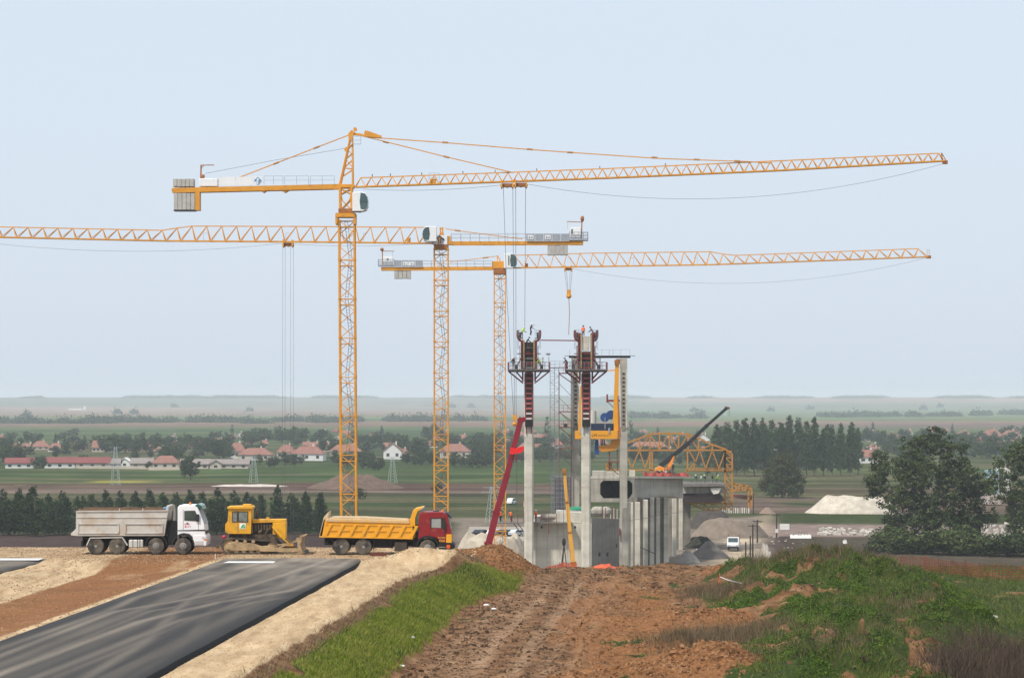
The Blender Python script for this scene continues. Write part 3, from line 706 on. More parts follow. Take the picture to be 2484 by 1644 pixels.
ropes(C1, [[(1221,455),(1230,720),(1246,1008)],[(1244,455),(1248,1008)],[(1251,455),(1252,1008)],[(1275,454),(1273,800)]], d+1.0, 0.026)
b = MB(); rect(b,1244,1254,1006,1020,d,0.5,1.0); b.ball(P(1249,1028,d)+Vector((0,1,0)),0.3,8); b.build('hook_block', CRY, C1, True)
ropes(C1, [sag((1280,447),(2290,397),58), sag((880,459),(1215,449),7)], d, 0.02, 'trolley_rope')

# ---- flat-top crane with its jib leaving the picture on the left
d = 376.0
C2 = thing('tower_crane', 'flat-top orange tower crane with arrow sign board, its jib running out past the left edge', 'tower crane', (gx(1070,d), d, VZ), group='tower cranes')
mast(C2, 1052, 1088.5, 604, d, sec=4.4, wc=0.17)
b = MB(); rect(b, 1053, 1088, 594, 605, d, 2.0); b.tube(P(1070,598,d),P(1070,588,d),0.9,24); b.build('slewing_ring', CRD, C2, True, bevel=0.04)
b = MB(); rect(b, 1050, 1093, 573, 594, d, 1.7); b.build('turret', CRY, C2, True, bevel=0.05)
b = MB(); rect(b, 1051, 1085.5, 571.5, 593.5, d, 0.12, -0.95); s = b.build('sign_panel', WHITE, C2, True); arrow_logo(s, 1052, 1082, 571.5, 593.5, d, -1.015, NAVY, ORANGEP)
b = MB(); 
for x0, x1 in ((1067,1070),(1072,1075)): pl(b,(x0+3,552),(x0,573),d,0.16,-0.3); pl(b,(x0,552),(x0+4,573),d,0.16,0.3)
b.build('head_frame', CRY, C2, True)
jib(C2, d, (1052,-140), [(-140,545),(0,550.5),(403,559),(452,548.5),(760,549.5),(1052,552)], [(-140,571),(0,575.5),(403,584.5),(760,587),(1052,590.5)], 1.97, 0.77-0.54, 0.75, per=6, wc=0.13, wd=0.085)
b = MB(); rect(b,987,996,577,588,d,0.5); b.build('trolley_winch', CRY, C2, True)
for x in (494,694,882):
    b = MB(); pl(b,(x,566),(x+10,566),d,0.04,-0.4); pl(b,(x,566),(x,585),d,0.04,-0.4)
    b.build('jib_handrail', GALV, C2, True)
cab(C2, 1025, 1060, 551, 588, d, -1, off=-1.2)
b = MB()
for o in (-0.7,0.7):
    p, q = P(1092,590.5,d), P(1414.5,590,d); b.bar((p.x,d+o,p.z),(q.x,d+o,q.z),0.2,0.46)
b.build('counter_jib', CRY, C2, True)
b = MB(); railing(b, 1095, 1277, 568, 567.5, 586, 586, d, -0.95, 8, 0.05, 2); railing(b, 1095, 1277, 568, 567.5, 586, 586, d, 0.95, 8, 0.05, 2); b.build('walkway_railing', GALV, C2, True)
for i in range(5):
    x0 = 1277+i*20.8; b = MB(); rect(b, x0, x0+20, 568, 585.5, d, 0.06, -0.97); g_ = b.build('railing_panel', GALV, C2, True)
    if i in (0,2):
        b = MB(); rect(b, x0+3, x0+17, 571.5, 582, d, 0.03, -1.03); w_ = b.build('notice', WHITE, g_, True)
        b = MB(); rect(b, x0+5, x0+9, 574, 580, d, 0.02, -1.06); rect(b, x0+11, x0+15, 575, 579, d, 0.02, -1.06); b.build('notice_print', GALV, g_, True)
b = MB(); railing(b, 1381, 1426, 564, 564, 584, 584, d, -0.95, 4, 0.08, 3); railing(b, 1381, 1426, 564, 564, 584, 584, d, 0.95, 4, 0.08, 3); rect(b,1381,1426,581,584,d,2.0); b.build('end_platform', GALV, C2, True)
b = MB(); rect(b, 1382.5, 1409, 552.5, 578, d, 1.4); h_ = b.build('winch_housing', WHITE, C2, True, bevel=0.05)
b = MB()
for k in range(3): rect(b, 1385, 1389.5, 557+k*4, 559.5+k*4, d, 0.04, -0.72)
b.build('louvre', DGREY, h_, True)
slabs(C2, 1328, 1377.5, 594.6, 619, d, 5, 1.5)
b = MB(); pl(b,(1412,527),(1410,585),d,0.15); pl(b,(1411,539),(1375,537.5),d,0.1); b.ball(P(1412.5,531,d),0.32,8,sc=(.8,.8,1.4)); pl(b,(1377,538),(1377,556),d,0.025); b.build('service_davit', CRD, C2, True)
tie(C2, [(1081,555),(1112,560),(1268,580)], d, joints=[(1110,559.5,100,13)])
trolley(C2, 686, 712, 582, 599, d)
ropes(C2, [[(686,598),(684.5,1316)],[(692,598),(691,1316)],[(705,598),(705,1316)],[(712,598),(711,1316)]], d, 0.016)
b = MB(); rect(b,684,712,1316,1328,d,0.5); b.ball(P(698,1334,d),0.35,8); b.build('hook_block', CRY, C2, True)
ropes(C2, [sag((-60,585),(686,590),22), sag((712,592),(1040,590),6)], d, 0.016, 'trolley_rope')

# ---- flat-top crane behind the bridge tower, jib to the right
d = 438.0
C3 = thing('tower_crane', 'farthest orange flat-top tower crane, mast behind the dark red boom, jib to the right', 'tower crane', (gx(1212.5,d), d, VZ), group='tower cranes')
mast(C3, 1197.6, 1227.5, 664, d, sec=4.4, wc=0.16)
b = MB(); rect(b, 1197, 1228, 654, 666, d, 2.0); b.tube(P(1212,660,d),P(1212,650,d),0.9,24); b.build('slewing_ring', CRD, C3, True, bevel=0.04)
b = MB(); rect(b, 1194, 1222, 634, 652, d, 1.7); b.build('turret', CRY, C3, True, bevel=0.05)
b = MB(); pl(b,(1207,620),(1206,635),d,0.15,-.3); pl(b,(1207,620),(1215,635),d,0.15,.3); b.build('head_frame', CRY, C3, True)
jib(C3, d, (1240,2250), [(1240,619.6),(1440,614),(1730,610.5),(1770,620),(2232,603),(2250,613)], [(1240,650),(1440,646.5),(1730,642),(2253,623)], 1.98, 0.27, 0.75, per=6, wc=0.13, wd=0.085)
b = MB(); rect(b,2248,2258,620,627,d,0.6); pl(b,(2249,606),(2249,623),d,0.05); pl(b,(2254,606),(2254,623),d,0.05); pl(b,(2249,606),(2254,606),d,0.05); b.build('jib_tip', CRD, C3, True)
b = MB(); rect(b,1273,1281,639,649,d,0.5); b.build('trolley_winch', CRD, C3, True)
for x in (1375,1527,1682):
    b = MB(); pl(b,(x,626),(x+10,626),d,0.04,-0.4); pl(b,(x+10,626),(x+10,645),d,0.04,-0.4)
    b.build('jib_handrail', GALV, C3, True)
c_ = cab(C3, 1223, 1254, 616, 652, d, 1, off=-1.2)
b = MB(); rect(b,1233,1235.5,622,645,d,0.02,-2.17); b.build('cab_print', DGREY, c_, True)
b = MB()
for o in (-0.7,0.7):
    p, q = P(925,652.5,d), P(1197,651,d); b.bar((p.x,d+o,p.z),(q.x,d+o,q.z),0.2,0.50)
b.build('counter_jib', CRY, C3, True)
b = MB(); railing(b, 1025, 1194, 633, 633, 647.5, 647, d, -0.95, 8, 0.05, 2); railing(b, 1025, 1194, 633, 633, 647.5, 647, d, 0.95, 8, 0.05, 2); b.build('walkway_railing', GALV, C3, True)
for i in range(4):
    x0 = 958+i*17; b = MB(); rect(b, x0, x0+16.2, 632, 647.5, d, 0.06, -0.97); g_ = b.build('railing_panel', GALV, C3, True)
    if i in (1,2):
        b = MB(); rect(b, x0+9*(i==1), x0+14, 636, 645, d, 0.03, -1.03) if i == 2 else rect(b, x0+3, x0+15, 636, 645, d, 0.03, -1.03); b.build('notice', WHITE, g_, True)
        b = MB(); rect(b, x0+5, x0+8, 638, 643, d, 0.02, -1.06); rect(b, x0+10, x0+12, 640, 643, d, 0.02, -1.06); b.build('notice_print', GALV, g_, True)
b = MB(); railing(b, 918, 957, 630, 630, 646, 646, d, -0.95, 4, 0.08, 3); railing(b, 918, 957, 630, 630, 646, 646, d, 0.95, 4, 0.08, 3); rect(b,918,957,643.5,646,d,2.0); b.build('end_platform', GALV, C3, True)
b = MB(); rect(b, 930, 953, 622.5, 644, d, 1.4); h_ = b.build('winch_housing', WHITE, C3, True, bevel=0.05)
b = MB(); rect(b, 939, 943, 627.5, 631.5, d, 0.04, -0.72); b.build('louvre', DGREY, h_, True)
slabs(C3, 956.5, 997, 656, 676, d, 4, 1.5)
b = MB(); pl(b,(927,602),(929,646),d,0.15); pl(b,(927,609),(956,609.5),d,0.1); b.ball(P(926.5,605,d),0.3,8); pl(b,(952,610),(952,622),d,0.025); b.build('service_davit', CRD, C3, True)
tie(C3, [(1206,621),(1178,625),(1092,635.5)], d, joints=[(1178,625,100,-12)])
trolley(C3, 1368.5, 1389, 644, 657, d)
ropes(C3, [[(1369.5,656),(1376,704)],[(1374,656),(1378,704)],[(1383,656),(1382,704)],[(1388,656),(1384,704)]], d, 0.024)
b = MB(); rect(b,1375,1385,703,714,d,0.6); b.ball(P(1380,718,d),0.42,10); b.build('hook_block', CRY, C3, True)
b = MB(); b.path([P(1380,720,d),P(1381.5,760,d),P(1379.5,812,d)], 0.05, 5); b.build('sling', CRD, C3, True)
ropes(C3, [sag((1389,652),(2249,625),48)], d, 0.016, 'trolley_rope')
# ------------------------------------------------------------------ vehicles at the end of the carriageway
DUST = (0.42,0.33,0.22)
TYRE = paint('tyre_rubber', (0.030,0.028,0.026), 0.9, var=0.3, scale=3, dirt=(0.19,0.155,0.115), dirt_amt=0.55, dirt_scale=1.2)
RIMG = paint('wheel_steel', (0.27,0.26,0.24), 0.6, 0.2, var=0.2, dirt=(0.25,0.2,0.14), dirt_amt=0.4)
CHAS = paint('chassis_black', (0.005,0.005,0.005), 0.7, var=0.3)
TWHITE = paint('lorry_white', (0.82,0.82,0.82), 0.35, var=0.04, dirt=(0.5,0.42,0.32), dirt_amt=0.12, dirt_scale=1.0)
TIPG = paint('tipper_grey', (0.52,0.49,0.44), 0.6, var=0.12, scale=1.2, dirt=(0.40,0.26,0.14), dirt_amt=0.40, dirt_scale=0.9)
TIPY = paint('tipper_yellow', (0.74,0.335,0.012), 0.5, var=0.08, scale=1.0, dirt=(0.48,0.29,0.10), dirt_amt=0.25, dirt_scale=1.1)
TIPYS = paint('tipper_shadow_ribs', (0.55,0.235,0.010), 0.55, var=0.15, dirt=(0.4,0.25,0.1), dirt_amt=0.3)
DUSTY = paint('dusty_rim', (0.56,0.41,0.25), 0.9, var=0.2, scale=2.0, bump=0.3)
LRED = paint('lorry_red', (0.235,0.010,0.014), 0.35, var=0.10, scale=0.8, dirt=(0.24,0.13,0.08), dirt_amt=0.25)
LYEL = paint('lorry_yellow', (0.75,0.36,0.015), 0.4, var=0.06)
CGLASS = paint('cab_glass', (0.03,0.055,0.055), 0.05, var=0.5, scale=0.8, spec=0.9)
CGLASSL = paint('cab_glass_lit', (0.34,0.35,0.33), 0.08, var=0.25, scale=1.2, spec=0.9)
BLKP = paint('black_plastic', (0.018,0.018,0.02), 0.55, var=0.2)
GREENV = paint('green_visor', (0.005,0.10,0.075), 0.12, var=0.1, spec=0.8)
AMBER = paint('amber_lens', (0.85,0.22,0.02), 0.2, var=0.05)
WOODR = paint('rusty_board', (0.17,0.10,0.06), 0.9, var=0.35, scale=2)
ALU = paint('tank_aluminium', (0.62,0.60,0.56), 0.45, 0.3, var=0.12, dirt=(0.35,0.29,0.2), dirt_amt=0.3)
REDP = paint('red_print', (0.65,0.06,0.08), 0.5, var=0.05); YELP = paint('yellow_print', (0.8,0.5,0.08), 0.5, var=0.05)
HEADL = paint('headlamp_glass', (0.55,0.57,0.6), 0.1, var=0.05, spec=0.8); TAIL = paint('red_lens', (0.5,0.01,0.01), 0.2, var=0.05)

def wheel(root, x, y, r, side, hub='deep', w=0.32):
    b = MB(); b.lathe([(r*0.60,-w/2),(r*0.93,-w/2),(r,-w*0.32),(r,w*0.32),(r*0.93,w/2),(r*0.60,w/2)], (x,y,r), 'y', 28)
    o = b.build('wheel', TYRE, root, smooth=False)
    b = MB(); s = side
    if hub == 'deep':
        b.lathe([(r*0.62,s*w*0.47),(r*0.57,s*w*0.47),(r*0.50,s*w*0.10),(r*0.26,s*w*0.08),(r*0.24,s*w*0.40),(r*0.17,s*w*0.48),(r*0.02,s*w*0.48)], (x,y,r), 'y', 20)
    else:
        b.lathe([(r*0.62,s*w*0.47),(r*0.55,s*w*0.47),(r*0.50,s*w*0.36),(r*0.40,s*w*0.58),(r*0.20,s*w*0.62),(r*0.16,s*w*0.78),(r*0.02,s*w*0.78)], (x,y,r), 'y', 20)
        for k in range(8):
            a = k*math.pi/4; b.tube((x+math.cos(a)*r*.32,y+s*w*.55,r+math.sin(a)*r*.32),(x+math.cos(a)*r*.32,y+s*w*.72,r+math.sin(a)*r*.32),r*0.05,6)
    b.build('rim', RIMG if hub != 'deep' else paint('hub_dark', (0.10,0.095,0.09), 0.7, var=0.5, scale=4, dirt=(0.3,0.25,0.18), dirt_amt=0.5), o)
    if hub == 'deep':
        b = MB(); b.lathe([(r*0.25,s*w*0.41),(r*0.17,s*w*0.50),(r*0.02,s*w*0.52)], (x,y,r), 'y', 14); b.build('hub_cap', RIMG, o)
    return o
def arch(b, x, z, r0, r1, a0, a1, y0, y1, n=12, mi=0):
    pts = [(x+math.cos(math.radians(a0+(a1-a0)*k/n))*r1, z+math.sin(math.radians(a0+(a1-a0)*k/n))*r1) for k in range(n+1)]
    inn = [(x+math.cos(math.radians(a0+(a1-a0)*k/n))*r0, z+math.sin(math.radians(a0+(a1-a0)*k/n))*r0) for k in range(n+1)]
    for k in range(n): b.prism([pts[k],pts[k+1],inn[k+1],inn[k]], y0, y1, mi=mi)
    return b

# ---- white lorry with grey tipper, four axles
dT = 194.5
T1 = thing('tipper_truck', 'white cab four-axle tipper truck with dusty grey body, parked at left', 'truck', (gx(231.9,dT), dT+1.25, 0.0))
for x in (0,1.46,4.13,5.98):
    for s in (-1,1): wheel(T1, x, s*1.06, 0.565, s, 'deep' if x < 2 else 'bolts')
b = MB(); b.bb(-1.0,6.9,-0.42,0.42,0.62,1.12); 
for x in (0,1.46,4.13,5.98): b.tube((x,-0.95,0.565),(x,0.95,0.565),0.13,8)
b.bb(-0.95,4.9,-0.9,0.9,1.02,1.2); b.bb(-1.0,-0.86,-1.15,1.15,0.55,0.95); b.bb(2.3,3.6,-0.8,0.8,0.55,1.0); b.bb(4.9,5.55,-1.0,1.0,0.7,2.3)
b.build('chassis', CHAS, T1)
# tipper body
body = [(-1.32,1.26),(4.70,1.26),(5.02,3.30),(4.88,3.30),(4.80,3.02),(-1.30,2.95)]
b = MB()
for y0,y1 in ((-1.27,-1.19),(1.19,1.27)): b.prism(body, y0, y1)
b.bb(-1.25,4.65,-1.2,1.2,1.26,1.40); b.prism([(4.58,1.3),(4.70,1.3),(5.0,3.3),(4.88,3.3)], -1.2, 1.2); b.prism([(4.86,3.25),(5.05,3.25),(5.12,3.34),(4.86,3.34)], -1.25, 1.25)
tb = b.build('tipper_body', TIPG, T1, bevel=0.02)
for s in (-1,1):
    for x0,x1 in ((-1.12,1.50),(2.12,4.50)):
        for (a0,a1,c0,c1) in ((x0-0.10,x1+0.10,2.05,2.11),(x0-0.10,x1+0.10,1.42,1.48),(x0-0.12,x0-0.03,1.42,2.11),(x1+0.03,x1+0.12,1.42,2.11)):
            b = MB(); b.bb(a0,a1,s*1.27,s*1.33,c0,c1); b.build('side_rib', TIPG, tb, bevel=0.015)
    b = MB(); b.prism([(-1.3,2.50),(4.86,2.50),(4.88,2.56),(-1.3,2.56)], s*1.27, s*1.31); b.build('side_rail', TIPG, tb)
    b = MB(); b.prism([(-1.3,2.90),(4.86,2.96),(4.88,3.03),(-1.3,2.98)], s*1.265, s*1.33); b.build('top_rail', TIPG, tb)
    b = MB(); b.bb(-1.2,4.75,s*1.20,s*1.25,3.00,3.13); b.build('top_board', WOODR, tb)
    for x in (1.6,3.2):
        b = MB(); b.bb(x,x+0.06,s*1.22,s*1.29,2.95,3.15); b.build('board_post', TIPG, tb)
b = MB(); b.prism([(-1.35,2.95),(-1.32,2.95),(-1.32,1.26),(-1.70,1.30),(-1.70,1.42),(-1.36,1.75)], -1.2, 1.2); b.build('tailgate', TIPG, T1, bevel=0.02)
b = MB(); b.ball((4.75,-0.3,3.1),0.25,10,sc=(1.1,0.8,0.55)); b.build('tarpaulin_roll', paint('blue_tarp',(0.10,0.25,0.42),0.7), T1)
# cab
cabp = [(5.60,0.95),(5.60,3.20),(5.72,3.36),(6.75,3.36),(6.98,3.18),(7.42,2.05),(7.50,1.35),(7.50,0.95),(6.70,0.95),(6.62,1.2),(6.40,1.38),(6.0,1.44),(5.72,1.36)]
b = MB(); b.prism(cabp, -1.22, 1.22); c_ = b.build('cab', TWHITE, T1, bevel=0.05)
for s in (-1,1):
    b = MB(); b.prism([(6.06,2.32),(6.06,2.98),(6.80,3.0),(6.98,2.60),(6.98,2.28)], s*1.205, s*1.245); b.build('side_window', CGLASS, c_)
    b = MB(); b.prism([(5.62,1.60),(7.50,1.60),(7.50,1.70),(5.62,1.66)], s*1.21, s*1.235); b.build('trim_strip', BLKP, c_)
    b = MB(); b.bar((6.98,s*1.30,2.25),(6.98,s*1.30,2.75),0.07,0.22); b.build('mirror', BLKP, c_)
    b = MB(); b.bb(5.98,6.0,s*1.218,s*1.232,1.70,3.05); b.bb(7.02,7.04,s*1.218,s*1.232,1.70,2.2); b.build('door_seam', BLKP, c_)
    b = MB(); b.bb(6.20,6.34,s*1.22,s*1.26,2.12,2.17); b.build('door_handle', BLKP, c_)
b = MB(); b.prism([(7.00,3.10),(7.03,3.10),(7.455,2.05),(7.42,2.02),(7.0,3.05)], -1.08, 1.08); b.prism([(6.97,3.08),(7.06,3.05),(7.45,2.12),(7.36,2.12)], -1.10, 1.10); b.build('windscreen', paint('windscreen_glass',(0.30,0.36,0.37),0.06,var=0.2,spec=0.9), c_)
b = MB(); b.bb(7.46,7.53,-1.0,1.0,1.40,1.60); b.build('grille', BLKP, c_)
b = MB(); b.prism([(6.72,3.30),(6.98,3.46),(7.22,3.34),(7.32,3.08),(7.24,3.08),(7.02,3.22)], -1.2, 1.2); b.build('sun_visor', GREENV, c_, bevel=0.02)
b = MB(); b.tube((6.42,-0.75,3.36),(6.42,-0.75,3.56),0.075,10,0.06); b.build('beacon', AMBER, c_)
b = MB(); b.prism([(6.72,0.58),(7.56,0.58),(7.60,0.95),(7.56,1.28),(7.44,1.36),(6.70,1.30),(6.62,1.0)], -1.24, 1.24); bp = b.build('bumper', TWHITE, T1, bevel=0.04)
for s in (-1,1):
    b = MB(); b.bb(7.28,7.60,s*1.02,s*1.26,1.06,1.22); b.build('headlight', HEADL, bp)
    b = MB(); b.bb(7.42,7.605,s*1.05,s*1.262,0.96,1.04); b.build('turn_light', AMBER, bp)
    b = MB(); b.bb(6.80,7.36,s*1.20,s*1.27,0.66,0.92); b.build('step', ALU, bp)
    b = MB(); arch(b, 4.13, 0.62, 0.68, 0.76, 0, 180, s*0.85, s*1.25); b.build('mudguard', BLKP, T1)
    b = MB(); arch(b, 5.98, 0.62, 0.70, 0.80, 0, 180, s*0.85, s*1.25); b.build('mudguard', BLKP, T1)
    b = MB()
    for p, q in (((-0.62,0.62),(-0.38,1.12)),((-0.38,1.12),(1.82,1.16)),((1.82,1.16),(2.16,0.62))): b.bar((p[0],s*1.05,p[1]),(q[0],s*1.05,q[1]),0.42,0.07)
    b.build('mudguard', ALU, T1)
    b = MB(); b.bb(2.26,3.24,s*0.72,s*1.20,0.46,1.0); tk = b.build('fuel_tank', ALU, T1, bevel=0.06)
    for x in (2.52,2.84,3.0):
        b = MB(); b.bb(x,x+0.04,s*0.71,s*1.215,0.45,1.01); b.build('tank_strap', DGREY, tk)
b = MB(); b.tube((5.35,-0.85,2.2),(5.35,-0.85,3.12),0.13,12); b.tube((5.35,-0.85,3.1),(5.28,-0.85,3.42),0.07,10); b.build('exhaust_stack', RIMG, T1)
text_mesh(c_, '8111', (6.30,-1.236,1.90), 0.22, REDP); small_print(c_, 6.26, -1.236, 2.08, .38, .08, REDP, 5)

# ---- red lorry with yellow tipper, three axles
dT = 194.0
T2 = thing('tipper_truck', 'red cab tipper truck with ribbed yellow body, front wheel behind the sand hump', 'truck', (gx(827.5,dT), dT+1.25, 0.0), ry=math.radians(0.9))
for x in (0,1.51,5.89):
    for s in (-1,1): wheel(T2, x, s*1.06, 0.565, s, 'deep' if x < 2 else 'bolts')
b = MB(); b.bb(-1.2,7.2,-0.42,0.42,0.62,1.10)
for x in (0,1.51,5.89): b.tube((x,-0.95,0.565),(x,0.95,0.565),0.13,8)
b.bb(-0.9,5.1,-1.0,1.0,0.98,1.16); b.bb(-1.15,-0.9,-1.15,1.15,0.72,0.92); b.bb(2.2,3.5,-0.85,0.85,0.50,1.0); b.bb(4.85,5.3,-1.05,1.05,0.6,1.6)
b.build('chassis', CHAS, T2)
b = MB(); poly = [(-1.52,1.20),(4.85,1.16),(5.02,1.34),(5.0,2.0),(4.60,2.36),(-1.05,2.42),(-1.22,2.42)]
for y0,y1 in ((-1.27,-1.18),(1.18,1.27)): b.prism(poly, y0, y1)
b.bb(-1.45,4.85,-1.2,1.2,1.18,1.32)
tb = b.build('tipper_body', TIPY, T2, bevel=0.02)
b = MB(); b.prism([(4.60,2.30),(4.86,3.10),(5.02,3.22),(5.50,3.34),(5.56,3.28),(5.18,3.05),(5.02,2.6),(5.02,1.3),(4.88,1.2),(4.80,2.2)], -1.27, 1.27); hb = b.build('headboard', TIPY, T2, bevel=0.02)
b = MB(); b.prism([(5.30,3.20),(5.50,3.34),(5.58,3.30),(5.36,3.14)], -1.28, 1.28); b.build('headboard_lip', DUSTY, hb)
b = MB(); b.prism([(-1.52,1.20),(-1.22,2.55),(-0.88,2.95),(-0.90,2.42),(-1.10,2.40),(-1.30,1.22)], -1.27, 1.27); b.build('tailgate', DUSTY, T2, bevel=0.03)
for s in (-1,1):
    b = MB(); b.prism([(-1.05,2.24),(4.65,2.20),(4.60,2.42),(-1.05,2.46)], s*1.18, s*1.34); b.build('top_rail', paint('tipper_dusty_yellow',(0.66,0.36,0.07),0.7,var=0.15,scale=2,dirt=(0.56,0.41,0.25),dirt_amt=0.75,dirt_scale=1.6), tb, bevel=0.03)
    b = MB(); b.prism([(-1.0,2.40),(4.55,2.36),(4.45,2.46),(1.5,2.56),(-0.9,2.54)], s*0.2, s*1.2); b.build('sand_load', DUSTY, tb)
    for k in range(8):   # slanted ribs
        x = -1.25+0.84*k
        b = MB(); b.prism([(x,1.24),(x+0.22,1.24),(x+0.62,2.06),(x+0.40,2.06)], s*1.27, s*1.35); b.build('side_rib', TIPY, tb, bevel=0.012)
    for k in range(7):
        x = -0.92+0.84*k
        b = MB(); b.prism([(x+0.02,1.63),(x+0.58,1.63),(x+0.62,1.70),(x+0.06,1.70)], s*1.27, s*1.32); b.build('cross_rib', TIPY, tb)
    b = MB(); b.prism([(-1.1,2.04),(4.9,2.0),(4.9,2.07),(-1.08,2.11)], s*1.27, s*1.31); b.build('side_rail', TIPY, tb)
    b = MB(); b.prism([(-1.5,1.17),(4.88,1.14),(4.9,1.24),(-1.48,1.27)], s*1.27, s*1.34); b.build('bottom_rail', TIPY, tb, bevel=0.012)
cabp = [(5.24,1.10),(5.24,2.80),(5.36,3.0),(6.85,3.02),(7.20,2.86),(7.46,1.85),(7.52,1.55),(7.52,0.92),(6.75,0.92),(6.66,1.1),(6.40,1.28),(5.9,1.34),(5.45,1.22)]
b = MB(); b.prism(cabp, -1.22, 1.22); c_ = b.build('cab', LRED, T2, bevel=0.05)
for s in (-1,1):
    b = MB(); b.prism([(6.13,1.96),(6.13,2.54),(6.76,2.56),(6.78,1.94)], s*1.205, s*1.24); b.build('side_window', CGLASSL if s < 0 else CGLASSL, c_)
    b = MB(); b.prism([(6.08,1.90),(6.08,2.60),(6.13,2.60),(6.13,1.90)], s*1.21, s*1.25); b.prism([(6.08,2.56),(6.08,2.62),(7.05,2.62),(7.05,2.57)], s*1.21, s*1.25); b.build('window_frame', BLKP, c_)
    b = MB(); b.prism([(6.80,1.92),(6.80,2.57),(7.02,2.57),(7.08,1.92)], s*1.205, s*1.24); b.build('quarter_window', CGLASS, c_)
    b = MB(); b.bar((7.0,s*1.32,1.82),(7.0,s*1.32,2.42),0.06,0.2); b.build('mirror', BLKP, c_)
    b = MB(); b.bb(6.02,6.04,s*1.217,s*1.23,1.30,2.65); b.bb(7.05,7.07,s*1.217,s*1.23,1.30,1.9); b.build('door_seam', BLKP, c_)
    b = MB(); b.bb(5.30,6.0,s*1.217,s*1.227,2.20,2.22); b.build('body_seam', BLKP, c_)
    b = MB(); b.prism([(7.14,0.94),(7.53,0.94),(7.53,1.52),(7.16,1.50)], s*1.10, s*1.245); b.build('corner_panel', LYEL, c_, bevel=0.02)
b = MB(); b.prism([(7.17,2.78),(7.24,2.80),(7.50,1.86),(7.42,1.84)], -1.08, 1.08); b.build('windscreen', paint('windscreen_glass_pale',(0.42,0.47,0.47),0.06,var=0.2,spec=0.9), c_)
b = MB(); b.prism([(7.02,2.98),(7.20,2.96),(7.50,2.66),(7.42,2.58),(7.18,2.80)], -1.15, 1.15); b.build('sun_visor', BLKP, c_, bevel=0.02)
b = MB(); b.bb(6.2,6.6,-0.5,0.5,3.0,3.06); b.build('roof_hatch', BLKP, c_)
b = MB(); b.tube((6.86,-0.7,3.02),(6.86,-0.7,3.18),0.08,10,0.06); b.build('beacon', AMBER, c_)
b = MB(); b.prism([(6.62,0.42),(7.55,0.46),(7.75,0.62),(7.70,0.80),(7.52,0.94),(6.70,0.94)], -1.24, 1.24); bp = b.build('bumper', CHAS, T2, bevel=0.03)
for s in (-1,1):
    b = MB(); b.bb(7.18,7.42,s*1.20,s*1.26,0.56,0.80); b.build('turn_light', paint('orange_lens',(0.7,0.10,0.02),0.25), bp)
    b = MB(); b.bb(6.66,7.10,s*1.20,s*1.255,0.60,0.66); b.build('step', RIMG, bp)
    b = MB(); arch(b, 5.89, 0.60, 0.68, 0.80, 0, 180, s*0.80, s*1.25); b.build('mudguard', CHAS, T2)
    b = MB(); b.bb(3.62,4.48,s*0.55,s*1.20,0.30,0.95); b.build('fuel_tank', paint('tank_brown',(0.06,0.045,0.035),0.7,var=0.3), T2, bevel=0.05)
    b = MB(); b.bb(-0.60,-0.55,s*0.75,s*1.22,0.35,1.0); b.build('mud_flap', BLKP, T2)
    b = MB(); b.bb(2.18,2.22,s*0.75,s*1.22,0.35,1.0); b.build('mud_flap', BLKP, T2)
    b = MB(); b.bb(-1.17,-1.14,s*0.75,s*1.05,0.72,0.88); b.build('tail_light', TAIL, T2)
text_mesh(c_, '0228', (6.85,-1.238,1.06), 0.20, YELP); small_print(c_, 6.85, -1.238, 1.28, .52, .07, YELP, 9)

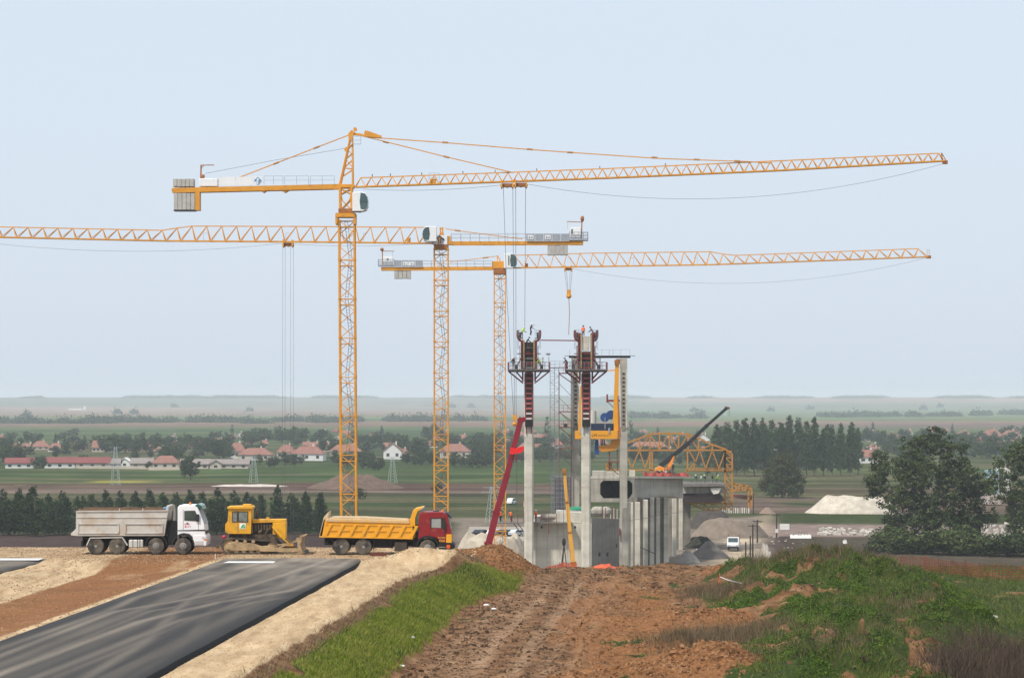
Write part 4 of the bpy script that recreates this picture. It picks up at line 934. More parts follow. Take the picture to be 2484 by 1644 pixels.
# ---- bulldozer
dT = 195.0
DOZY = paint('dozer_yellow', (0.72,0.36,0.012), 0.5, var=0.10, scale=1.0, dirt=(0.34,0.20,0.07), dirt_amt=0.42, dirt_scale=1.4)
MUDDY = paint('muddy_steel', (0.40,0.28,0.15), 0.9, var=0.25, scale=2, dirt=(0.16,0.11,0.07), dirt_amt=0.45, bump=0.3)
TRK = paint('track_steel', (0.075,0.060,0.048), 0.75, var=0.4, scale=3, dirt=(0.25,0.17,0.10), dirt_amt=0.35)
DZ = thing('bulldozer', 'old yellow tracked bulldozer with muddy blade lowered, between the two trucks', 'bulldozer', (gx(549,dT), dT+1.2, 0.02))
for s in (-1,1):
    y0, y1 = s*0.72, s*1.22
    outl = []
    for k in range(9): a = math.radians(90+180*k/8); outl.append((0.15+0.50*math.cos(a), 0.55+0.53*math.sin(a)))
    for k in range(9): a = math.radians(-90+180*k/8); outl.append((3.18+0.42*math.cos(a), 0.46+0.42*math.sin(a)))
    b = MB(); n = len(outl)
    # track belt and its shoes
    L = [0]
    for k in range(n): L.append(L[-1]+math.dist(outl[k], outl[(k+1)%n]))
    tot = L[-1]; ns = 44
    inner = [((x-1.65)*0.955+1.65, (z-0.52)*0.86+0.52) for x, z in outl]
    for k in range(n): b.prism([outl[k],outl[(k+1)%n],inner[(k+1)%n],inner[k]], min(y0,y1), max(y0,y1))
    tk = b.build('track', TRK, DZ)
    for j in range(ns):
        t = tot*j/ns; k = max(i for i in range(n) if L[i] <= t+1e-9); f = (t-L[k])/(L[k+1]-L[k]); p, q = outl[k], outl[(k+1)%n]
        x, z = p[0]+(q[0]-p[0])*f, p[1]+(q[1]-p[1])*f; nx, nz = (q[1]-p[1]), -(q[0]-p[0]); l = math.hypot(nx,nz); nx, nz = -nx/l, -nz/l
        b = MB(); b.bar((x,(y0+y1)/2,z),(x+nx*-0.06,(y0+y1)/2,z+nz*-0.06),abs(y1-y0)*1.04,0.05) ; b.build('track_shoe', TRK, tk)
    b = MB(); b.prism([(0.0,0.30),(0.12,0.72),(0.5,0.82),(1.9,0.70),(2.4,0.52),(3.3,0.60),(3.4,0.34),(3.0,0.22),(0.4,0.20)], s*0.80, s*1.26); b.build('track_frame', MUDDY, DZ, bevel=0.04)
    b = MB(); b.lathe([(0.44,-0.15),(0.44,0.15)], (0.15,s*0.97,0.55), 'y', 16); b.build('sprocket', MUDDY, DZ)
    b = MB(); b.lathe([(0.36,-0.15),(0.36,0.15)], (3.18,s*0.97,0.46), 'y', 16); b.build('idler', MUDDY, DZ)
    for x in (0.72,1.28,1.85):
        b = MB(); b.tube((x,s*1.0,0.84),(x,s*1.27,0.84),0.12,12); b.build('carrier_roller', MUDDY, DZ)
    for x in (0.7,1.2,1.7,2.2,2.7):
        b = MB(); b.tube((x,s*0.85,0.22),(x,s*1.20,0.22),0.16,12); b.build('track_roller', MUDDY, DZ)
    b = MB(); b.bar((2.3,s*1.34,0.30),(5.1,s*1.34,0.26),0.16,0.24); b.bar((3.6,s*1.34,0.42),(5.0,s*1.34,0.95),0.10,0.10); b.bar((3.5,s*1.30,0.60),(4.6,s*1.1,0.72),0.09); b.build('push_arm', MUDDY, DZ)
    b = MB(); b.tube((3.12,s*0.72,1.85),(3.75,s*0.78,1.10),0.09,10); b.tube((3.7,s*0.78,1.14),(4.35,s*0.82,0.60),0.05,8); b.build('lift_cylinder', DOZY, DZ)
b = MB(); b.bb(0.15,3.4,-0.68,0.68,0.55,1.30); b.build('chassis', paint('dozer_underside',(0.05,0.035,0.02),0.8,var=0.4,dirt=(0.2,0.14,0.08),dirt_amt=0.4), DZ)
b = MB(); b.prism([(0.0,1.40),(0.12,1.34),(1.66,1.34),(1.70,3.05),(0.12,3.05),(0.06,2.2),(0.0,2.15)], -0.95, 0.95); c_ = b.build('cab', DOZY, DZ, bevel=0.03)
b = MB(); b.prism([(0.05,3.05),(1.78,3.05),(1.78,3.18),(1.66,3.26),(0.05,3.22)], -1.05, 1.05); b.build('cab_roof', DOZY, c_, bevel=0.03)
b = MB(); b.bb(1.05,1.62,-0.4,0.4,3.24,3.36); b.build('roof_vent', DOZY, c_, bevel=0.03)
for s in (-1,1):
    for x0,x1 in ((0.42,0.70),(0.84,1.42)):
        b = MB(); b.prism([(x0,2.20),(x1,2.20),(x1,2.76),(x1-0.06,2.83),(x0+0.06,2.83),(x0,2.76)], s*0.94, s*0.965); b.build('window', paint('dozer_glass',(0.16,0.19,0.18),0.08,var=0.4,spec=0.8), c_)
        b = MB()
        for (p,q) in (((x0-0.03,2.17),(x1+0.03,2.17)),((x0-0.03,2.86),(x1+0.03,2.86)),((x0-0.03,2.17),(x0-0.03,2.86)),((x1+0.03,2.17),(x1+0.03,2.86))): b.bar((p[0],s*0.96,p[1]),(q[0],s*0.96,q[1]),0.03,0.04)
        b.build('window_frame', BLKP, c_)
    b = MB(); b.bb(0.76,0.78,s*0.945,s*0.96,1.45,3.0); b.build('door_seam', BLKP, c_)
    b = MB(); b.bb(0.88,1.30,s*0.948,s*0.962,1.70,2.08); dp = b.build('door_sticker', WHITE, c_)
    b = MB(); b.prism([(0.94,1.74),(1.06,1.74),(1.26,2.0),(1.10,2.0)], s*0.96, s*0.97); b.prism([(1.10,1.74),(1.28,1.74),(1.27,1.92),(1.20,1.88)], s*0.96, s*0.97); b.build('sticker_print', paint('green_print',(0.02,0.33,0.10),0.5,var=0.05), dp)
b = MB(); b.bb(-0.12,0.02,-0.8,0.8,1.42,2.05); b.build('rear_tank', DOZY, c_, bevel=0.05)
b = MB(); b.prism([(1.72,2.06),(4.02,2.14),(4.02,2.34),(1.75,2.32)], -0.52, 0.52); b.build('hood', DOZY, DZ, bevel=0.03)
b = MB(); b.prism([(3.12,1.05),(4.02,0.98),(4.04,2.14),(3.12,2.10)], -0.55, 0.55); b.build('nose', DOZY, DZ, bevel=0.03)
b = MB(); b.bb(1.75,3.1,-0.40,0.40,1.2,2.08); en = b.build('engine', paint('oily_engine',(0.022,0.018,0.014),0.6,var=0.6,scale=4), DZ)
for k in range(6):
    b = MB(); x = 1.95+0.2*k; b.tube((x,-0.46,1.5+0.1*(k%2)),(x,-0.46,1.95),0.06,8); b.build('engine_pipe', paint('engine_brown',(0.10,0.07,0.04),0.7,var=0.4), en)
b = MB(); b.bar((2.6,-0.5,1.35),(3.05,-0.5,1.95),0.06); b.ball((2.25,-0.45,1.45),0.15,10); b.build('engine_pump', paint('engine_brown',(0.10,0.07,0.04)), en)
b = MB(); b.tube((2.0,0.15,2.3),(2.0,0.15,2.75),0.07,10); b.tube((2.0,0.15,2.75),(2.02,0.15,3.30),0.045,10); b.build('exhaust_pipe', paint('rusty_pipe',(0.09,0.05,0.04),0.8,var=0.3), DZ)
b = MB(); b.tube((2.75,0,2.32),(2.75,0,2.46),0.12,12); b.build('air_cap', DOZY, DZ)
prof = [(5.30,0.05),(5.12,0.30),(5.04,0.62),(5.10,0.98),(5.26,1.22),(5.36,1.22),(5.18,0.98),(5.12,0.62),(5.20,0.30),(5.40,0.05)]
b = MB(); b.prism(prof, -1.75, 1.75); bl = b.build('blade', MUDDY, DZ, bevel=0.01)
b = MB(); b.prism([(5.30,0.02),(5.47,0.02),(5.40,0.16),(5.26,0.16)], -1.76, 1.76); b.build('cutting_edge', TRK, bl)
for s in (-1,1):
    b = MB(); b.prism([(4.95,0.10),(5.32,0.05),(5.10,0.62),(5.30,1.24),(4.82,1.10),(4.92,0.7)], s*1.75-0.04, s*1.75+0.04); b.build('blade_side', MUDDY, bl)
b = MB(); b.bar((-0.75,0,0.42),(0.1,0,0.5),0.5,0.14); b.bar((-0.75,-0.3,0.42),(-0.75,0.3,0.42),0.1,0.2); b.build('drawbar', MUDDY, DZ)
b = MB(); b.ball((-0.22,-0.5,1.12),0.13,10); b.build('red_float', paint('red_plastic',(0.7,0.03,0.06),0.5), DZ)
# ------------------------------------------------------------------ bridge under construction
def conc(name, c, amt=0.22):
    """shuttered concrete: blotches, lighter and darker pours and long vertical water stains"""
    m, t, b = nt(name); N = t.nodes; L = t.links; tc = N.new('ShaderNodeTexCoord')
    n1 = noise_col(t, 0.5, 8, rough=.7); mp = N.new('ShaderNodeMapping'); mp.inputs['Scale'].default_value = (1.3,1.3,0.07); L.new(tc.outputs['Object'], mp.inputs['Vector'])
    n2 = N.new('ShaderNodeTexNoise'); n2.inputs['Scale'].default_value = 1.4; n2.inputs['Detail'].default_value = 6; L.new(mp.outputs[0], n2.inputs['Vector'])
    mp2 = N.new('ShaderNodeMapping'); mp2.inputs['Scale'].default_value = (.03,.03,.45); L.new(tc.outputs['Object'], mp2.inputs['Vector']); n3 = N.new('ShaderNodeTexNoise'); n3.inputs['Scale'].default_value = 1.0; L.new(mp2.outputs[0], n3.inputs['Vector'])
    a = ramp(t, n1.outputs['Fac'], [(.3,tuple(k*.80 for k in c)),(.7,tuple(k*1.10 for k in c))]).outputs['Color']
    s1 = ramp(t, n2.outputs['Fac'], [(.36-.1*amt,(.50,.47,.43)),(.52,(1,1,1))]).outputs['Color']; s2 = ramp(t, n3.outputs['Fac'], [(.35,(.80,.79,.77)),(.62,(1.08,1.07,1.05))]).outputs['Color']
    o = mixc(t, .35+amt, a, s1, 'MULTIPLY'); o = mixc(t, 1.0, o, s2, 'MULTIPLY'); L.new(o, b.inputs['Base Color']); b.inputs['Roughness'].default_value = .92; b.inputs['Specular IOR Level'].default_value = .15
    MATS[name] = m; return m
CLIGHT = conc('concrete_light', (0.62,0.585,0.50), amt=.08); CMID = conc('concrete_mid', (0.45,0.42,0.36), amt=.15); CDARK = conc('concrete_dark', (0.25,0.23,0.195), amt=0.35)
CJOINT = conc('concrete_joint', (0.20,0.185,0.16), amt=0.35)  # dark tone of the joints between girder segments
FRED = paint('formwork_red', (0.20,0.018,0.019), 0.6, var=0.2, scale=1.5, dirt=(0.12,0.06,0.05), dirt_amt=0.25)
FDARK = paint('formwork_dark', (0.03,0.018,0.016), 0.8, var=0.3)
TIMB = paint('formwork_timber', (0.34,0.24,0.12), 0.9, var=0.25, scale=2)
PLATF = paint('platform_planks', (0.16,0.145,0.13), 0.9, var=0.25, scale=1.5)
SCAF = paint('scaffold_tube', (0.20,0.20,0.21), 0.6, 0.2, var=0.2)
SCAFR = paint('scaffold_rust', (0.16,0.07,0.05), 0.8, var=0.25)
LIFTY = paint('lifting_frame_yellow', (0.76,0.33,0.012), 0.45, var=0.08, dirt=(0.4,0.2,0.05), dirt_amt=0.12)
TRAVY = paint('traveller_yellow', (0.44,0.19,0.028), 0.6, var=0.15, dirt=(0.3,0.15,0.05), dirt_amt=0.25)
NETR = paint('orange_netting', (0.55,0.085,0.060), 0.9, var=0.3, scale=1.5)
LBLUE = paint('winch_blue', (0.015,0.06,0.20), 0.45, var=0.15); CREAM = paint('tank_cream', (0.62,0.60,0.52), 0.5, var=0.08)
HOLE = paint('void_black', (0.010,0.010,0.010), 0.95, var=0.2)  # black painted in for the unlit inside of holes; also the jack

# people -----------------------------------------------------------
SKIN = paint('skin', (0.45,0.26,0.18), 0.6, var=0.05); VESTL = paint('lime_vest', (0.45,0.72,0.05), 0.8, var=0.06); VESTO = paint('orange_vest', (0.90,0.16,0.02), 0.8, var=0.06)
CLOD = paint('dark_clothes', (0.022,0.024,0.03), 0.9, var=0.2); CLOB = paint('blue_clothes', (0.03,0.05,0.10), 0.9, var=0.2); HELM = paint('white_helmet', (0.85,0.85,0.85), 0.35, var=0.03); CLOG = paint('grey_clothes', (0.14,0.14,0.14), 0.9, var=0.2)
def body_mesh(pose):
    """one skinned surface from a joint skeleton; pose bends the hips and arms"""
    lean = {'stand':0.0,'bend':0.55,'reach':0.2}[pose]; sa = math.sin(lean); ca = math.cos(lean)
    up = lambda h, x=0, y=0: (x+0, y+sa*h, 0.92+ca*h)
    J = {'pel':(0,0,0.92),'bel':up(.20),'che':up(.42),'nec':up(.56),'hea':up(.66),'top':up(.80)}
    R = {'pel':.15,'bel':.135,'che':.165,'nec':.06,'hea':.095,'top':.085}; E = [('pel','bel'),('bel','che'),('che','nec'),('nec','hea'),('hea','top')]
    J['nose'] = (0, J['hea'][1]+0.115, J['hea'][2]+0.02); R['nose'] = 0.028; E.append(('hea','nose'))
    for s, t in ((-1,'l'),(1,'r')):
        J['sh'+t] = up(.48, s*.19); fw = {'stand':(.06,.05),'bend':(.28,.10),'reach':(.30,.45 if s > 0 else .05)}[pose]
        e = J['sh'+t]; J['el'+t] = (e[0]+s*.06, e[1]+fw[0]*.55, e[2]-.27+(0.25 if pose == 'reach' and s > 0 else 0)); J['wr'+t] = (J['el'+t][0]-s*.02, J['el'+t][1]+fw[0]*.8+.05, J['el'+t][2]-.24+fw[1]*.8); J['ha'+t] = (J['wr'+t][0], J['wr'+t][1]+.06, J['wr'+t][2]-.07)
        R.update({'sh'+t:.075,'el'+t:.052,'wr'+t:.036,'ha'+t:.045}); E += [('che','sh'+t),('sh'+t,'el'+t),('el'+t,'wr'+t),('wr'+t,'ha'+t)]
        st = s*.10+(0.0); J['hi'+t] = (s*.10,0,.86); J['kn'+t] = (s*.12,(.10 if s > 0 else -.02)+(0.06 if pose != 'stand' else 0),.48); J['an'+t] = (s*.13,(.02 if s > 0 else -.10),.09); J['to'+t] = (s*.14,J['an'+t][1]+.17,.045)
        R.update({'hi'+t:.10,'kn'+t:.068,'an'+t:.05,'to'+t:.045}); E += [('pel','hi'+t),('hi'+t,'kn'+t),('kn'+t,'an'+t),('an'+t,'to'+t)]
    keys = list(J); me = bpy.data.meshes.new('person'); me.from_pydata([J[k] for k in keys], [(keys.index(a), keys.index(c)) for a, c in E], [])
    o = bpy.data.objects.new('person', me); col.objects.link(o)
    m = o.modifiers.new('skin', 'SKIN'); m.use_smooth_shade = True
    for i, k in enumerate(keys): me.skin_vertices[0].data[i].radius = (R[k]*1.05, R[k]*1.05); me.skin_vertices[0].data[i].use_root = (k == 'pel')
    s = o.modifiers.new('sub', 'SUBSURF'); s.levels = 1; s.render_levels = 1
    res = bpy.data.meshes.new_from_object(o.evaluated_get(bpy.context.evaluated_depsgraph_get())); hd = Vector(J['hea']); nk = J['nec'][2]
    bpy.data.objects.remove(o); bpy.data.meshes.remove(me)
    idx = []
    for p in res.polygons:
        c = p.center; hand = min((c-Vector(J['ha'+t])).length for t in 'lr') < 0.09
        idx.append(2 if hand or (c-hd).length < 0.17 and c.z > nk-.02 else (0 if c.z < 0.94 and abs(c.x) < 0.26 and c.y < 0.25 else 1))
    return res, idx, Vector(J['top'])
BODIES = {k: body_mesh(k) for k in ('stand','bend','reach')}
def person(loc, label, pose='stand', rz=0.0, top=None, legs=None, helmet=True, group='site workers'):
    base, idx, tp = BODIES[pose]; me = base.copy(); me.materials.clear()
    for m in (legs or CLOD, top or CLOD, SKIN): me.materials.append(m)
    me.polygons.foreach_set('material_index', idx)
    o = link('person', me, None, loc); o.rotation_euler = (0,0,rz); tag(o, label, 'person', group); ORG[o.name] = Vector(loc)
    b = MB(); b.ball(tp+Vector((0,0,-0.02)), 0.135, 10, sc=(1,1.12,.8)); b.lathe([(0.165,-.005),(0.165,.01)], tp+Vector((0,.02,-.03)), 'z', 12)
    b.build('helmet', HELM if helmet else CLOD, o)
    return o

# tower legs with climbing formwork --------------------------------------
def pylon(cx, d, label, tall, bare_top):
    r = thing('bridge_tower_leg', label, 'bridge tower', (gx(cx,d), d, VZ), group='bridge tower legs')
    X = lambda o: cx+o
    wl = 11.3
    b = MB(); z1 = P(0,905,d).z; hw = wl*d/F
    b.prism([(gx(cx,d)-hw+.22,d-hw),(gx(cx,d)+hw-.22,d-hw),(gx(cx,d)+hw,d-hw+.22),(gx(cx,d)+hw,d+hw),(gx(cx,d)-hw,d+hw),(gx(cx,d)-hw,d-hw+.22)], VZ-1, z1, axis='z'); cl = b.build('column', CLIGHT, r, True)
    for y in (1060,1110,1180,1262):
        b = MB(); rect(b, X(-wl-.15), X(wl+.15), y, y+0.5, d, 2*hw+.03); b.build('pour_joint', CMID, cl, True)
    # climbing rail: two red channels with rungs, dark between
    top = 899
    b = MB(); rect(b, X(-7), X(7), top, 1034, d, 0.10, -hw-.03); b.build('rail_backing', FDARK, r, True)
    b = MB()
    for s in (-1,1): rect(b, X(s*8-1.6), X(s*8+1.6), top, 1034, d, 0.22, -hw-.08)
    b.build('climbing_rail', FRED, r, True)
    for k in range(11):
        y = top+4+12.2*k; b = MB(); rect(b, X(-7), X(7), y, y+4.2, d, 0.20, -hw-.10); b.build('rail_rung', paint('rung_pale',(0.60,0.50,0.46),0.7,var=.15) if k > 7 else paint('rung_red',(0.42,0.10,0.09),0.7,var=.2), r, True)
    b = MB(); rect(b, X(-9), X(9), 1017, 1034, d, 0.5, -hw-.28); b.build('climbing_jack', HOLE, r, True)
    for s in (-1,1):
        b = MB(); rect(b, X(s*6.5-1.2), X(s*6.5+1.2), 1034, 1051, d, 0.14, -hw-.15); b.build('jack_rod', FRED if not bare_top else GALV, r, True)
    # formwork box
    ft = tall
    for s in (-1,1):
        b = MB(); rect(b, X(s*15.5-4.2), X(s*15.5+4.2), ft, 899, d, 2*hw+1.3); b.build('formwork_panel', FRED, r, True, bevel=0.02)
        b = MB(); rect(b, X(s*12.3-1.6), X(s*12.3+1.6), ft+(3 if bare_top else 0), 893, d, 0.2, -hw-.62); b.build('timber_waler', TIMB, r, True)
        b = MB(); rect(b, X(s*17.4-.9), X(s*17.4+.9), ft+6, 893, d, 0.3, -hw-.60); b.build('formwork_beam', FDARK, r, True)
    b = MB(); rect(b, X(-12), X(12), (853 if bare_top else 830), 899, d, 2*hw+.5); b.build('formwork_core', FDARK, r, True)
    for k, y in enumerate((856,868,880,890) if bare_top else (842,856,868,880,890)):
        b = MB(); rect(b, X(-11), X(11), y, y+3.4, d, 0.2, -hw-.34); b.build('formwork_crossbeam', FRED if k % 2 or bare_top else PLATF, r, True)
    for s in (-1,1):
        for e, y0, y1 in ((22,838,895),(34,866,895)):
            b = MB(); pl(b, (X(s*e),y0), (X(s*e),y1), d, .07, -1.9); pl(b, (X(s*e),y0), (X(s*e),y1), d, .07, 1.9); b.build('scaffold_post', SCAFR, r, True)
        for y in (842,856,870):
            b = MB(); pl(b, (X(s*17),y), (X(s*(24 if y < 860 else 36)),y), d, .06, -1.9); b.build('scaffold_rail', SCAF, r, True)
        b = MB(); rect(b, X(s*23-6), X(s*23+6), 857, 858.6, d, 2.6); b.build('scaffold_board', PLATF, r, True)
        b = MB(); rect(b, X(s*30-4), X(s*30+4), 884, 895, d, .9, -1.3); b.build('tool_crate', FDARK, r, True)
        b = MB(); rect(b, X(s*21.5-3), X(s*21.5+3), 806, 820, d, .8, .4); b.build('form_box', FDARK, r, True)
    if bare_top:
        b = MB(); b.prism([(gx(X(-9.5),d),P(0,816,d).z),(gx(X(9),d),P(0,816,d).z),(gx(X(7.5),d),P(0,851,d).z),(gx(X(-8.5),d),P(0,851,d).z)], d-hw-.45, d+hw); b.build('fresh_concrete', CLIGHT, r, True)
    # lower working platform
    b = MB(); rect(b, X(-51), X(51), 895.5, 898, d, 5.2); pf = b.build('platform', PLATF, r, True)
    for oy in (-2.5, 2.5):
        b = MB(); rect(b, X(-50), X(50), 898, 902, d, 0.25, oy); b.build('platform_beam', FDARK, r, True)
        b = MB(); railing(b, X(-50), X(50), 878, 878, 895, 895, d, oy, 9, 0.05, 2); b.build('platform_railing', SCAF, r, True)
        for s in (-1,1):
            for e in (49,31):
                b = MB(); pl(b, (X(s*e),901), (X(s*14),929-(e<40)*8), d, 0.2, oy*.6); b.build('knee_brace', FRED, r, True)
            b = MB(); pl(b, (X(s*19),868), (X(s*31),893), d, 0.16, oy*.6); b.build('raking_prop', FRED, r, True)
    for s in (-1,1):
        b = MB(); rect(b, X(s*49.5-2.2), X(s*49.5+2.2), 879, 900, d, 1.0, -1.6); b.build('platform_bracket', FRED, r, True, bevel=0.05)
        b = MB(); rect(b, X(s*15-2), X(s*15+2), 899, 925, d, 0.5, -hw-.1); b.build('formwork_leg', FRED, r, True)
    # upper platform held by curved red horns
    for s in (-1,1):
        b = MB(); pts = [(s*19,827),(s*23,825),(s*26.5,820),(s*27.5,812),(s*27,801)]
        for a_, c_ in zip(pts[:-1],pts[1:]): pl(b, (X(a_[0]),a_[1]), (X(c_[0]),c_[1]), d, 0.30, -1.0); pl(b, (X(a_[0]),a_[1]), (X(c_[0]),c_[1]), d, 0.30, 1.0)
        b.build('platform_horn', FRED, r, True)
        b = MB(); rect(b, X(s*14 if s > 0 else -26), X(26 if s > 0 else -14), 820, 822, d, 2.6); b.build('upper_platform', PLATF, r, True)
        b = MB(); railing(b, X(s*15), X(s*27), 801, 801, 820, 820, d, -1.25, 3, 0.045, 2); b.build('upper_railing', SCAF, r, True)
        b = MB(); pl(b, (X(s*25),826), (X(s*25),846), d, 0.05, -1.0); pl(b, (X(s*28),826), (X(s*28),846), d, 0.05, -1.0); pl(b,(X(s*25),846),(X(s*28),846),d,.04,-1.0); b.build('access_ladder', SCAF, r, True)
    return r
dA = 420.0
TA = pylon(1283, dA, 'concrete tower leg with red climbing formwork, workers on top, nearest the far crane', 825, False)
TB = pylon(1421.5, dA, 'concrete bridge tower leg with bare concrete head inside red formwork, beside the yellow lifting frame', 808, True)
b = MB(); rect(b, 1298, 1337, 868, 870, dA, .1); 
b = MB(); b.bar(P(1311,825,dA), P(1396,826,dA), 0.16, 0.16); tag(b.build('tie_beam', FRED), 'thin dark red steel tie beam spanning between the tops of the two tower legs', 'beam')
W = thing('catwalk', 'narrow grey catwalk with handrails linking the two lower tower platforms', 'catwalk', P(1352,897,dA))
b = MB(); rect(b, 1334, 1370, 891, 893, dA, 1.0); b.build('walkway', PLATF, W, True)
b = MB(); railing(b, 1334, 1370, 876, 876, 891, 891, dA, -0.5, 3, 0.045, 2); b.build('handrail', SCAF, W, True)
b = MB(); pl(b,(1331,879),(1331,866),dA,0.08,-1.5); b.prism([(gx(1324,dA),P(0,857,dA).z),(gx(1336,dA),P(0,857,dA).z),(gx(1333,dA),P(0,862,dA).z),(gx(1326,dA),P(0,862,dA).z)], dA-1.9, dA-1.1)
tag(b.build('floodlight', SCAF), 'small floodlight on a post at the edge of the tower platform', 'floodlight')

zp = lambda y: P(0,y,dA).z
def on(px, y, oy): return Vector((gx(px,dA), dA+oy, zp(y)))
person(on(1265,820,-.7), 'worker in lime vest and white helmet on the left tower top', 'bend', -1.2, VESTL, CLOB)
person(on(1287,813,-.2), 'worker in dark clothes standing highest, arm up, on the left tower top', 'reach', -1.6, CLOD, CLOD)
person(on(1277,845,-1.7), 'worker in black crouched inside the left tower formwork', 'bend', -1.5, CLOD, CLOD, False)
person(on(1245,895,-1.5), 'worker in dark jacket and white helmet at the left end of the lower tower platform', 'stand', 0.4, CLOD, CLOG)
person(on(1311,895,-1.6), 'worker in lime vest bending at the right of the left tower lower platform', 'bend', 1.0, VESTL, CLOG)
person(on(1438,820,-.6), 'worker in grey on the right tower top', 'bend', 1.2, CLOG, CLOD, False)
person(on(1415,818,.9), 'worker in orange vest half hidden behind the bare concrete head', 'stand', 0, VESTO, CLOD, False)
person(on(1376,895,-1.4), 'worker in dark clothes leaning at the left end of the right tower platform', 'bend', 1.4, CLOD, CLOD, False)
person(on(1389,895,-1.7), 'worker in grey crouching on the right tower platform', 'bend', -0.8, CLOG, CLOG, False)

# rear columns with pocket holes and a black cap beam ---------------------
dC = 470.0
def rear(cx, label):
    r = thing('bridge_column', label, 'bridge column', (gx(cx,dC), dC, VZ), group='rear bridge columns')
    w = 8.8; b = MB(); rect(b, cx-w, cx+w, 869, 1400 if cx > 1450 else 1390, dC, 1.35); b.build('column', CMID, r, True)
    for s in (-1,1):
        b = MB(); rect(b, cx+s*7-1.5, cx+s*7+1.5, 895, 1036, dC, 0.1, -.72); b.build('edge_strip', CLIGHT, r, True)
    k = 0
    y = 903
    while y < 1026:
        b = MB(); rect(b, cx-3.6, cx+3.6, y, y+6.4, dC, 0.08, -.70); h = b.build('pocket_frame', CDARK, r, True)
        b = MB(); rect(b, cx-2, cx+2, y+1.6, y+5, dC, 0.06, -.73); b.build('pocket', HOLE, h, True)  # black plate on the face, painted as the hole's inner dark
        y += 10.2
    b = MB(); b.prism([(gx(cx-w-.2,dC),P(0,1030,dC).z),(gx(cx+w+.2,dC),P(0,1030,dC).z),(gx(cx+w+.2,dC),P(0,1040,dC).z),(gx(cx-w*.4,dC),P(0,1046,dC).z)], dC-.75, dC-.66); b.build('column_step', CDARK, r, True)
    return r
rear(1396.5, 'rear concrete column with pocket holes, left of the yellow lifting frame'); RD_ = rear(1512.5, 'rear concrete column with pocket holes, right of the yellow lifting frame, standing clear')
b = MB(); rect(b, 1497, 1504, 1280, 1298, dC, .5, -1); b.build('junction_box', FRED, RD_, True)
r = thing('cap_beam', 'black steel cap beam with thin guard posts across the two rear columns', 'beam', P(1455,868,dC))
b = MB(); rect(b, 1380, 1529, 863, 868, dC, 1.1); b.build('beam', FDARK, r, True); b = MB(); rect(b, 1369, 1541, 862.4, 863.6, dC, .3, -.7); b.build('cap_rail', DGREY, r, True)
for x in (1382,1420,1444,1460,1478,1487,1506,1528):
    b = MB(); pl(b, (x,847), (x,863), dC, 0.05); b.build('guard_post', GALV, r, True)
b = MB(); pl(b, (1444,849), (1528,847.5), dC, 0.03); b.build('guard_wire', GALV, r, True)

# side working platforms on the left rear column -----------------------
dS = 468.0
for i, (y, x0, x1, lab) in enumerate(((905,1355,1388,'topmost'),(998,1355,1388,'middle'),(1036,1356,1388,'third from top'),(1086,1356,1388,'lowest'))):
    r = thing('bracket_platform', f'rust red bracket platform on the left rear column, {lab} of four', 'platform', P(x1,y,dS), group='bracket platforms')
    b = MB(); rect(b, x0, x1, y-1, y+1.5, dS, 2.2); b.build('deck', SCAFR, r, True)
    b = MB(); railing(b, x0, x1, y-16, y-16, y, y, dS, -1.1, 3, 0.06, 2); b.build('railing', SCAFR, r, True)
    for o in (-1,1):
        b = MB(); pl(b, (x0+2,y+2), (x1,y+24), dS, 0.13, o); b.build('strut', SCAFR, r, True)
    if i == 2: b = MB(); rect(b, x0+12, x0+20, y-9, y-1, dS, 0.8); b.build('toolbox', FDARK, r, True)
r = thing('site_mast', 'rust red vertical scaffold mast carrying the bracket platforms', 'scaffold', (gx(1357,dS), dS, VZ))
for x in (1356.5,1386):
    b = MB(); pl(b,(x,900),(x,1240),dS,0.14,.9); b.build('standard', SCAFR, r, True)
for k in range(9):
    b = MB(); y = 930+k*34; pl(b,(1356.5,y),(1386,y+30),dS,0.07,.9); b.build('brace', SCAFR, r, True)

# stair scaffold between the legs -------------------------------------
dS = 446.0
r = thing('stair_tower', 'slender grey scaffold stair tower between the two front tower legs', 'scaffold', (gx(1345,dS), dS, VZ))
for x in (1334.5,1345,1355.5):
    for o in (-.8,.8):
        b = MB(); pl(b,(x,893),(x,1400),dS,0.055,o); b.build('standard', SCAF, r, True)
for k in range(26):
    y = 898+k*15; b = MB(); pl(b,(1334.5,y),(1355.5,y),dS,0.045,-.8); pl(b,(1334.5,y+7),(1345,y+7),dS,0.03,-.8) 
    f = k % 2; pl(b,(1335+20*f,y),(1355-20*f,y+14),dS,0.04,-.8); pl(b,(1345,y),(1345,y+8),dS,.03,-.8); b.build('ledger', SCAF, r, True)

# yellow lifting frame with winches ------------------------------------
dL = 458.0
r = thing('lifting_frame', 'bright yellow steel lifting frame with blue winch drums between right tower leg and rear column', 'lifting frame', P(1450,1064,dL))
q = lambda x, y: (gx(x,dL), P(0,y,dL).z)
b = MB(); b.prism([q(1407,935),q(1413,935),q(1411,1044),q(1402,1044)], dL-1.2, dL-.7); b.build('front_leg', LIFTY, r, True)
b = MB(); b.prism([q(1492,880),q(1501,880),q(1500,970),q(1503,1044),q(1485,1044),q(1489,960)], dL-1.2, dL-.4); b.build('rear_leg', LIFTY, r, True)
b = MB(); b.prism([q(1497,960),q(1500,960),q(1504,1044),q(1499,1044)], dL-1.3, dL+1.0); b.build('leg_stiffener', CRD, r, True)
b = MB(); b.prism([q(1490,874),q(1497,870),q(1504,872),q(1503,884),q(1491,886)], dL-1.4, dL-.2); b.build('frame_head', CRD, r, True)
b = MB(); pl(b,(1441,900),(1492,898),dL,0.2,-.9); b.build('tie_strut', LIFTY, r, True)
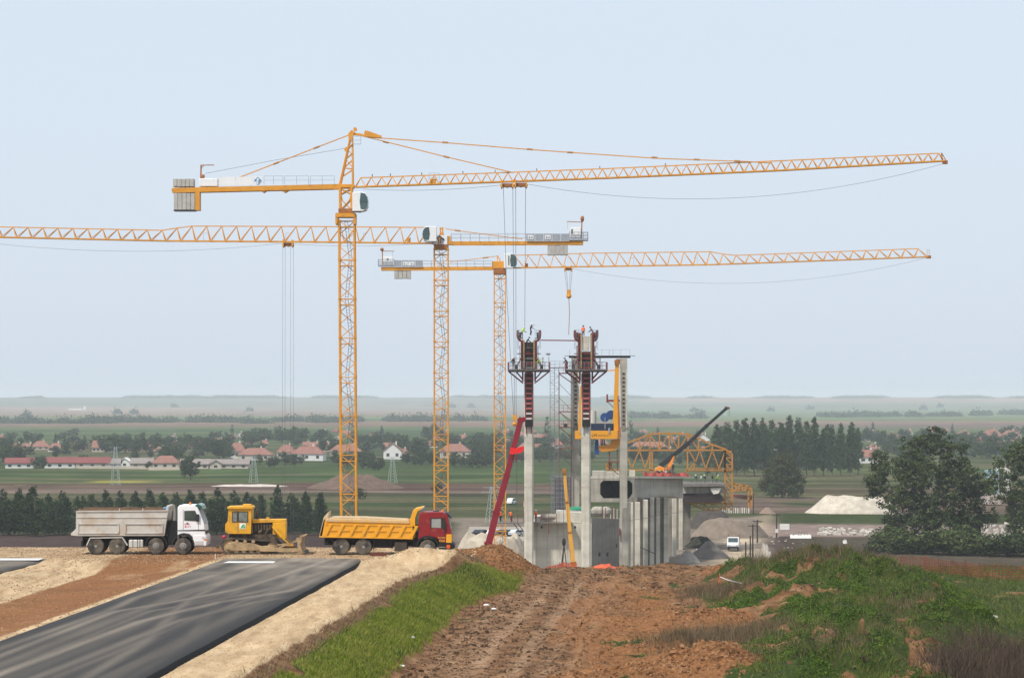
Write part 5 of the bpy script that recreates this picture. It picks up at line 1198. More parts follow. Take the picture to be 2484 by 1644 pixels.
b = MB(); rect(b, 1394, 1497, 1044, 1064, dL, 0.5, -1.6); bm = b.build('base_beam', LIFTY, r, True, bevel=0.03)
b = MB(); b.prism([q(1497,1044),q(1505,1040),q(1505,1060),q(1497,1064)], dL-1.85, dL+1.5); b.build('side_beam', CRD, r, True)
text_mesh(bm, 'LAI', Vector((gx(1441,dL), dL-1.862, P(0,1055,dL).z)), 0.62, BLACKP); o_ = small_print(bm, gx(1463,dL)-ORG[bm.name].x, dL-1.862-ORG[bm.name].y, P(0,1055.5,dL).z-ORG[bm.name].z, 1.7, .16, BLACKP, 13)
b = MB(); rect(b, 1434, 1488, 1027, 1044, dL, 3.0, .3); b.build('winch_base', paint('winch_base_blue',(0.008,0.022,0.060),0.5,var=.2), r, True)
b = MB(); p = P(1446,1010,dL); b.tube((p.x-.65,dL,p.z-1.05),(p.x-.65+.01,dL,p.z+.95),0.70,18); b.build('oil_tank', CREAM, r, True)
for x, y, rr, oo in ((1467,1012,11,-.6),(1482,1006,11,.6)):
    b = MB(); p = P(x,y,dL); b.lathe([(rr*dL/F,-.55),(rr*dL/F,-.45),(rr*.72*dL/F,-.42),(rr*.72*dL/F,.42),(rr*dL/F,.45),(rr*dL/F,.55)], (p.x,dL+oo,p.z), 'y', 22); b.build('winch_drum', LBLUE, r, True)
b = MB(); pl(b,(1467,1012),(1467,1040),dL,0.12,-1.3); b.build('drum_stand', GALV, r, True)
for x in (1408,1477):
    b = MB(); p = P(x,1046,dL); b.tube((p.x,dL-1.9,p.z-.3),(p.x,dL-1.9,p.z+.6),0.14,10); b.build('jack', GALV, r, True)
b = MB(); b.prism([q(1450,1080),q(1478,1078),q(1482,1066),q(1504,1064),q(1503,1080),q(1492,1092),q(1460,1096),q(1452,1090)], dL-1.0, dL+.4); b.build('hook_carrier', paint('hook_carrier_yellow',(0.60,0.24,0.02),0.5,var=.12), r, True, bevel=.04)
b = MB(); b.prism([q(1444,1066),q(1451,1066),q(1453,1101),q(1441,1101)], dL-.9, dL-.1); b.build('blue_jack', LBLUE, r, True)
for x in (1458,1462,1466):
    b = MB(); pl(b,(x,1064),(x,1080),dL,0.18,-.4); b.build('lifting_chain', FDARK, r, True)
b = MB(); rect(b,1476,1480,1090,1140,dL,.3,-.6); rect(b,1496,1499,1090,1140,dL,.3,-.6); rect(b,1474,1502,1118,1122,dL,.8,-.6); pl(b,(1472,1128),(1500,1150),dL,.16,-.8); b.build('hanging_frame', SCAFR, r, True)
b = MB(); rect(b,1470,1484,1122,1138,dL,.6,.3); b.build('counter_box', paint('box_yellow',(0.5,0.23,0.04),0.6), r, True)
r = thing('red_bracket', 'small dark red bracket on rear frame beside the yellow rear leg', 'bracket', P(1474,970,dL))
b = MB(); rect(b,1471,1475,956,976,dL,.3); b.build('post', FRED, r, True); b = MB(); rect(b,1473,1503,969,974,dL,.6); b.build('arm', FRED, r, True); b = MB(); pl(b,(1475,975),(1490,990),dL,.12); b.build('strut', SCAFR, r, True)

# pier box, side wall, girder, piers ----------------------------------------
BR = thing('bridge_pier', 'massive grey concrete pier box at the foot of the tower legs, netting at its base', 'bridge pier', (gx(1400,430), 430, VZ))
z0 = VZ-1
dW = 422.5
fz = lambda y, d_: CAMZ+(HY-y)*d_/F
b = MB(); b.prism([(gx(1292,dW),dW),(gx(1435,dW),dW),(gx(1435,dW)-.3,dW+8),(gx(1292,dW),dW+8)], z0, fz(1269,dW), axis='z'); fw = b.build('front_wall', CLIGHT, BR, True)
for y in (1300,1330):
    b = MB(); rect(b,1294.2,1411,y,y+.5,dW,.02,-.012); b.build('pour_joint', CMID, fw, True)
for x in (1326,1352,1382):
    b = MB(); rect(b,x,x+.6,1275,1420,dW,.02,-.012); b.build('panel_joint', CMID, fw, True)
for x in (1312,1393):
    b = MB(); rect(b,x,x+4,1275,1281,dW,.03,-.014); b.build('tie_pocket', HOLE, fw, True)
b = MB(); b.prism([(gx(1296,dW),fz(1268,dW)),(gx(1409,dW),fz(1268,dW)),(gx(1412,dW),fz(1262,dW)),(gx(1412,dW),fz(1243,dW)),(gx(1352,dW),fz(1241,dW)),(gx(1350,dW),fz(1252,dW)),(gx(1296,dW),fz(1252,dW))], dW+.3, dW+8); b.build('top_block', CLIGHT, BR, True)
b = MB(); p0 = Vector((gx(1436,dW)+.02,dW+.4)); p1 = Vector((gx(1502,452),452)); 
b.add([(p0.x,p0.y,z0),(p1.x,p1.y,z0),(p1.x,p1.y,fz(1258,452)),(p0.x,p0.y,fz(1256,dW)),(p0.x-3,p0.y+1,z0),(p1.x-3,p1.y+1,z0),(p1.x-3,p1.y+1,fz(1258,452)),(p0.x-3,p0.y+1,fz(1256,dW))],[(0,1,2,3),(7,6,5,4),(3,2,6,7),(1,5,6,2),(0,3,7,4),(0,4,5,1)]); sw = b.build('side_wall', CDARK, BR, True)  # darker concrete stands in for shade on this face turned from the sun
dirw = (p1-p0).normalized(); nw = Vector((dirw.y,-dirw.x))
for x, y in ((1453,1344),(1472,1344),(1495,1323)):
    t = (x-1436)/66; p = p0.lerp(p1, t); dd = p.y; pz = fz(y, dd); s_ = 0.35 if x < 1490 else .2
    b = MB(); a_ = Vector((p.x,p.y,pz))+Vector((nw.x,nw.y,0))*.012; e_ = Vector((dirw.x,dirw.y,0)); e_ = e_*s_*3.2
    b.add([a_-e_+Vector((0,0,-.3)),a_+e_+Vector((0,0,-.3)),a_+e_+Vector((0,0,.3)),a_-e_+Vector((0,0,.3))],[(0,1,2,3)]); b.build('tie_hole', HOLE, sw, True)
for k in range(10):
    x = 1461+k*4; b = MB(); dk = 425+27*(x-1436)/66; pl(b,(x,1230+random.uniform(-4,6)),(x,1258),dk,0.13); b.build('starter_bar', paint('pale_bar',(0.45,0.43,0.40),.7,var=.2) if k % 2 else SCAFR, BR, True)
for x in (1446,1456,1470):
    b = MB(); p = P(x,1240,440); b.ball((p.x,440,p.z),1.0,10,sc=(.9,.9,.8)); b.build('covered_duct', CMID, BR, True)
# working walkway round the front
WK = thing('edge_walkway', 'timber edge walkway with red posts along the top of the light pier wall', 'walkway', P(1300,1266,dW-1.2))
b = MB(); rect(b,1206,1388,1265,1267.5,dW,2.0,-1.1); b.build('deck', PLATF, WK, True)
for x in (1240,1255,1270,1299,1311,1330,1349):
    b = MB(); rect(b,x,x+1.4,1243,1266,dW,.1,-2.0); b.build('post', FRED, WK, True)
for y in (1246,1254):
    b = MB(); pl(b,(1236,y),(1350,y),dW,.05,-2.0); b.build('rail', SCAFR, WK, True)
for x in (1302,1330):
    b = MB(); rect(b,x,x+1.6,1267,1294 if x > 1320 else 1275,dW,.12,-1.9); b.build('hanger', FRED, WK, True)
for a_, c_ in (((1246,1268),(1268,1298)),((1256,1268),(1268,1284))):
    b = MB(); pl(b,a_,c_,dW,.12,-1); b.build('strut', SCAFR, WK, True)
b = MB(); b.tube(P(1312,1252,dW)+Vector((0,-.6,0)), P(1347,1252,dW)+Vector((0,-.6,0)), 0.42, 14); tag(b.build('concrete_pipe', CMID), 'grey pipe lying on the edge walkway of the light pier wall', 'pipe')
person(P(1214,1265,dW-1.1), 'worker in orange vest standing behind the dark red boom', 'stand', 0.6, VESTO, CLOD, False)
person(P(1241,1265,dW-1.3), 'small worker in orange on the walkway left of the front tower leg', 'bend', 0.6, VESTO, CLOD, False)
person(P(1300,1265,dW-.6), 'worker on the edge walkway just right of the front tower leg', 'stand', 0.6, VESTO, CLOG)
r = MB(); r.ball(P(1400,1236,440), 1.0, 12, sc=(1.6,1,.55)); r.ball(P(1406,1238,440),0.8,10,sc=(1.2,1,.5)); tag(r.build('green_tarp', paint('green_tarp',(0.02,0.22,0.12),.8,var=.2)), 'crumpled green tarpaulin on the pier top left of the right tower leg', 'tarpaulin')

# box girder on column piers
G = thing('bridge_girder', 'grey concrete box girder with open dark end, carried on a row of tall piers', 'bridge', (gx(1541,480), 480, VZ))
N_ = 14; secs = []
for k in range(N_+1):
    t = k/N_; dd = 480+40*t; xr = gx(1541,480)+(gx(1657,520)-gx(1541,480))*t
    bot = np.interp(t,[0,.25,.5,.75,1],[1217,1208.5,1203.5,1203,1208]); zt = fz(1160,480)-(fz(1160,480)-fz(1160,520))*t; secs.append((xr,dd,zt,fz(bot,dd)))
wd_ = gx(1541,480)-gx(1434,480)
b = MB(); V = []
for xr,dd,zt,zb in secs: V += [(xr-wd_,dd,zb),(xr,dd,zb),(xr,dd,zt),(xr-wd_,dd,zt)]
fs = []
for k in range(N_):
    a = k*4; c = a+4; fs += [(a,a+1,c+1,c),(a+1,a+2,c+2,c+1),(a+2,a+3,c+3,c+2),(a+3,a,c,c+3)]
n0 = N_*4; fs.append((n0,n0+1,n0+2,n0+3)); 
oct_ = [(1463,1165),(1527,1165),(1534,1172),(1534,1196),(1526,1208),(1464,1208),(1456,1198),(1456,1172)]
ov = [(gx(x,480),480,fz(y,480)) for x,y in oct_]; bi = len(V); V += ov; V += [(x+2.2,y+9,z) for x,y,z in ov]
fs += [(0,1,bi+4,bi+5),(1,bi+3,bi+4),(1,2,bi+2,bi+3),(2,bi+1,bi+2),(2,3,bi,bi+1),(3,bi+7,bi),(3,0,bi+6,bi+7),(0,bi+5,bi+6)]
b.add(V, fs); go = b.build('box_girder', CMID, G, True)
b = MB(); b.add(ov+[(x+2.2,y+9,z) for x,y,z in ov], [(k,(k+1)%8,8+(k+1)%8,8+k) for k in range(8)]+[tuple(range(8,16))]); b.build('box_interior', HOLE, go, True)  # unlit inside of the girder is coloured black
for k in range(1,N_,2):
    xr,dd,zt,zb = secs[k]; b = MB(); b.add([(xr+.02,dd-.03,zb+.02),(xr+.02,dd+.05,zb+.02),(xr+.02,dd+.05,zt-.02),(xr+.02,dd-.03,zt-.02)],[(0,1,2,3)]); b.build('segment_joint', CJOINT, go, True)
b = MB(); V = []; fs = []
for k,(xr,dd,zt,zb) in enumerate(secs):
    ov_ = 0.5+1.6*(k/N_)**1.5; V += [(xr-wd_-.6,dd-.05,zt),(xr+ov_,dd-.05,zt+.02),(xr+ov_,dd-.05,zt+.32),(xr-wd_-.6,dd-.05,zt+.36)]
for k in range(N_):
    a = k*4; c = a+4; fs += [(a,a+1,c+1,c),(a+1,a+2,c+2,c+1),(a+2,a+3,c+3,c+2),(a+3,a,c,c+3)]
fs += [(0,1,2,3),(N_*4,N_*4+1,N_*4+2,N_*4+3)]; b.add(V, fs); b.build('deck_slab', CLIGHT, go, True)
PIERS = ((1523,1536,470),(1541,1553,475),(1561,1572,480),(1577,1587,486),(1592,1601,492),(1611,1623,500),(1631,1641,526),(1647.5,1656.5,549))
for i, (x0,x1,dd) in enumerate(PIERS):
    X0, X1 = gx(x0,dd), gx(x1,dd); zs = fz(1218 if i < 2 else 1212 if i < 3 else 1207,dd)
    b = MB(); b.bb(X0,X1,dd,dd+2.2,z0,zs); pr = b.build('pier', CLIGHT, G, True, bevel=.08)
    b = MB(); b.bb(X0-.02,X1+.02,dd-.02,dd+2.22,fz(1262-3*i,dd),fz(1261.2-3*i,dd)); b.build('pour_joint', CDARK, pr, True)
    if i < 7:
        nx0, nx1, nd = PIERS[i+1]; b = MB(); b.bb(X1-.4,gx(nx0,nd)+.3,nd+1.5,nd+2.1,z0,fz(1207,nd)-.02); b.build('pier_web', CDARK, pr, True)  # wall in darker concrete, painting the shade of the gap between piers
b = MB(); rect(b,1509,1524,1230,1420,466,1.6); b.build('pier', CMID, G, True)
b = MB(); rect(b,1657,1674,1217,1345,560,3); b.build('pier', CDARK, G, True)
b = MB(); p, q_ = P(1553,1326,468.5), P(1590,1343,484.5); b.bar(p,q_,.1); b.build('handrail_pole', FDARK, G, True)
for x0,x1,y0,y1,dd in ((1437,1470,1141,1160,500),(1470,1502,1143,1160,503),(1527,1540,1140,1160,498)):
    b = MB(); rect(b,x0,x1,y0,y1,dd,2); tag(b.build('concrete_upstand', CMID, None, bevel=.05), 'pale concrete upstand on the girder deck ' + ('left of the rear column' if x1 < 1480 else 'next to the rear column' if x1 < 1510 else 'just right of the rear column'), 'concrete block')
# orange net along the deck edge
b = MB(); NXp = 40; pts = []
for k in range(NXp+1):
    t = .12+.88*k/NXp; dd = 480+40*t-.3; xr = gx(1541,480)+(gx(1657,520)-gx(1541,480))*t+.35+1.0*t; zt = fz(1160,480)-(fz(1160,480)-fz(1160,520))*t
    hh = .55+.16*math.sin(k*1.7)+.2*random.random(); V0 = (xr,dd,zt+.36); V1 = (xr+.3*math.sin(k*.9)-.3,dd+.1,zt+.36+hh); pts.append((V0,V1))
for k in range(NXp): b.add([pts[k][0],pts[k+1][0],pts[k+1][1],pts[k][1]],[(0,1,2,3)])
o = b.build('safety_net', NETR); tag(o, 'orange-red safety netting along the edge of the bridge deck', 'safety net'); m = o.modifiers.new('solid','SOLIDIFY'); m.thickness = .04
person(P(1632,1146,512), 'worker on the bridge deck behind the orange netting', 'stand', 0, CLOD, CLOD)

# yellow form traveller truss round the cantilever --------------------------
TR = thing('form_traveller', 'tall ochre yellow truss gantry straddling the far end of the bridge deck', 'gantry', P(1700,1240,556))
zz = lambda x, y: (1440+x/3.734, 960+y/3.734)
top = [(310,425),(415,385),(510,345),(597,340),(685,337),(770,340),(855,345),(950,383),(1075,440),(1190,480),(1250,522)]
for dd in (552,562):
    def seg(name, a, c, w):
        b = MB(); pl(b, zz(*a), zz(*c), dd, w); b.build(name, TRAVY, TR, True)
    for a, c in zip(top[:-1],top[1:]): seg('top_chord', a, c, .32)
    seg('middle_chord', (300,492), (1195,490), .28); seg('bottom_chord', (830,675), (1255,675), .28); seg('bottom_chord', (120,668), (560,672), .28)
    for i,(x,y) in enumerate(top[1:-1]): seg('post', (x,y), (x,490), .27)
    for i in range(1,len(top)-2):
        a, c = top[i], top[i+1]
        seg('diagonal', a if i % 2 == 0 else (a[0],490), (c[0],490) if i % 2 == 0 else c, .21)
    for x in (510,530,850,1190): seg('leg', (x,490), (x,690), .28)
    for a, c in (((310,560),(345,655)),((345,655),(415,492)),((415,492),(465,655)),((465,655),(510,520)),((868,500),(925,600)),((925,600),(868,655)),((960,492),(905,655)),((960,492),(1015,655)),((1015,655),(1075,492)),((1075,492),(1135,655)),((1135,655),(1190,500))): seg('diagonal', a, c, .21)
    for x in (1190,1255): seg('tower_leg', (x,520 if x > 1200 else 480), (x,1035), .28)
    for k in range(9):
        y = 500+k*60; seg('tower_brace', (1190,y), (1255,y+55), .20); seg('tower_rung', (1190,y), (1255,y), .18)
    lo = [(870,970),(930,1005),(1000,1030),(1080,1038),(1160,1025),(1190,1010)]
    seg('lower_chord', (830,968), (1255,972), .28)
    for a, c in zip(lo[:-1],lo[1:]): seg('lower_chord', a, c, .21)
    for (x,y) in lo[1:-1]: seg('lower_post', (x,970), (x,y), .22)
    for a, c in (((870,970),(930,1005)),((930,1005),(1000,970)),((1000,970),(1040,1035)),((1040,1035),(1080,970)),((1080,970),(1160,1025))): seg('lower_diagonal', a, c, .20)
for x,y in top[1:]+[(850,675),(1190,675),(1255,675),(1255,972),(1190,972),(1255,850),(510,670)]:
    b = MB(); p, q_ = P(*zz(x,y),552), P(*zz(x,y),562); b.bar(p, q_, .25); b.build('cross_beam', TRAVY, TR, True)
b = MB(); railing(b, *(zz(855,655)[0],zz(1250,655)[0]), *(zz(0,650)[1],)*2, *(zz(0,675)[1],)*2, 551.5, 0, 10, .09, 2); b.build('railing', TRAVY, TR, True)
# cantilevered wet segment inside the traveller
SG = thing('deck_segment', 'freshly cast grey deck segment with dark formwork below it inside the yellow gantry', 'bridge segment', P(1710,1210,550))
b = MB(); b.prism([(gx(1657,548),fz(1172,548)),(gx(1758,548),fz(1172,548)),(gx(1758,548),fz(1178,548)),(gx(1657,548),fz(1180,548))], 546, 562); b.build('deck', PLATF, SG, True)
b = MB(); b.prism([(gx(1657,548),fz(1182,548)),(gx(1757,548),fz(1180,548)),(gx(1757,548),fz(1196,548)),(gx(1657,548),fz(1196,548))], 548, 560); b.build('web', CMID, SG, True)
b = MB(); b.prism([(gx(1657,548),fz(1205,548)),(gx(1690,548),fz(1196,548)),(gx(1745,548),fz(1195,548)),(gx(1758,548),fz(1212,548)),(gx(1745,548),fz(1218,548)),(gx(1660,548),fz(1218,548))], 547, 561); b.build('soffit_form', FDARK, SG, True)
b = MB(); b.prism([(gx(1722,547),fz(1184,547)),(gx(1750,547),fz(1182,547)),(gx(1742,547),fz(1196,547)),(gx(1730,547),fz(1198,547))], 546.4, 547); b.build('hanging_sheet', CREAM, SG, True)
for i,(x,v,h) in enumerate(((1688,CLOD,True),(1701,HELM,False),(1711,CLOD,True),(1728,CLOD,False),(1738,VESTL,True))):
    person(P(x,1172,550+i*.7), ['first','second','third','fourth','fifth'][i]+' worker from the left on the deck inside the yellow gantry', 'stand' if i % 2 else 'bend', i*1.3, v, CLOG, h)
T2_ = thing('form_traveller', 'smaller yellow truss frame beyond the tall gantry, at its lower right', 'gantry', P(1800,1225,640))
tp = [(1258,790),(1300,800),(1360,812),(1405,815),(1432,850),(1430,1005)]
for dd in (640,648):
    for a, c in list(zip(tp[:-1],tp[1:]))+[((1258,855),(1405,850)),((1405,815),(1405,1005)),((1300,800),(1330,852)),((1330,852),(1360,812)),((1360,812),(1395,852)),((1270,790),(1300,852)),((1405,900),(1431,940)),((1405,960),(1431,900)),((1405,1005),(1430,1005))]:
        b = MB(); pl(b, zz(*a), zz(*c), dd, .38); b.build('truss_bar', TRAVY, T2_, True)
b = MB(); b.prism([(gx(1778,642),fz(1198,642)),(gx(1812,642),fz(1200,642)),(gx(1812,642),fz(1211,642)),(gx(1778,642),fz(1206,642))], 641, 647); b.build('deck_form', SCAFR, T2_, True)
b = MB(); rect(b,1745,1816,1230,1242,640,1.0)
r = thing('scaffold_fence', 'row of pale scaffold posts under the far gantry', 'fence', P(1780,1243,640))
for k in range(14):
    b = MB(); x = 1746+k*5.3; rect(b,x,x+2.6,1231+random.uniform(-1,1),1244,640,.2); b.build('post', CREAM if k % 3 else CMID, r, True)

# cranes with telescopic booms -----------------------------------------------
def boom(parent, pts, widths, d, mats, off=0, name='boom_section', collars=True, cm=None):
    for i in range(len(pts)-1):
        p, q_ = P(*pts[i],d), P(*pts[i+1],d); p.y += off; q_.y += off; b = MB(); w = widths[i]
        b.bar(p, q_, w*.85, w); b.build(name, mats, parent, True, bevel=.05)
        if collars:
            e = (q_-p).normalized(); b = MB(); b.bar(q_-e*.25, q_, w*1.0, w*1.18); b.build('boom_collar', cm or mats, parent, True)
def carrier(parent, x, y, z, mat, L=11.0):
    b = MB(); b.bb(x-L/2,x+L/2,y-1.3,y+1.3,z+.9,z+1.5); b.build('carrier', mat, parent, True)
    b = MB(); b.bb(x-L/2-.1,x-L/2+2.0,y-1.3,y+1.3,z+1.5,z+2.9); b.build('driver_cab', mat, parent, True, bevel=.1)
    b = MB(); b.bb(x-1,x+2.5,y-1.2,y+1.2,z+1.5,z+3.2); b.build('superstructure', mat, parent, True, bevel=.1)
    for k in range(4):
        for s in (-1,1):
            b = MB(); b.tube((x-L/2+1.2+k*2.7,y+s*1.25-.18,z+.6),(x-L/2+1.2+k*2.7,y+s*1.25+.18,z+.6),.6,16); b.build('wheel', TYRE, parent, True)
BRED = paint('boom_red', (0.24,0.008,0.020), 0.4, var=0.10, dirt=(0.15,0.03,0.03), dirt_amt=.15)
dR = 338.0
R1 = thing('mobile_crane', 'mobile crane with long dark crimson boom leaning right in front of the far tower crane', 'mobile crane', (gx(1128,dR), dR, VZ))
boom(R1, [(1133,1520),(1186,1315),(1205,1240),(1230,1150),(1263.5,1016)], [.92,.80,.72,.66], dR, BRED)
b = MB(); pl(b,(1258,1014),(1273,1020),dR,.45); b.tube(P(1270,1017,dR)+Vector((0,-.3,0)),P(1270,1017,dR)+Vector((0,.3,0)),.3,12); b.build('boom_head', BRED, R1, True)
b = MB(); b.prism([(gx(x,dR),fz(y,dR)) for x,y in ((1238,1084),(1252,1087),(1262,1083),(1271,1082),(1270,1092),(1262,1099),(1252,1098),(1244,1102),(1236,1100))], dR-.7, dR-.5); b.build('red_banner', paint('bright_red_cloth',(0.80,0.010,0.012),.8,var=.1), R1, True)
b = MB(); rect(b,1250.5,1255,1101,1116,dR,.35,-.5); b.build('hook_block', FRED, R1, True)
b = MB(); b.path([P(1253,1116,dR)+Vector((0,-.5,0)),P(1254,1238,dR)+Vector((0,-.5,0))],.05,6); b.build('hoist_rope', ROPE, R1, True)
carrier(R1, gx(1140,dR), dR, VZ, BRED)
BYEL = paint('boom_yellow', (0.74,0.36,0.055), 0.45, var=0.08)
dY = 404.0
R2 = thing('mobile_crane', 'mobile crane with pale yellow telescopic boom in front of the light pier wall', 'mobile crane', (gx(1395,dY), dY, VZ))
boom(R2, [(1398,1425),(1390,1362),(1382.5,1289),(1375.5,1216),(1369,1148)], [.74,.62,.54,.47], dY, BYEL, cm=paint('collar_ochre',(0.33,0.15,0.03),.6))
b = MB(); rect(b,1363,1374,1137,1149,dY,.6); b.build('boom_head', CRD, R2, True, bevel=.08)
b = MB(); b.path([P(1366,1145,dY-.9),P(1367.5,1305,dY-.9)],.035,5); b.build('hoist_rope', ROPE, R2, True)
b = MB(); p = P(1368,1314,dY-.9); b.ball(p,.36,10,sc=(.8,.8,1.7)); b.build('hook_block', FDARK, R2, True)
for x in (1358,1378,1363):
    b = MB(); b.path([P(1368,1322,dY-.9),P(x,1400,dY-.9)],.07,5); b.build('chain_sling', FDARK, R2, True)
carrier(R2, gx(1400,dY), dY, VZ, BYEL)
dK = 508.0
R3 = thing('mobile_crane', 'small orange crane on the bridge deck with long black boom raised to the right', 'mobile crane', P(1615,1146,dK))
BBLK = paint('boom_black', (0.018,0.020,0.022), .5, var=.2)
boom(R3, [zz(600,635),zz(725,535),zz(860,425),zz(1030,265),zz(1205,110)], [.95,.78,.64,.52], dK, BBLK)
b = MB(); pl(b,zz(1190,105),zz(1232,112),dK,.4); b.build('boom_head', SCAFR, R3, True)
b = MB(); rect(b,1757,1760,1003,1005.5,dK,.02,-.3); b.build('boom_marking', WHITE, R3, True)
b = MB(); b.path([P(*zz(1228,112),dK),P(*zz(1226,180),dK)],.03,5); b.build('hoist_rope', ROPE, R3, True)
b = MB(); b.prism([(gx(zz(x,0)[0],dK),fz(zz(0,y)[1],dK)) for x,y in ((555,655),(600,632),(640,650),(680,640),(718,560),(725,575),(690,680),(560,685))], dK-.9, dK+.9); b.build('superstructure', paint('crane_orange',(0.72,0.24,0.03),.5,var=.1), R3, True, bevel=.05)
b = MB(); pl(b,zz(672,640),zz(730,545),dK,.28,-.5); b.build('luffing_cylinder', paint('crane_orange',(0.72,0.24,0.03)), R3, True)
b = MB(); rect(b,*(zz(560,0)[0],zz(720,0)[0]),1141,1147,dK,2.2); b.build('carrier', CREAM, R3, True)
for x in (1594,1604,1622,1631):
    b = MB(); p = P(x,1147,dK); b.tube((p.x,dK-1.2,p.z),(p.x,dK+1.2,p.z),.5,12); b.build('wheel', TYRE, R3, True)
b = MB(); railing(b,zz(640,0)[0],zz(712,0)[0],zz(0,645)[1],zz(0,645)[1],1144,1144,dK,-1.2,3,.08,2); b.build('guard_rail', DGREY, R3, True)
# ------------------------------------------------------------------ trees
BARK = paint('bark', (0.10,0.085,0.07), 0.95, var=0.3, scale=2)
LF_POP = leafmat('leaf_poplar', [(0.007,0.019,0.006),(0.015,0.038,0.011),(0.034,0.066,0.018)], 0.5, .15)
LF_TALL = leafmat('leaf_tall_poplar', [(0.022,0.042,0.018),(0.036,0.070,0.026),(0.060,0.105,0.038)], 0.25, .2)
LF_BIG = leafmat('leaf_willow', [(0.012,0.021,0.006),(0.036,0.056,0.014),(0.088,0.115,0.032)], 0.30, .12)
LF_VIL = leafmat('leaf_village', [(0.020,0.034,0.014),(0.040,0.064,0.024),(0.070,0.100,0.036)], 0.2, .2)
LF_CON = leafmat('leaf_conifer', [(0.010,0.018,0.012),(0.016,0.028,0.018),(0.024,0.040,0.024)], 0.3, .1)
LF_BRN = leafmat('leaf_olive_brown', [(0.032,0.038,0.014),(0.060,0.068,0.024),(0.085,0.095,0.034)], 0.25, .2)
def orient_quads(c, size, rng, flat=0.0, aspect=(0.6,1.0), nrm=None, spread=.55):
    """leaf-sized quads; nrm turns each leaf roughly outwards so that clumps take light and shade"""
    n = len(c)
    if nrm is None: nrm = rng.normal(size=(n,3)); spread = 0
    nn = nrm/(np.linalg.norm(nrm,axis=1,keepdims=True)+1e-9) + rng.normal(size=(n,3))*spread; nn /= np.linalg.norm(nn,axis=1,keepdims=True)+1e-9
    t = rng.normal(size=(n,3)); a = np.cross(nn,t); a /= np.linalg.norm(a,axis=1,keepdims=True)+1e-9; bq = np.cross(nn,a)
    s = size*(0.6+0.8*rng.random((n,1))); w = s*rng.uniform(*aspect,(n,1))
    u = a*s/2; v = bq*w/2
    return np.stack([c-u-v*.5, c+u*.2-v, c+u+v*.5, c-u*.2+v], 1)
def clumped(n_cl, per, cl_r, place, rng):
    """clump centres from place(), leaves gathered on the outside of each clump"""
    cc = np.array([place() for _ in range(n_cl)]); out = []; nr = []; mid = cc.mean(0)
    for c in cc:
        v = rng.normal(size=(per,3)); v /= np.linalg.norm(v,axis=1,keepdims=True); r = cl_r*(0.55+0.45*rng.random((per,1)))*(0.7+.6*rng.random())
        o = c-mid; o[2] *= .5; o /= np.linalg.norm(o)+1e-9; nr.append(v*.8+o*.5+np.array([0,0,.25]))
        v[:,2] *= .8; out.append(c+v*r)
    return np.concatenate(out), np.concatenate(nr)
def spindle(H, R, base, pw, rng, skew=.8):
    def f():
        t = rng.random(); 
        while rng.random() > math.sin(math.pi*min(1,max(0,(t**skew))))**.6+.1: t = rng.random()
        r = R*max(.08,math.sin(math.pi*(.06+.94*t)**skew))**pw*math.sqrt(rng.random()); a = rng.random()*2*math.pi
        return (r*math.cos(a), r*math.sin(a), base+(H-base)*t)
    return f
def domes(lobes, rng):
    w = np.array([l[3]*l[4] for l in lobes]); w = w/w.sum()
    def f():
        l = lobes[rng.choice(len(lobes), p=w)]; v = rng.normal(size=3); v /= np.linalg.norm(v); r = (rng.random()**.4)
        return (l[0]+v[0]*l[3]*r, l[1]+v[1]*l[3]*r, l[2]+v[2]*l[4]*r)
    return f
def cone(H, R, base, rng):
    def f():
        t = 1-math.sqrt(rng.random()); r = R*(1-t)**.9*(rng.random()**.4); a = rng.random()*2*math.pi
        return (r*math.cos(a), r*math.sin(a), base+(H-base)*t)
    return f
def trunk_mesh(name, H, r, bends=3, limbs=4, R=2.0, seed=0, lo=.25):
    rng = random.Random(seed); b = MB(); p = Vector((0,0,-.5)); pts = [p]
    for k in range(bends): p = p+Vector((rng.uniform(-.04,.04)*H, rng.uniform(-.04,.04)*H, H/bends)); pts.append(p)
    for k in range(bends): b.tube(pts[k], pts[k+1], r*(1-.8*k/bends), 7, r*(1-.8*(k+1)/bends), caps=False)
    for k in range(limbs):
        t = rng.uniform(lo,.8); i = min(bends-1,int(t*bends)); q = pts[i].lerp(pts[i+1], t*bends-i); a = rng.uniform(0,6.28)
        e = q+Vector((math.cos(a)*R*.7, math.sin(a)*R*.7, H*rng.uniform(.12,.28))); b.tube(q, e, r*.38, 5, r*.1, caps=False)
    return b.mesh(name, BARK, smooth=True)
KIND = {}
def kind(name, leaf, n_cl, per, cl_r, size, placef, H, r, R, nvar=3, limbs=4, seed=0, flat=0., lo=.25):
    out = []
    for v in range(nvar):
        rng = np.random.default_rng(seed*10+v+100); c, nr = clumped(n_cl, per, cl_r, placef(rng), rng)
        me = quads_mesh(name+'_crown', orient_quads(c, size, rng, flat, nrm=nr), leaf); out.append((me, trunk_mesh(name+'_trunk', H, r, limbs=limbs, R=R, seed=seed+v, lo=lo)))
    KIND[name] = out
kind('row_poplar', LF_POP, 230, 16, .40, .26, lambda g: spindle(10,1.9,.4,.65,g,.60), 9.2, .11, 1.2, 4, seed=1, lo=.15)
kind('tall_poplar', LF_TALL, 210, 20, .85, .52, lambda g: spindle(23,3.1,2.6,.62,g,.75), 21, .32, 2.5, 4, seed=2)
kind('broadleaf', LF_VIL, 95, 22, .9, .50, lambda g: domes([(0,0,5.2,3.4,3.4),(g.uniform(-2,2),g.uniform(-2,2),7.0,2.4,2.2),(g.uniform(-2.5,2.5),0,3.4,2.8,2.4),(1.5,1,5,2.5,2.6)],g), 6.5, .28, 3, 5, seed=3)
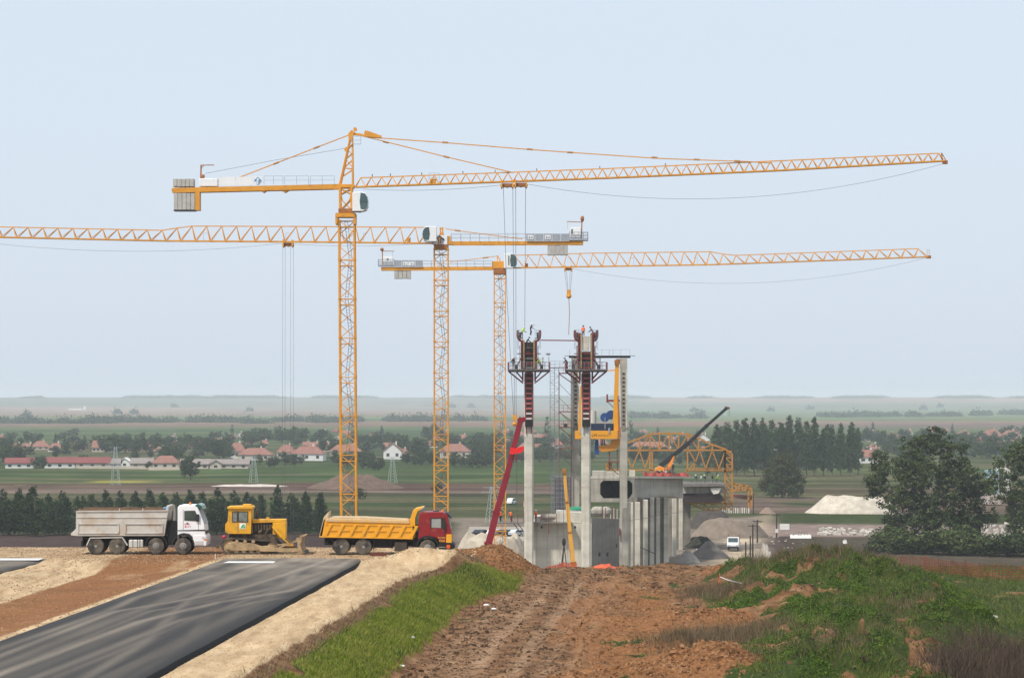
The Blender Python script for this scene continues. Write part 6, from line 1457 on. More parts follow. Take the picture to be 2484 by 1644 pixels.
kind('conifer', LF_CON, 110, 14, .5, .5, lambda g: cone(13,3.0,.8,g), 12, .2, 1.0, 3, seed=4)
kind('slim_poplar', LF_VIL, 60, 14, .6, .5, lambda g: spindle(17,1.5,1.0,.6,g,.6), 15, .2, 1.0, 2, seed=5)
kind('thicket', LF_BIG, 90, 26, .42, .20, lambda g: domes([(0,0,1.3,1.8,1.3),(g.uniform(-1.2,1.2),0,2.0,1.2,1.0),(g.uniform(-1.6,1.6),.4,1.0,1.2,1.0)],g), 1.8, .06, 1.0, 3, seed=16)
kind('shrub', LF_VIL, 26, 16, .55, .42, lambda g: domes([(0,0,1.2,1.6,1.2),(g.uniform(-1,1),0,1.8,1.1,.9)],g), 1.8, .10, 1.0, 3, seed=6)
kind('olive_tree', LF_BRN, 620, 26, .8, .40, lambda g: domes([(0,0,6.5,5.6,5.8),(-3.4,0,4.2,3.6,4),(3.4,0,4.4,3.6,4.2),(.4,0,10.5,3.8,3.4),(-1.5,0,8.8,4,3.6)],g), 10, .4, 4, 1, seed=7)
def big_lobes(g):
    L_ = [(-2.2,0,18.6,2.6,3.0),(1.2,0,20.0,2.7,3.0),(4.4,0,17.8,2.6,2.8),(-4.2,0,14.5,2.4,3.6),(-1.0,0,14.8,3.2,3.4),(2.8,0,13.8,3.2,3.6),(6.0,0,13.2,2.6,3.4),(-7.6,.5,15.6,1.7,3.4),(-8.3,.5,11.4,2.0,3.2),(-6.2,0,9.6,2.4,3.0),(-2.6,0,9.6,3.0,3.2),(1.8,0,8.6,3.2,3.4),(5.6,0,8.4,3.0,3.4),(7.8,0,10.4,2.2,3.4),(-5.4,0,5.0,2.3,2.8),(-1.2,0,5.0,3.0,2.8),(3.4,0,4.4,3.2,2.6),(6.8,0,4.6,2.8,2.8),(-9.6,0,12.6,1.1,2.0),(10.0,0,12.4,1.6,2.2),(9.4,0,6.4,2.0,2.4),(-3.2,0,2.2,2.2,1.6),(2.8,0,2.0,2.6,1.6),(7.2,0,2.2,2.6,1.8)]
    L_ = [(x,y+g.uniform(-2.5,2.5),z,rx*1.0,rz*.95) for x,y,z,rx,rz in L_]; return domes(L_, g)
kind('willow', LF_BIG, 1150, 34, .72, .33, big_lobes, 17, .45, 6, 1, 14, seed=8, lo=.08)
kind('bank_willow', LF_BIG, 520, 34, .72, .33, lambda g: domes([(-1,0,16,3.0,4),(2,0,18.5,3.0,3.6),(5,0,15,3.6,4),(-3.2,0,12,2.2,3.0),(-4.4,0,14,1.4,2.2),(1,0,10,3.2,4),(4.8,0,8,3.4,4),(.5,0,5,2.6,3),(4,0,3.2,3,2.6),(-.6,0,2.0,2.4,1.6)],g), 15, .4, 4, 1, 9, seed=9, lo=.08)
_kc = {}
def tree(kind_, px, d, label, cat='tree', group=None, s=1.0, sx=None, name=None, z=None, zoff=0):
    k = _kc[kind_] = _kc.get(kind_, -1)+1; v = KIND[kind_][k % len(KIND[kind_])]
    x = gx(px,d); zz_ = float(valley_height(np.array([x]),np.array([d]))[0]) if z is None else z
    t = thing(name or kind_, label, cat, (x, d, zz_-.05+zoff), random.uniform(0,6.28) if kind_ not in ('willow','bank_willow','olive_tree') else 0, group)
    w = (sx or 1)*random.uniform(.9,1.12)*s if kind_ not in ('willow','bank_willow','olive_tree') else (sx or 1)*s
    t.scale = (w, w, s*(random.uniform(.93,1.07) if kind_ not in ('willow','bank_willow','olive_tree') else 1))
    link('crown', v[0], t); link('trunk', v[1], t)
    return t
ORD = ['first','second','third','fourth','fifth','sixth','seventh','eighth','ninth','tenth','eleventh','twelfth','thirteenth','fourteenth','fifteenth','sixteenth','seventeenth','eighteenth','nineteenth','twentieth']
ORD += ['twenty-'+o for o in ORD[:9]]+['thirtieth']+['thirty-'+o for o in ORD[:9]]+['fortieth']+['forty-'+o for o in ORD[:9]]+['fiftieth']
# young poplars in a row behind the lorries: column, top row in the photograph
ROWP = [(-18,1192),(8,1186),(46,1184),(80,1176),(118,1190),(152,1180),(188,1190),(222,1185),(257,1183),(292,1189),(328,1184),(362,1186),(393,1191),(426,1188),(460,1184),(490,1190),(528,1187),(566,1192),(600,1190),(634,1189),(672,1182),(706,1189),(742,1190),(778,1194)]
for i,(px,ty) in enumerate(ROWP):
    d = 606+random.uniform(-4,4); h = (1298-ty)*d/F
    tree('row_poplar', px, d, f'slender dark green poplar behind the trucks, {ORD[i]} of the row from the left edge', 'tree', 'row of young poplars', h/10.2, 1.05)
for i in range(24):   # a second rank shows between the first
    tree('row_poplar', -5+i*34+random.uniform(-8,8), 622, 'dark young poplar in the second rank, behind the front poplar row', 'tree', 'second rank of young poplars', random.uniform(.66,.80), 1.2)
# tall poplars beyond the gantry
TP = [(1716,1062,.8),(1738,1016),(1764,1012),(1786,1010),(1808,1014),(1830,1011),(1850,1013),(1872,1018),(1893,1012),(1915,1007),(1937,1010),(1957,1008),(1976,1011),(1997,1034),(2018,1028),(2040,1032),(2060,1036),(2081,1040)]
for i,t_ in enumerate(TP):
    px,ty = t_[0],t_[1]; d = 1075+random.uniform(-10,10); h = (1155-ty)*d/F
    tree('tall_poplar', px, d, f'tall poplar in the avenue beyond the yellow gantry, {ORD[i]} from the left', 'tree', 'poplar avenue', h/23.5, .88*h/23.5/(h/23.5))
for i in range(12): tree('tall_poplar', 1745+i*29+random.uniform(-6,6), 1130, 'tall poplar in the rear rank of the avenue beyond the yellow gantry', 'tree', 'rear rank of the poplar avenue', random.uniform(.75,.88), .9)
tree('willow', 2252, 548, 'large many-stemmed tree with dark billowing crown, right of the sand pile', 'tree', None, 1.06, 1.10, 'tree')
tree('bank_willow', 2462, 540, 'tall dark tree cut by the right edge of the picture', 'tree', None, 1.02, 1.05, 'tree')
tree('olive_tree', 1898, 838, 'broad olive-brown tree standing alone in the meadow right of the gantry', 'tree', None, .98, 1.0, 'tree')
tree('broadleaf', 1945, 850, 'small dark bush at the right foot of the broad olive-brown tree', 'bush', None, .42, .55, 'bush')
for px, d, s, lab in ((1872,825,.5,'left'),(1925,826,.45,'right')): tree('broadleaf', px, d, f'low undergrowth bush at the {lab} foot of the olive-brown tree', 'bush', None, s, s*1.6, 'bush')
for i,(px,d,s) in enumerate(((2215,538,.9),(2320,534,1.0),(2470,530,1.0),(2110,540,.6),(2175,536,1.0),(2290,532,1.2),(2345,530,1.0),(2400,528,.9),(2440,526,1.1),(2255,534,.9),(2150,545,1.1))):
    tree('shrub', px, d, f'leafy shrub below the big trees at right, {ORD[i]} planted of the thicket', 'shrub', 'shrubs below the right-hand trees', s*1.6, s*2.0) if False else tree('thicket', px, d, 'leafy dark shrub in the thicket below the big trees at right', 'shrub', 'shrubs below the right-hand trees', s*1.5, s*1.5, 'shrub')
tree('broadleaf', 462, 1022, 'lone dark round tree in the green field behind the white truck', 'tree', None, .98, .95)
tree('broadleaf', 448, 1026, 'slim tree against the left side of the lone round tree', 'tree', None, .85, .6)
for px in (870,1060): tree('shrub', px, 830 if px < 900 else 880, 'small bush in the meadow ' + ('by the nearest crane mast' if px < 900 else 'by the middle crane mast'), 'bush', None, 1.3, 1.1)
# village trees: read off the photograph in groups (column range, base row, count, size)
VT = [(0,60,1122,3,1.0),(150,260,1098,5,1.05),(245,320,1100,7,1.3),(300,420,1100,7,1.2),(320,330,1120,2,.7),(395,440,1118,4,.9),(430,470,1090,3,1.1),(470,560,1100,6,1.2),(520,560,1112,4,1.2),(590,640,1080,4,1.2),(610,720,1072,7,1.25),(680,790,1075,8,1.2),(620,720,1130,5,.75),(690,740,1128,3,.8),(770,830,1100,5,1.1),(800,910,1128,9,.8),(860,960,1085,8,1.2),(880,920,1140,4,.75),(950,1040,1105,8,1.15),(985,1060,1130,6,.8),(1030,1070,1068,4,1.3),(1080,1200,1085,9,1.2),(1100,1200,1135,8,.85),(1140,1200,1110,6,1.1),(1200,1330,1090,10,1.1),(1230,1340,1120,8,.85),(1300,1440,1115,8,.9),(1330,1440,1085,5,1.1),(1530,1640,1120,9,.9),(1540,1700,1090,9,1.1),(1640,1740,1130,5,.8),(2085,2130,1075,4,1.2),(2130,2200,1082,6,1.2),(2150,2240,1100,6,1.1),(2180,2300,1070,7,1.2),(2290,2380,1095,6,1.2),(2330,2420,1075,5,1.1),(2370,2484,1110,9,1.2),(2420,2484,1060,4,1.1),(30,110,1130,3,.6),(80,108,1135,3,.75),(190,215,1136,3,.65),(360,372,1136,1,.5),(0,30,1095,3,1.1),(65,100,1080,3,1.0)]
_n = 0
for x0,x1,by,n,s in VT:
    for k in range(n):
        px = x0+(x1-x0)*(k+.5)/n+random.uniform(-6,6); row = by+random.uniform(-5,3); d = 200100/(row-HY); _n += 1
        tree('broadleaf', px, d, 'rounded green tree among the village houses', 'tree', 'village trees', s*random.uniform(.60,.92), random.uniform(.95,1.3), 'village_tree')
for i,(px,by,h,kk) in enumerate(((135,1083,36,'conifer'),(155,1086,33,'conifer'),(205,1088,38,'conifer'),(227,1086,26,'conifer'),(447,1076,28,'conifer'),(926,1060,32,'conifer'),(1035,1062,24,'conifer'),(1092,1080,30,'conifer'),(1595,1062,30,'conifer'),(2117,1060,38,'conifer'),(2310,1052,26,'conifer'),(563,1080,52,'slim_poplar'),(1530,1075,70,'slim_poplar'),(1327,1080,75,'slim_poplar'))):
    d = 200100/(by-HY); H = h*d/F
    tree(kk, px, d, ('dark pointed conifer rising above the village' if kk == 'conifer' else 'slim pale poplar standing above the village')+f', {ORD[sum(1 for q in (135,155,205,227,447,926,1035,1092,1595,2117,2310) if q < px)] if kk == "conifer" else ["first","third","second"][i-11]} from the left', 'tree', 'conifers in the village' if kk == 'conifer' else 'slim village poplars', H/(13 if kk == 'conifer' else 17), 1.15)
for k in range(230):
    px = random.choice([random.uniform(0,1340), random.uniform(0,1340), random.uniform(1530,1730), random.uniform(2090,2484)]); row = random.uniform(1056,1112) if px < 1500 else random.uniform(1060,1115); d = 200100/(row-HY)
    tree('shrub' if k % 2 else 'broadleaf', px, d, 'low green garden bush among the village houses' if k % 2 else 'smaller rounded tree among the village houses', 'bush' if k % 2 else 'tree', 'village garden bushes' if k % 2 else 'smaller village trees', random.uniform(1.2,2.2) if k % 2 else random.uniform(.4,.65), 1.6 if k % 2 else 1.2, 'garden_bush' if k % 2 else 'village_tree')
# hedges and scattered bushes on the plain, treeline on the horizon: one mass each
def hedge_mass(name, spots, leaf, label=None):
    rng = np.random.default_rng(55); cs = []
    for px, d, w, h in spots:
        n = int(9*w*h/2)+12; x = gx(px,d)+rng.normal(size=n)*w*.35; y = d+rng.normal(size=n)*w*.3; z = valley_height(x,y)+np.abs(rng.normal(size=n))*h*.45
        cs.append(np.stack([x,y,z],1))
    c = np.concatenate(cs); rng2 = np.random.default_rng(56); dist = c[:,1:2]
    q = orient_quads(c, np.clip(dist*.00055,1.0,4.5), rng2); o = link(name, quads_mesh(name, q, leaf)); tag(o, label, None, None, 'stuff'); return o
rg = random.Random(12); sp = []
for x0,x1,row,n in ((0,70,1026,10),(50,120,1027,8),(150,300,1026,16),(230,320,1024,12),(320,440,1024,12),(460,520,1024,14),(525,570,1024,9),(590,640,1026,6),(650,760,1022,16),(750,830,1024,14),(840,870,1022,6),(930,1010,1021,18),(1020,1080,1021,12),(1100,1180,1021,8),(1520,1620,1012,14),(1600,1700,1014,12),(1985,2060,1011,14),(2060,2130,1010,14),(2130,2180,1010,12),(2200,2240,1010,8),(2250,2330,1009,14),(2360,2400,1007,16),(2430,2480,1005,18)):
    for k in range(n): px = rg.uniform(x0,x1); d = 200100/(row+rg.uniform(-1.2,1.2)-HY); sp.append((px,d,rg.uniform(7,16),rg.uniform(4,8)))
for px,row in ((325,1004),(605,998),(1097,993),(1142,993),(285,1004),(65,1013),(1683,998),(1870,997),(1965,995),(2240,995),(2280,993),(1700,1010),(423,993)): sp.append((px,200100/(row-HY),11,9))
hedge_mass('hedgerow', sp, LF_VIL, 'broken dark hedgerows and bushes across the far plain')
sp = []
for k in range(420):
    px = rg.uniform(-60,2540); d = rg.uniform(10300,11300)
    if fbm(np.array([px*.012]),np.array([3.0]),3,77)[0] > (.44 if px < 1350 else .50): sp.append((px,d,rg.uniform(20,60),rg.uniform(3,7)))
hedge_mass('treeline', sp, LF_VIL, 'faint uneven treeline along the horizon')

# ------------------------------------------------------------------ village houses, barns
ROOF = paint('roof_tiles', (0.245,0.115,0.085), 0.9, var=0.2, scale=.5, dirt=(0.22,0.11,0.08), dirt_amt=.3, dirt_scale=.4); ROOFD = paint('roof_dark_red', (0.20,0.055,0.050), 0.9, var=0.15, scale=.4); ROOFG = paint('roof_grey', (0.24,0.20,0.18), 0.9, var=0.15, scale=.4)
WALLW = paint('plaster_white', (0.68,0.66,0.62), 0.9, var=.06); WALLC = paint('plaster_cream', (0.50,0.43,0.35), 0.9, var=.1, scale=.6); WALLB = paint('plaster_brick', (0.33,0.20,0.15), .9, var=.15, scale=.6); WIN = paint('house_window', (0.03,0.035,0.04), .2, var=.3)
def house(px, by, wpx, hpx, rt, wall, roofm, label, cat='house', roof_frac=.5, depth=9.0, chim=True, win=3, group='village houses', name='village_house'):
    d = 200100/(by-HY); m = d/F; w = wpx*m; h = hpx*m; hw = h*(1-roof_frac); rh = h-hw; x = gx(px,d); z = float(valley_height(np.array([x]),np.array([d]))[0])
    t = thing(name, label, cat, (x,d,z-.3), random.uniform(-.12,.12), group); D = min(depth, max(5,w*.9)) if rt != 'barn' else depth
    b = MB(); b.bb(-w/2,w/2,0,D,-.6,hw)
    if rt in ('gable_front',): b.prism([(-w/2,hw),(w/2,hw),(0,hw+rh)], 0, D)
    b.build('wall', wall, t); o = .45
    b = MB()
    if rt == 'hip':
        k = min(w*.28,D*.45); b.add([(-w/2-o,-o,hw-.1),(w/2+o,-o,hw-.1),(w/2+o,D+o,hw-.1),(-w/2-o,D+o,hw-.1),(-w/2+k,D/2,hw+rh),(w/2-k,D/2,hw+rh)],[(0,1,5,4),(1,2,5),(2,3,4,5),(3,0,4),(3,2,1,0)])
    elif rt == 'gable_front':
        for s in (-1,1): b.prism([(0,hw+rh+.1),(s*(w/2+o),hw-.25),(s*(w/2+o),hw+.05),(0,hw+rh+.35)], -o, D+o)
    else:
        for s in (0,1): y0, y1 = (-o,D/2) if s == 0 else (D+o,D/2); b.prism([(y0,hw-.15),(y1,hw+rh),(y1,hw+rh+.2),(y0,hw+.1)], -w/2-o, w/2+o, axis='x')
        b.prism([(0,hw),(D,hw),(D/2,hw+rh)], -w/2+.05, -w/2+.3, axis='x'); b.prism([(0,hw),(D,hw),(D/2,hw+rh)], w/2-.3, w/2-.05, axis='x')
    ro = b.build('roof', roofm, t)
    if chim: b = MB(); b.bb(w*.12,w*.12+.7,D*.55,D*.55+.7,hw+rh*.5,hw+rh+.9); b.build('chimney', WALLW if wall is WALLW else WALLC, ro)
    for k in range(win):
        xx = -w/2+w*(k+.5)/win; ww = min(.7,w/win*.3); b = MB(); b.bb(xx-ww,xx+ww,-.04,.1,hw*.38,hw*.38+min(1.5,hw*.4)); b.build('window', WIN, t)
    return t
HL = [(38,1094,32,20,'hip'),(98,1090,42,22,'hip'),(133,1096,34,22,'hip'),(192,1094,30,20,'gable'),(238,1096,30,28,'gable'),(325,1096,36,26,'gable_front'),(388,1100,30,18,'hip'),(424,1084,24,16,'hip'),(486,1092,46,26,'hip'),(530,1076,26,14,'hip'),(575,1112,40,40,'hip'),(617,1118,82,32,'hip'),(692,1112,42,34,'hip'),(744,1118,80,37,'hip'),(792,1094,40,22,'hip'),(838,1109,78,32,'hip'),(908,1064,26,16,'hip'),(1045,1084,30,18,'hip'),(1102,1110,70,36,'hip'),(1120,1074,34,22,'hip'),(1165,1070,30,14,'hip'),(1235,1080,34,18,'hip'),(1275,1095,40,22,'hip'),(1318,1100,36,24,'gable'),(1350,1086,36,22,'hip'),(1460,1082,30,18,'hip'),(1574,1096,96,26,'hip'),(1636,1086,34,18,'hip'),(1705,1075,40,24,'gable_front'),(1756,1094,26,22,'hip'),(1795,1096,30,24,'hip'),(1890,1092,34,26,'hip'),(1930,1096,28,24,'hip'),(2095,1070,34,18,'hip'),(2110,1122,46,34,'hip'),(2140,1062,26,12,'hip'),(2190,1068,36,18,'hip'),(2268,1052,22,14,'gable'),(2290,1052,20,14,'gable'),(2340,1060,36,16,'hip'),(2410,1068,50,28,'hip'),(2456,1066,44,24,'hip'),(2430,1090,52,22,'hip'),(2478,1108,40,26,'hip')]
rh_ = random.Random(21)
for k in range(46):
    px = rh_.choice([rh_.uniform(0,480), rh_.uniform(560,1200), rh_.uniform(1200,1340), rh_.uniform(2090,2484), rh_.uniform(1530,1720)]); by = rh_.uniform(1052,1100)
    if all(abs(px-q[0]) > 16 or abs(by-q[1]) > 10 for q in HL): HL.append((round(px), round(by), rh_.uniform(20,32)*(by-HY)/125, rh_.uniform(14,18)*(by-HY)/125, rh_.choice(['hip','hip','gable'])))
HL = sorted(HL); wl_ = [WALLC,WALLB,WALLC,WALLW,WALLB]
ORD += ['fifty-'+o for o in ORD[:9]]+['sixtieth']+['sixty-'+o for o in ORD[:9]]+['seventieth']+['seventy-'+o for o in ORD[:9]]+['eightieth']+['eighty-'+o for o in ORD[:9]]+['ninetieth']+['ninety-'+o for o in ORD[:9]]
for i,(px,by,w,h,rt) in enumerate(HL):
    house(px, by, w, h, rt, WALLW if px in (575,744,1705,2110) else wl_[i % 5], ROOF, f'red-tiled village house, {ORD[i]} from the left among the village roofs', roof_frac=.5 if h > 30 else .6)
for k in range(75):
    px = rh_.choice([rh_.uniform(0,600), rh_.uniform(600,1200), rh_.uniform(1200,1340), rh_.uniform(2090,2484), rh_.uniform(1530,1720)]); by = rh_.uniform(1050,1104)
    if all(abs(px-q[0]) > 13 or abs(by-q[1]) > 7 for q in HL):
        HL.append((px,by,0,0,'')); house(px, by, rh_.uniform(15,26)*(by-HY)/120, rh_.uniform(12,17)*(by-HY)/120, rh_.choice(['hip','gable','gable_front']), rh_.choice(wl_), rh_.choice([ROOF,ROOF,ROOFD]), 'small red roof half hidden among the village trees', win=2, roof_frac=.55, group='small houses among the village trees')
house(952, 1113, 44, 40, 'gable_front', WALLW, ROOF, 'bright white gabled house with dark windows in the middle of the village', roof_frac=.45, depth=7, win=2)
house(975, 1110, 34, 24, 'hip', WALLC, ROOF, 'red-roofed wing joined to the bright white gabled house', roof_frac=.6, depth=8, win=1)
for x0,x1,yt,rm,wm,lab,wn_ in ((13,80,1110,ROOFD,WALLW,'long white barn with dark red roof at the left edge of the village',3),(108,182,1109,ROOFD,WALLW,'long white barn with dark red roof between two round trees',3),(184,264,1109,ROOFD,WALLC,'long barn with dark red roof left of the small white gable',3),(262,290,1112,ROOFG,WALLW,'short white shed with grey roof left of the small white gable',1),(316,368,1110,ROOFG,WALLC,'grey-roofed low shed between white gable and red hip roof',2),(434,506,1112,ROOFG,WALLC,'long grey-roofed barn just right of the red hip-roofed farmhouse',4),(508,602,1113,ROOFG,WALLC,'long grey-roofed barn with dark portal at the right end of the farm',4)):
    house((x0+x1)/2, 1136, x1-x0, 1136-yt, 'barn', wm, rm, lab, 'barn', .46, 12, False, wn_, 'farm barns', 'barn')
house(302, 1133, 27, 23, 'gable_front', WALLW, WALLW, 'small bright white gabled barn front in the farm row', 'barn', .4, 10, False, 1, 'farm barns', 'barn')
house(400, 1137, 66, 34, 'hip', WALLC, ROOF, 'red hip-roofed farmhouse in the row of barns', 'house', .5, 12, False, 3, None, 'farmhouse')
house(523, 1137, 28, 22, 'gable_front', WALLC, ROOFG, 'open dark portal gable in the grey barn row', 'barn', .35, 4, False, 1, 'farm barns', 'barn')
rw = MB(); 
for x0,x1,row in ((190,360,1137),(360,436,1139)):
    d = 200100/(row-HY); b = MB(); z = VZ; b.bb(gx(x0,d),gx(x1,d),d,d+.4,z-.8,z+1.2); tag(b.build('yard_wall', WALLC), 'low pale yard wall in front of the '+('white gabled barn' if x0 < 300 else 'red hip-roofed farmhouse'), 'wall')
d = 844.0
TK = thing('silo_building', 'teal and white boxy building with dark door between the two big right-hand trees', 'building', (gx(2415,d),d,VZ))
b = MB(); rect(b,2392,2418,1140,1204,d,6); b.build('wall', paint('teal_panel',(0.28,0.42,0.45),.6,var=.1), TK, True)
b = MB(); rect(b,2418,2446,1134,1204,d,6.4); b.build('wall', CREAM, TK, True); b = MB(); rect(b,2419,2429,1136,1190,d,.2,-3.25); b.build('door', WIN, TK, True)
b = MB(); rect(b,2398,2408,1150,1166,d,.2,-3.05); b.build('window', WALLW, TK, True)
b = MB(); rect(b,2378,2424,1199,1222,780,4); tag(b.build('brick_shed', paint('pale_brick',(0.42,0.34,0.30),.9,var=.25,scale=.8)), 'low pale brick shed seen between the trunks of the right-hand trees', 'shed')
b = MB(); d = 1500; rect(b,166,214,992.5,994.5,6900,60); 
b = MB(); d = 7300.0; b.bb(gx(166,d),gx(200,d),d,d+40,VZ,VZ+5); b.bb(gx(203,d),gx(208,d),d,d+20,VZ,VZ+11); tag(b.build('far_farm', WALLW), 'tiny white farm buildings on the far plain at left', 'farm')

# power pylons ------------------------------------------------------------
PYL = paint('pylon_steel', (0.36,0.42,0.39), .6, var=.1)
for px,yt,yb,lab in ((280,1083,1176,'in front of the white gabled barn'),(615,1106,1172,'right of the lone round tree'),(952,1108,1172,'below the bright white house'),(1194,1180,1268,'left of the far crane mast')):
    d = 200100/(yb-HY); H = (yb-yt)*d/F; t = thing('power_pylon', 'pale lattice power pylon '+lab, 'pylon', (gx(px,d),d,VZ), .4, 'power pylons')
    b = MB(); wb, wt = 2.6 if H < 14 else 3.4, .7; N = 9
    for k in range(N):
        a0, a1 = k/N, (k+1)/N; r0, r1 = (wb+(wt-wb)*a0)/2, (wb+(wt-wb)*a1)/2
        for i,(sx,sy) in enumerate(((-1,-1),(1,-1),(1,1),(-1,1))):
            nx_,ny_ = ((-1,-1),(1,-1),(1,1),(-1,1))[(i+1)%4]
            b.bar((sx*r0,sy*r0,H*a0),(sx*r1,sy*r1,H*a1),.09); b.bar((sx*r0,sy*r0,H*a0),(nx_*r1,ny_*r1,H*a1),.045)
    b.build('tower', PYL, t)
    for zf,l in ((.98,2.2),(.86,2.8)): b = MB(); b.bar((-l,0,H*zf),(l,0,H*zf),.12,.1); b.build('cross_arm', PYL, t)

# ------------------------------------------------------------------ heaps of earth and gravel in the valley
def mound(name, label, cat, px0, px1, ytop, d, c, depth=None, flat=.5, seed=0, rough=.12, base=VZ, group=None):
    x0, x1 = gx(px0,d), gx(px1,d); H = fz(ytop,d)-base; w = (x1-x0)/2; dp = depth or w*.8; n = 46
    U, V = np.meshgrid(np.linspace(-1,1,n*2), np.linspace(-1,1,n)); R = np.sqrt(U**2+V**2)
    Z = np.clip((1-R)/(1-flat),0,1); Z = Z**.9*(1-.10*R); X = U*w; Y = V*dp
    nz = fbm(X*.5+seed*7, Y*.5, 4, 90+seed)-.5; Z = Z*(1+.5*(fbm(U*2.2+seed,V*2.2,3,95)-.5))*H + nz*rough*H*np.clip(Z*3,0,1) - .4*(R > .98)
    m = paint(name+'_'+str(seed), c, .95, var=.22, scale=.6, dirt=tuple(k*.65 for k in c), dirt_amt=.3, dirt_scale=.25, bump=.5, spec=.05)
    o = link(name, grid_mesh(name, X, Y, Z, m), None, ((x0+x1)/2, d, base-.05)); tag(o, label, cat, group); return o
mound('sand_pile', 'large smooth pale sand pile with flat top left of the big tree', 'sand pile', 1950, 2190, 1203, 724, (.50,.44,.36), 9, .55, 1, .04)
mound('gravel_ridge', 'long low whitish gravel ridge in the field behind the bulldozer', 'gravel ridge', 498, 706, 1174, 945, (.50,.44,.38), 5, .5, 2, .3)
mound('soil_mound', 'broad flat brown soil mound behind the nearest crane mast', 'soil mound', 740, 985, 1154, 925, (.135,.092,.068), 16, .35, 3, .2)
mound('soil_mound', 'small brown earth mound at the foot of the far small gantry', 'soil mound', 1838, 1884, 1229, 715, (.24,.17,.13), 3, .2, 4, .2)
mound('gravel_bank', 'rough tan gravel bank behind the cab of the red truck', 'gravel bank', 1090, 1292, 1297, 505, (.40,.345,.27), 7, .62, 5, .35)
mound('gravel_pile', 'grey gravel cone on the yard right of the piers', 'gravel pile', 1668, 1772, 1310, 520, (.155,.135,.12), 4, .1, 6, .08)
mound('gravel_pile', 'small pale gravel heap at the foot of the last pier', 'gravel pile', 1636, 1700, 1332, 505, (.29,.26,.225), 3, .15, 7, .1)
mound('earth_bank', 'dark earth bank under the far yellow gantry', 'earth bank', 1664, 1790, 1238, 640, (.070,.060,.052), 9, .5, 8, .2)
mound('earth_bank', 'tan dug earth bank behind the white pickup', 'earth bank', 1672, 1866, 1258, 600, (.20,.16,.125), 8, .6, 9, .15)
mound('soil_mound', 'low dark shrubby heap beside the last bridge pier', 'soil mound', 1655, 1740, 1302, 560, (.040,.040,.030), 5, .4, 10, .3)
mound('gravel_ridge', 'pale gravel ridge in the field at the left edge, behind the poplars', 'gravel ridge', -40, 120, 1176, 960, (.36,.29,.24), 5, .5, 11, .3)
mound('rubble_pile', 'white broken rubble heap beside the poles of the haul track', 'rubble pile', 1822, 1905, 1322, 400, (.36,.32,.27), 6, .3, 12, .5)
def scatter_stones(name, label, x0,x1,r0,r1,n,c,s):
    rng = np.random.default_rng(5); b = MB()
    for k in range(n):
        row = rng.uniform(r0,r1); d = 200100/(row-HY); x = gx(rng.uniform(x0,x1),d); z = float(valley_height(np.array([x]),np.array([d]))[0]); w = s*rng.uniform(.4,1.4)
        b.box((x,d,z+w*.2),(w*rng.uniform(.8,2),w,w*rng.uniform(.5,1)),Matrix.Rotation(rng.uniform(0,3),3,'Z') @ Matrix.Rotation(rng.uniform(-.5,.5),3,'X'))
    o = b.build(name, paint('rubble_white',c,.9,var=.15)); tag(o,label,None,None,'stuff')
scatter_stones('rubble', 'strip of broken white rubble along the levee foot at right', 1990,2140,1288,1297,110,(.46,.42,.36),.6)
scatter_stones('rubble', 'pale rubble between the right-hand trees', 2340,2480,1283,1330,160,(.50,.47,.42),.8)
scatter_stones('rubble', 'scattered stones on the building yard', 1690,1960,1290,1345,70,(.36,.31,.26),.28)
for px0,px1,row,lab in ((1917,1968,1305,'long white plastic sheet on the ground right of the poles'),(2045,2055,1318,'small white sack on the ground below the levee')):
    d = 200100/(row-HY); mm = MB(); w = gx(px1,d)-gx(px0,d); n = 9
    for k in range(n):
        xa, xb = gx(px0,d)+w*k/n, gx(px0,d)+w*(k+1)/n; h0, h1 = .25+.35*random.random(), .25+.35*random.random(); mm.add([(xa,d,VZ),(xb,d,VZ),(xb,d+.6,VZ+h1+.3),(xa,d+.6,VZ+h0+.3),(xb,d+2.5,VZ+.1),(xa,d+2.5,VZ+.1)],[(0,1,2,3),(3,2,4,5)])
    tag(mm.build('plastic_sheet', WALLW), lab, 'plastic sheet')

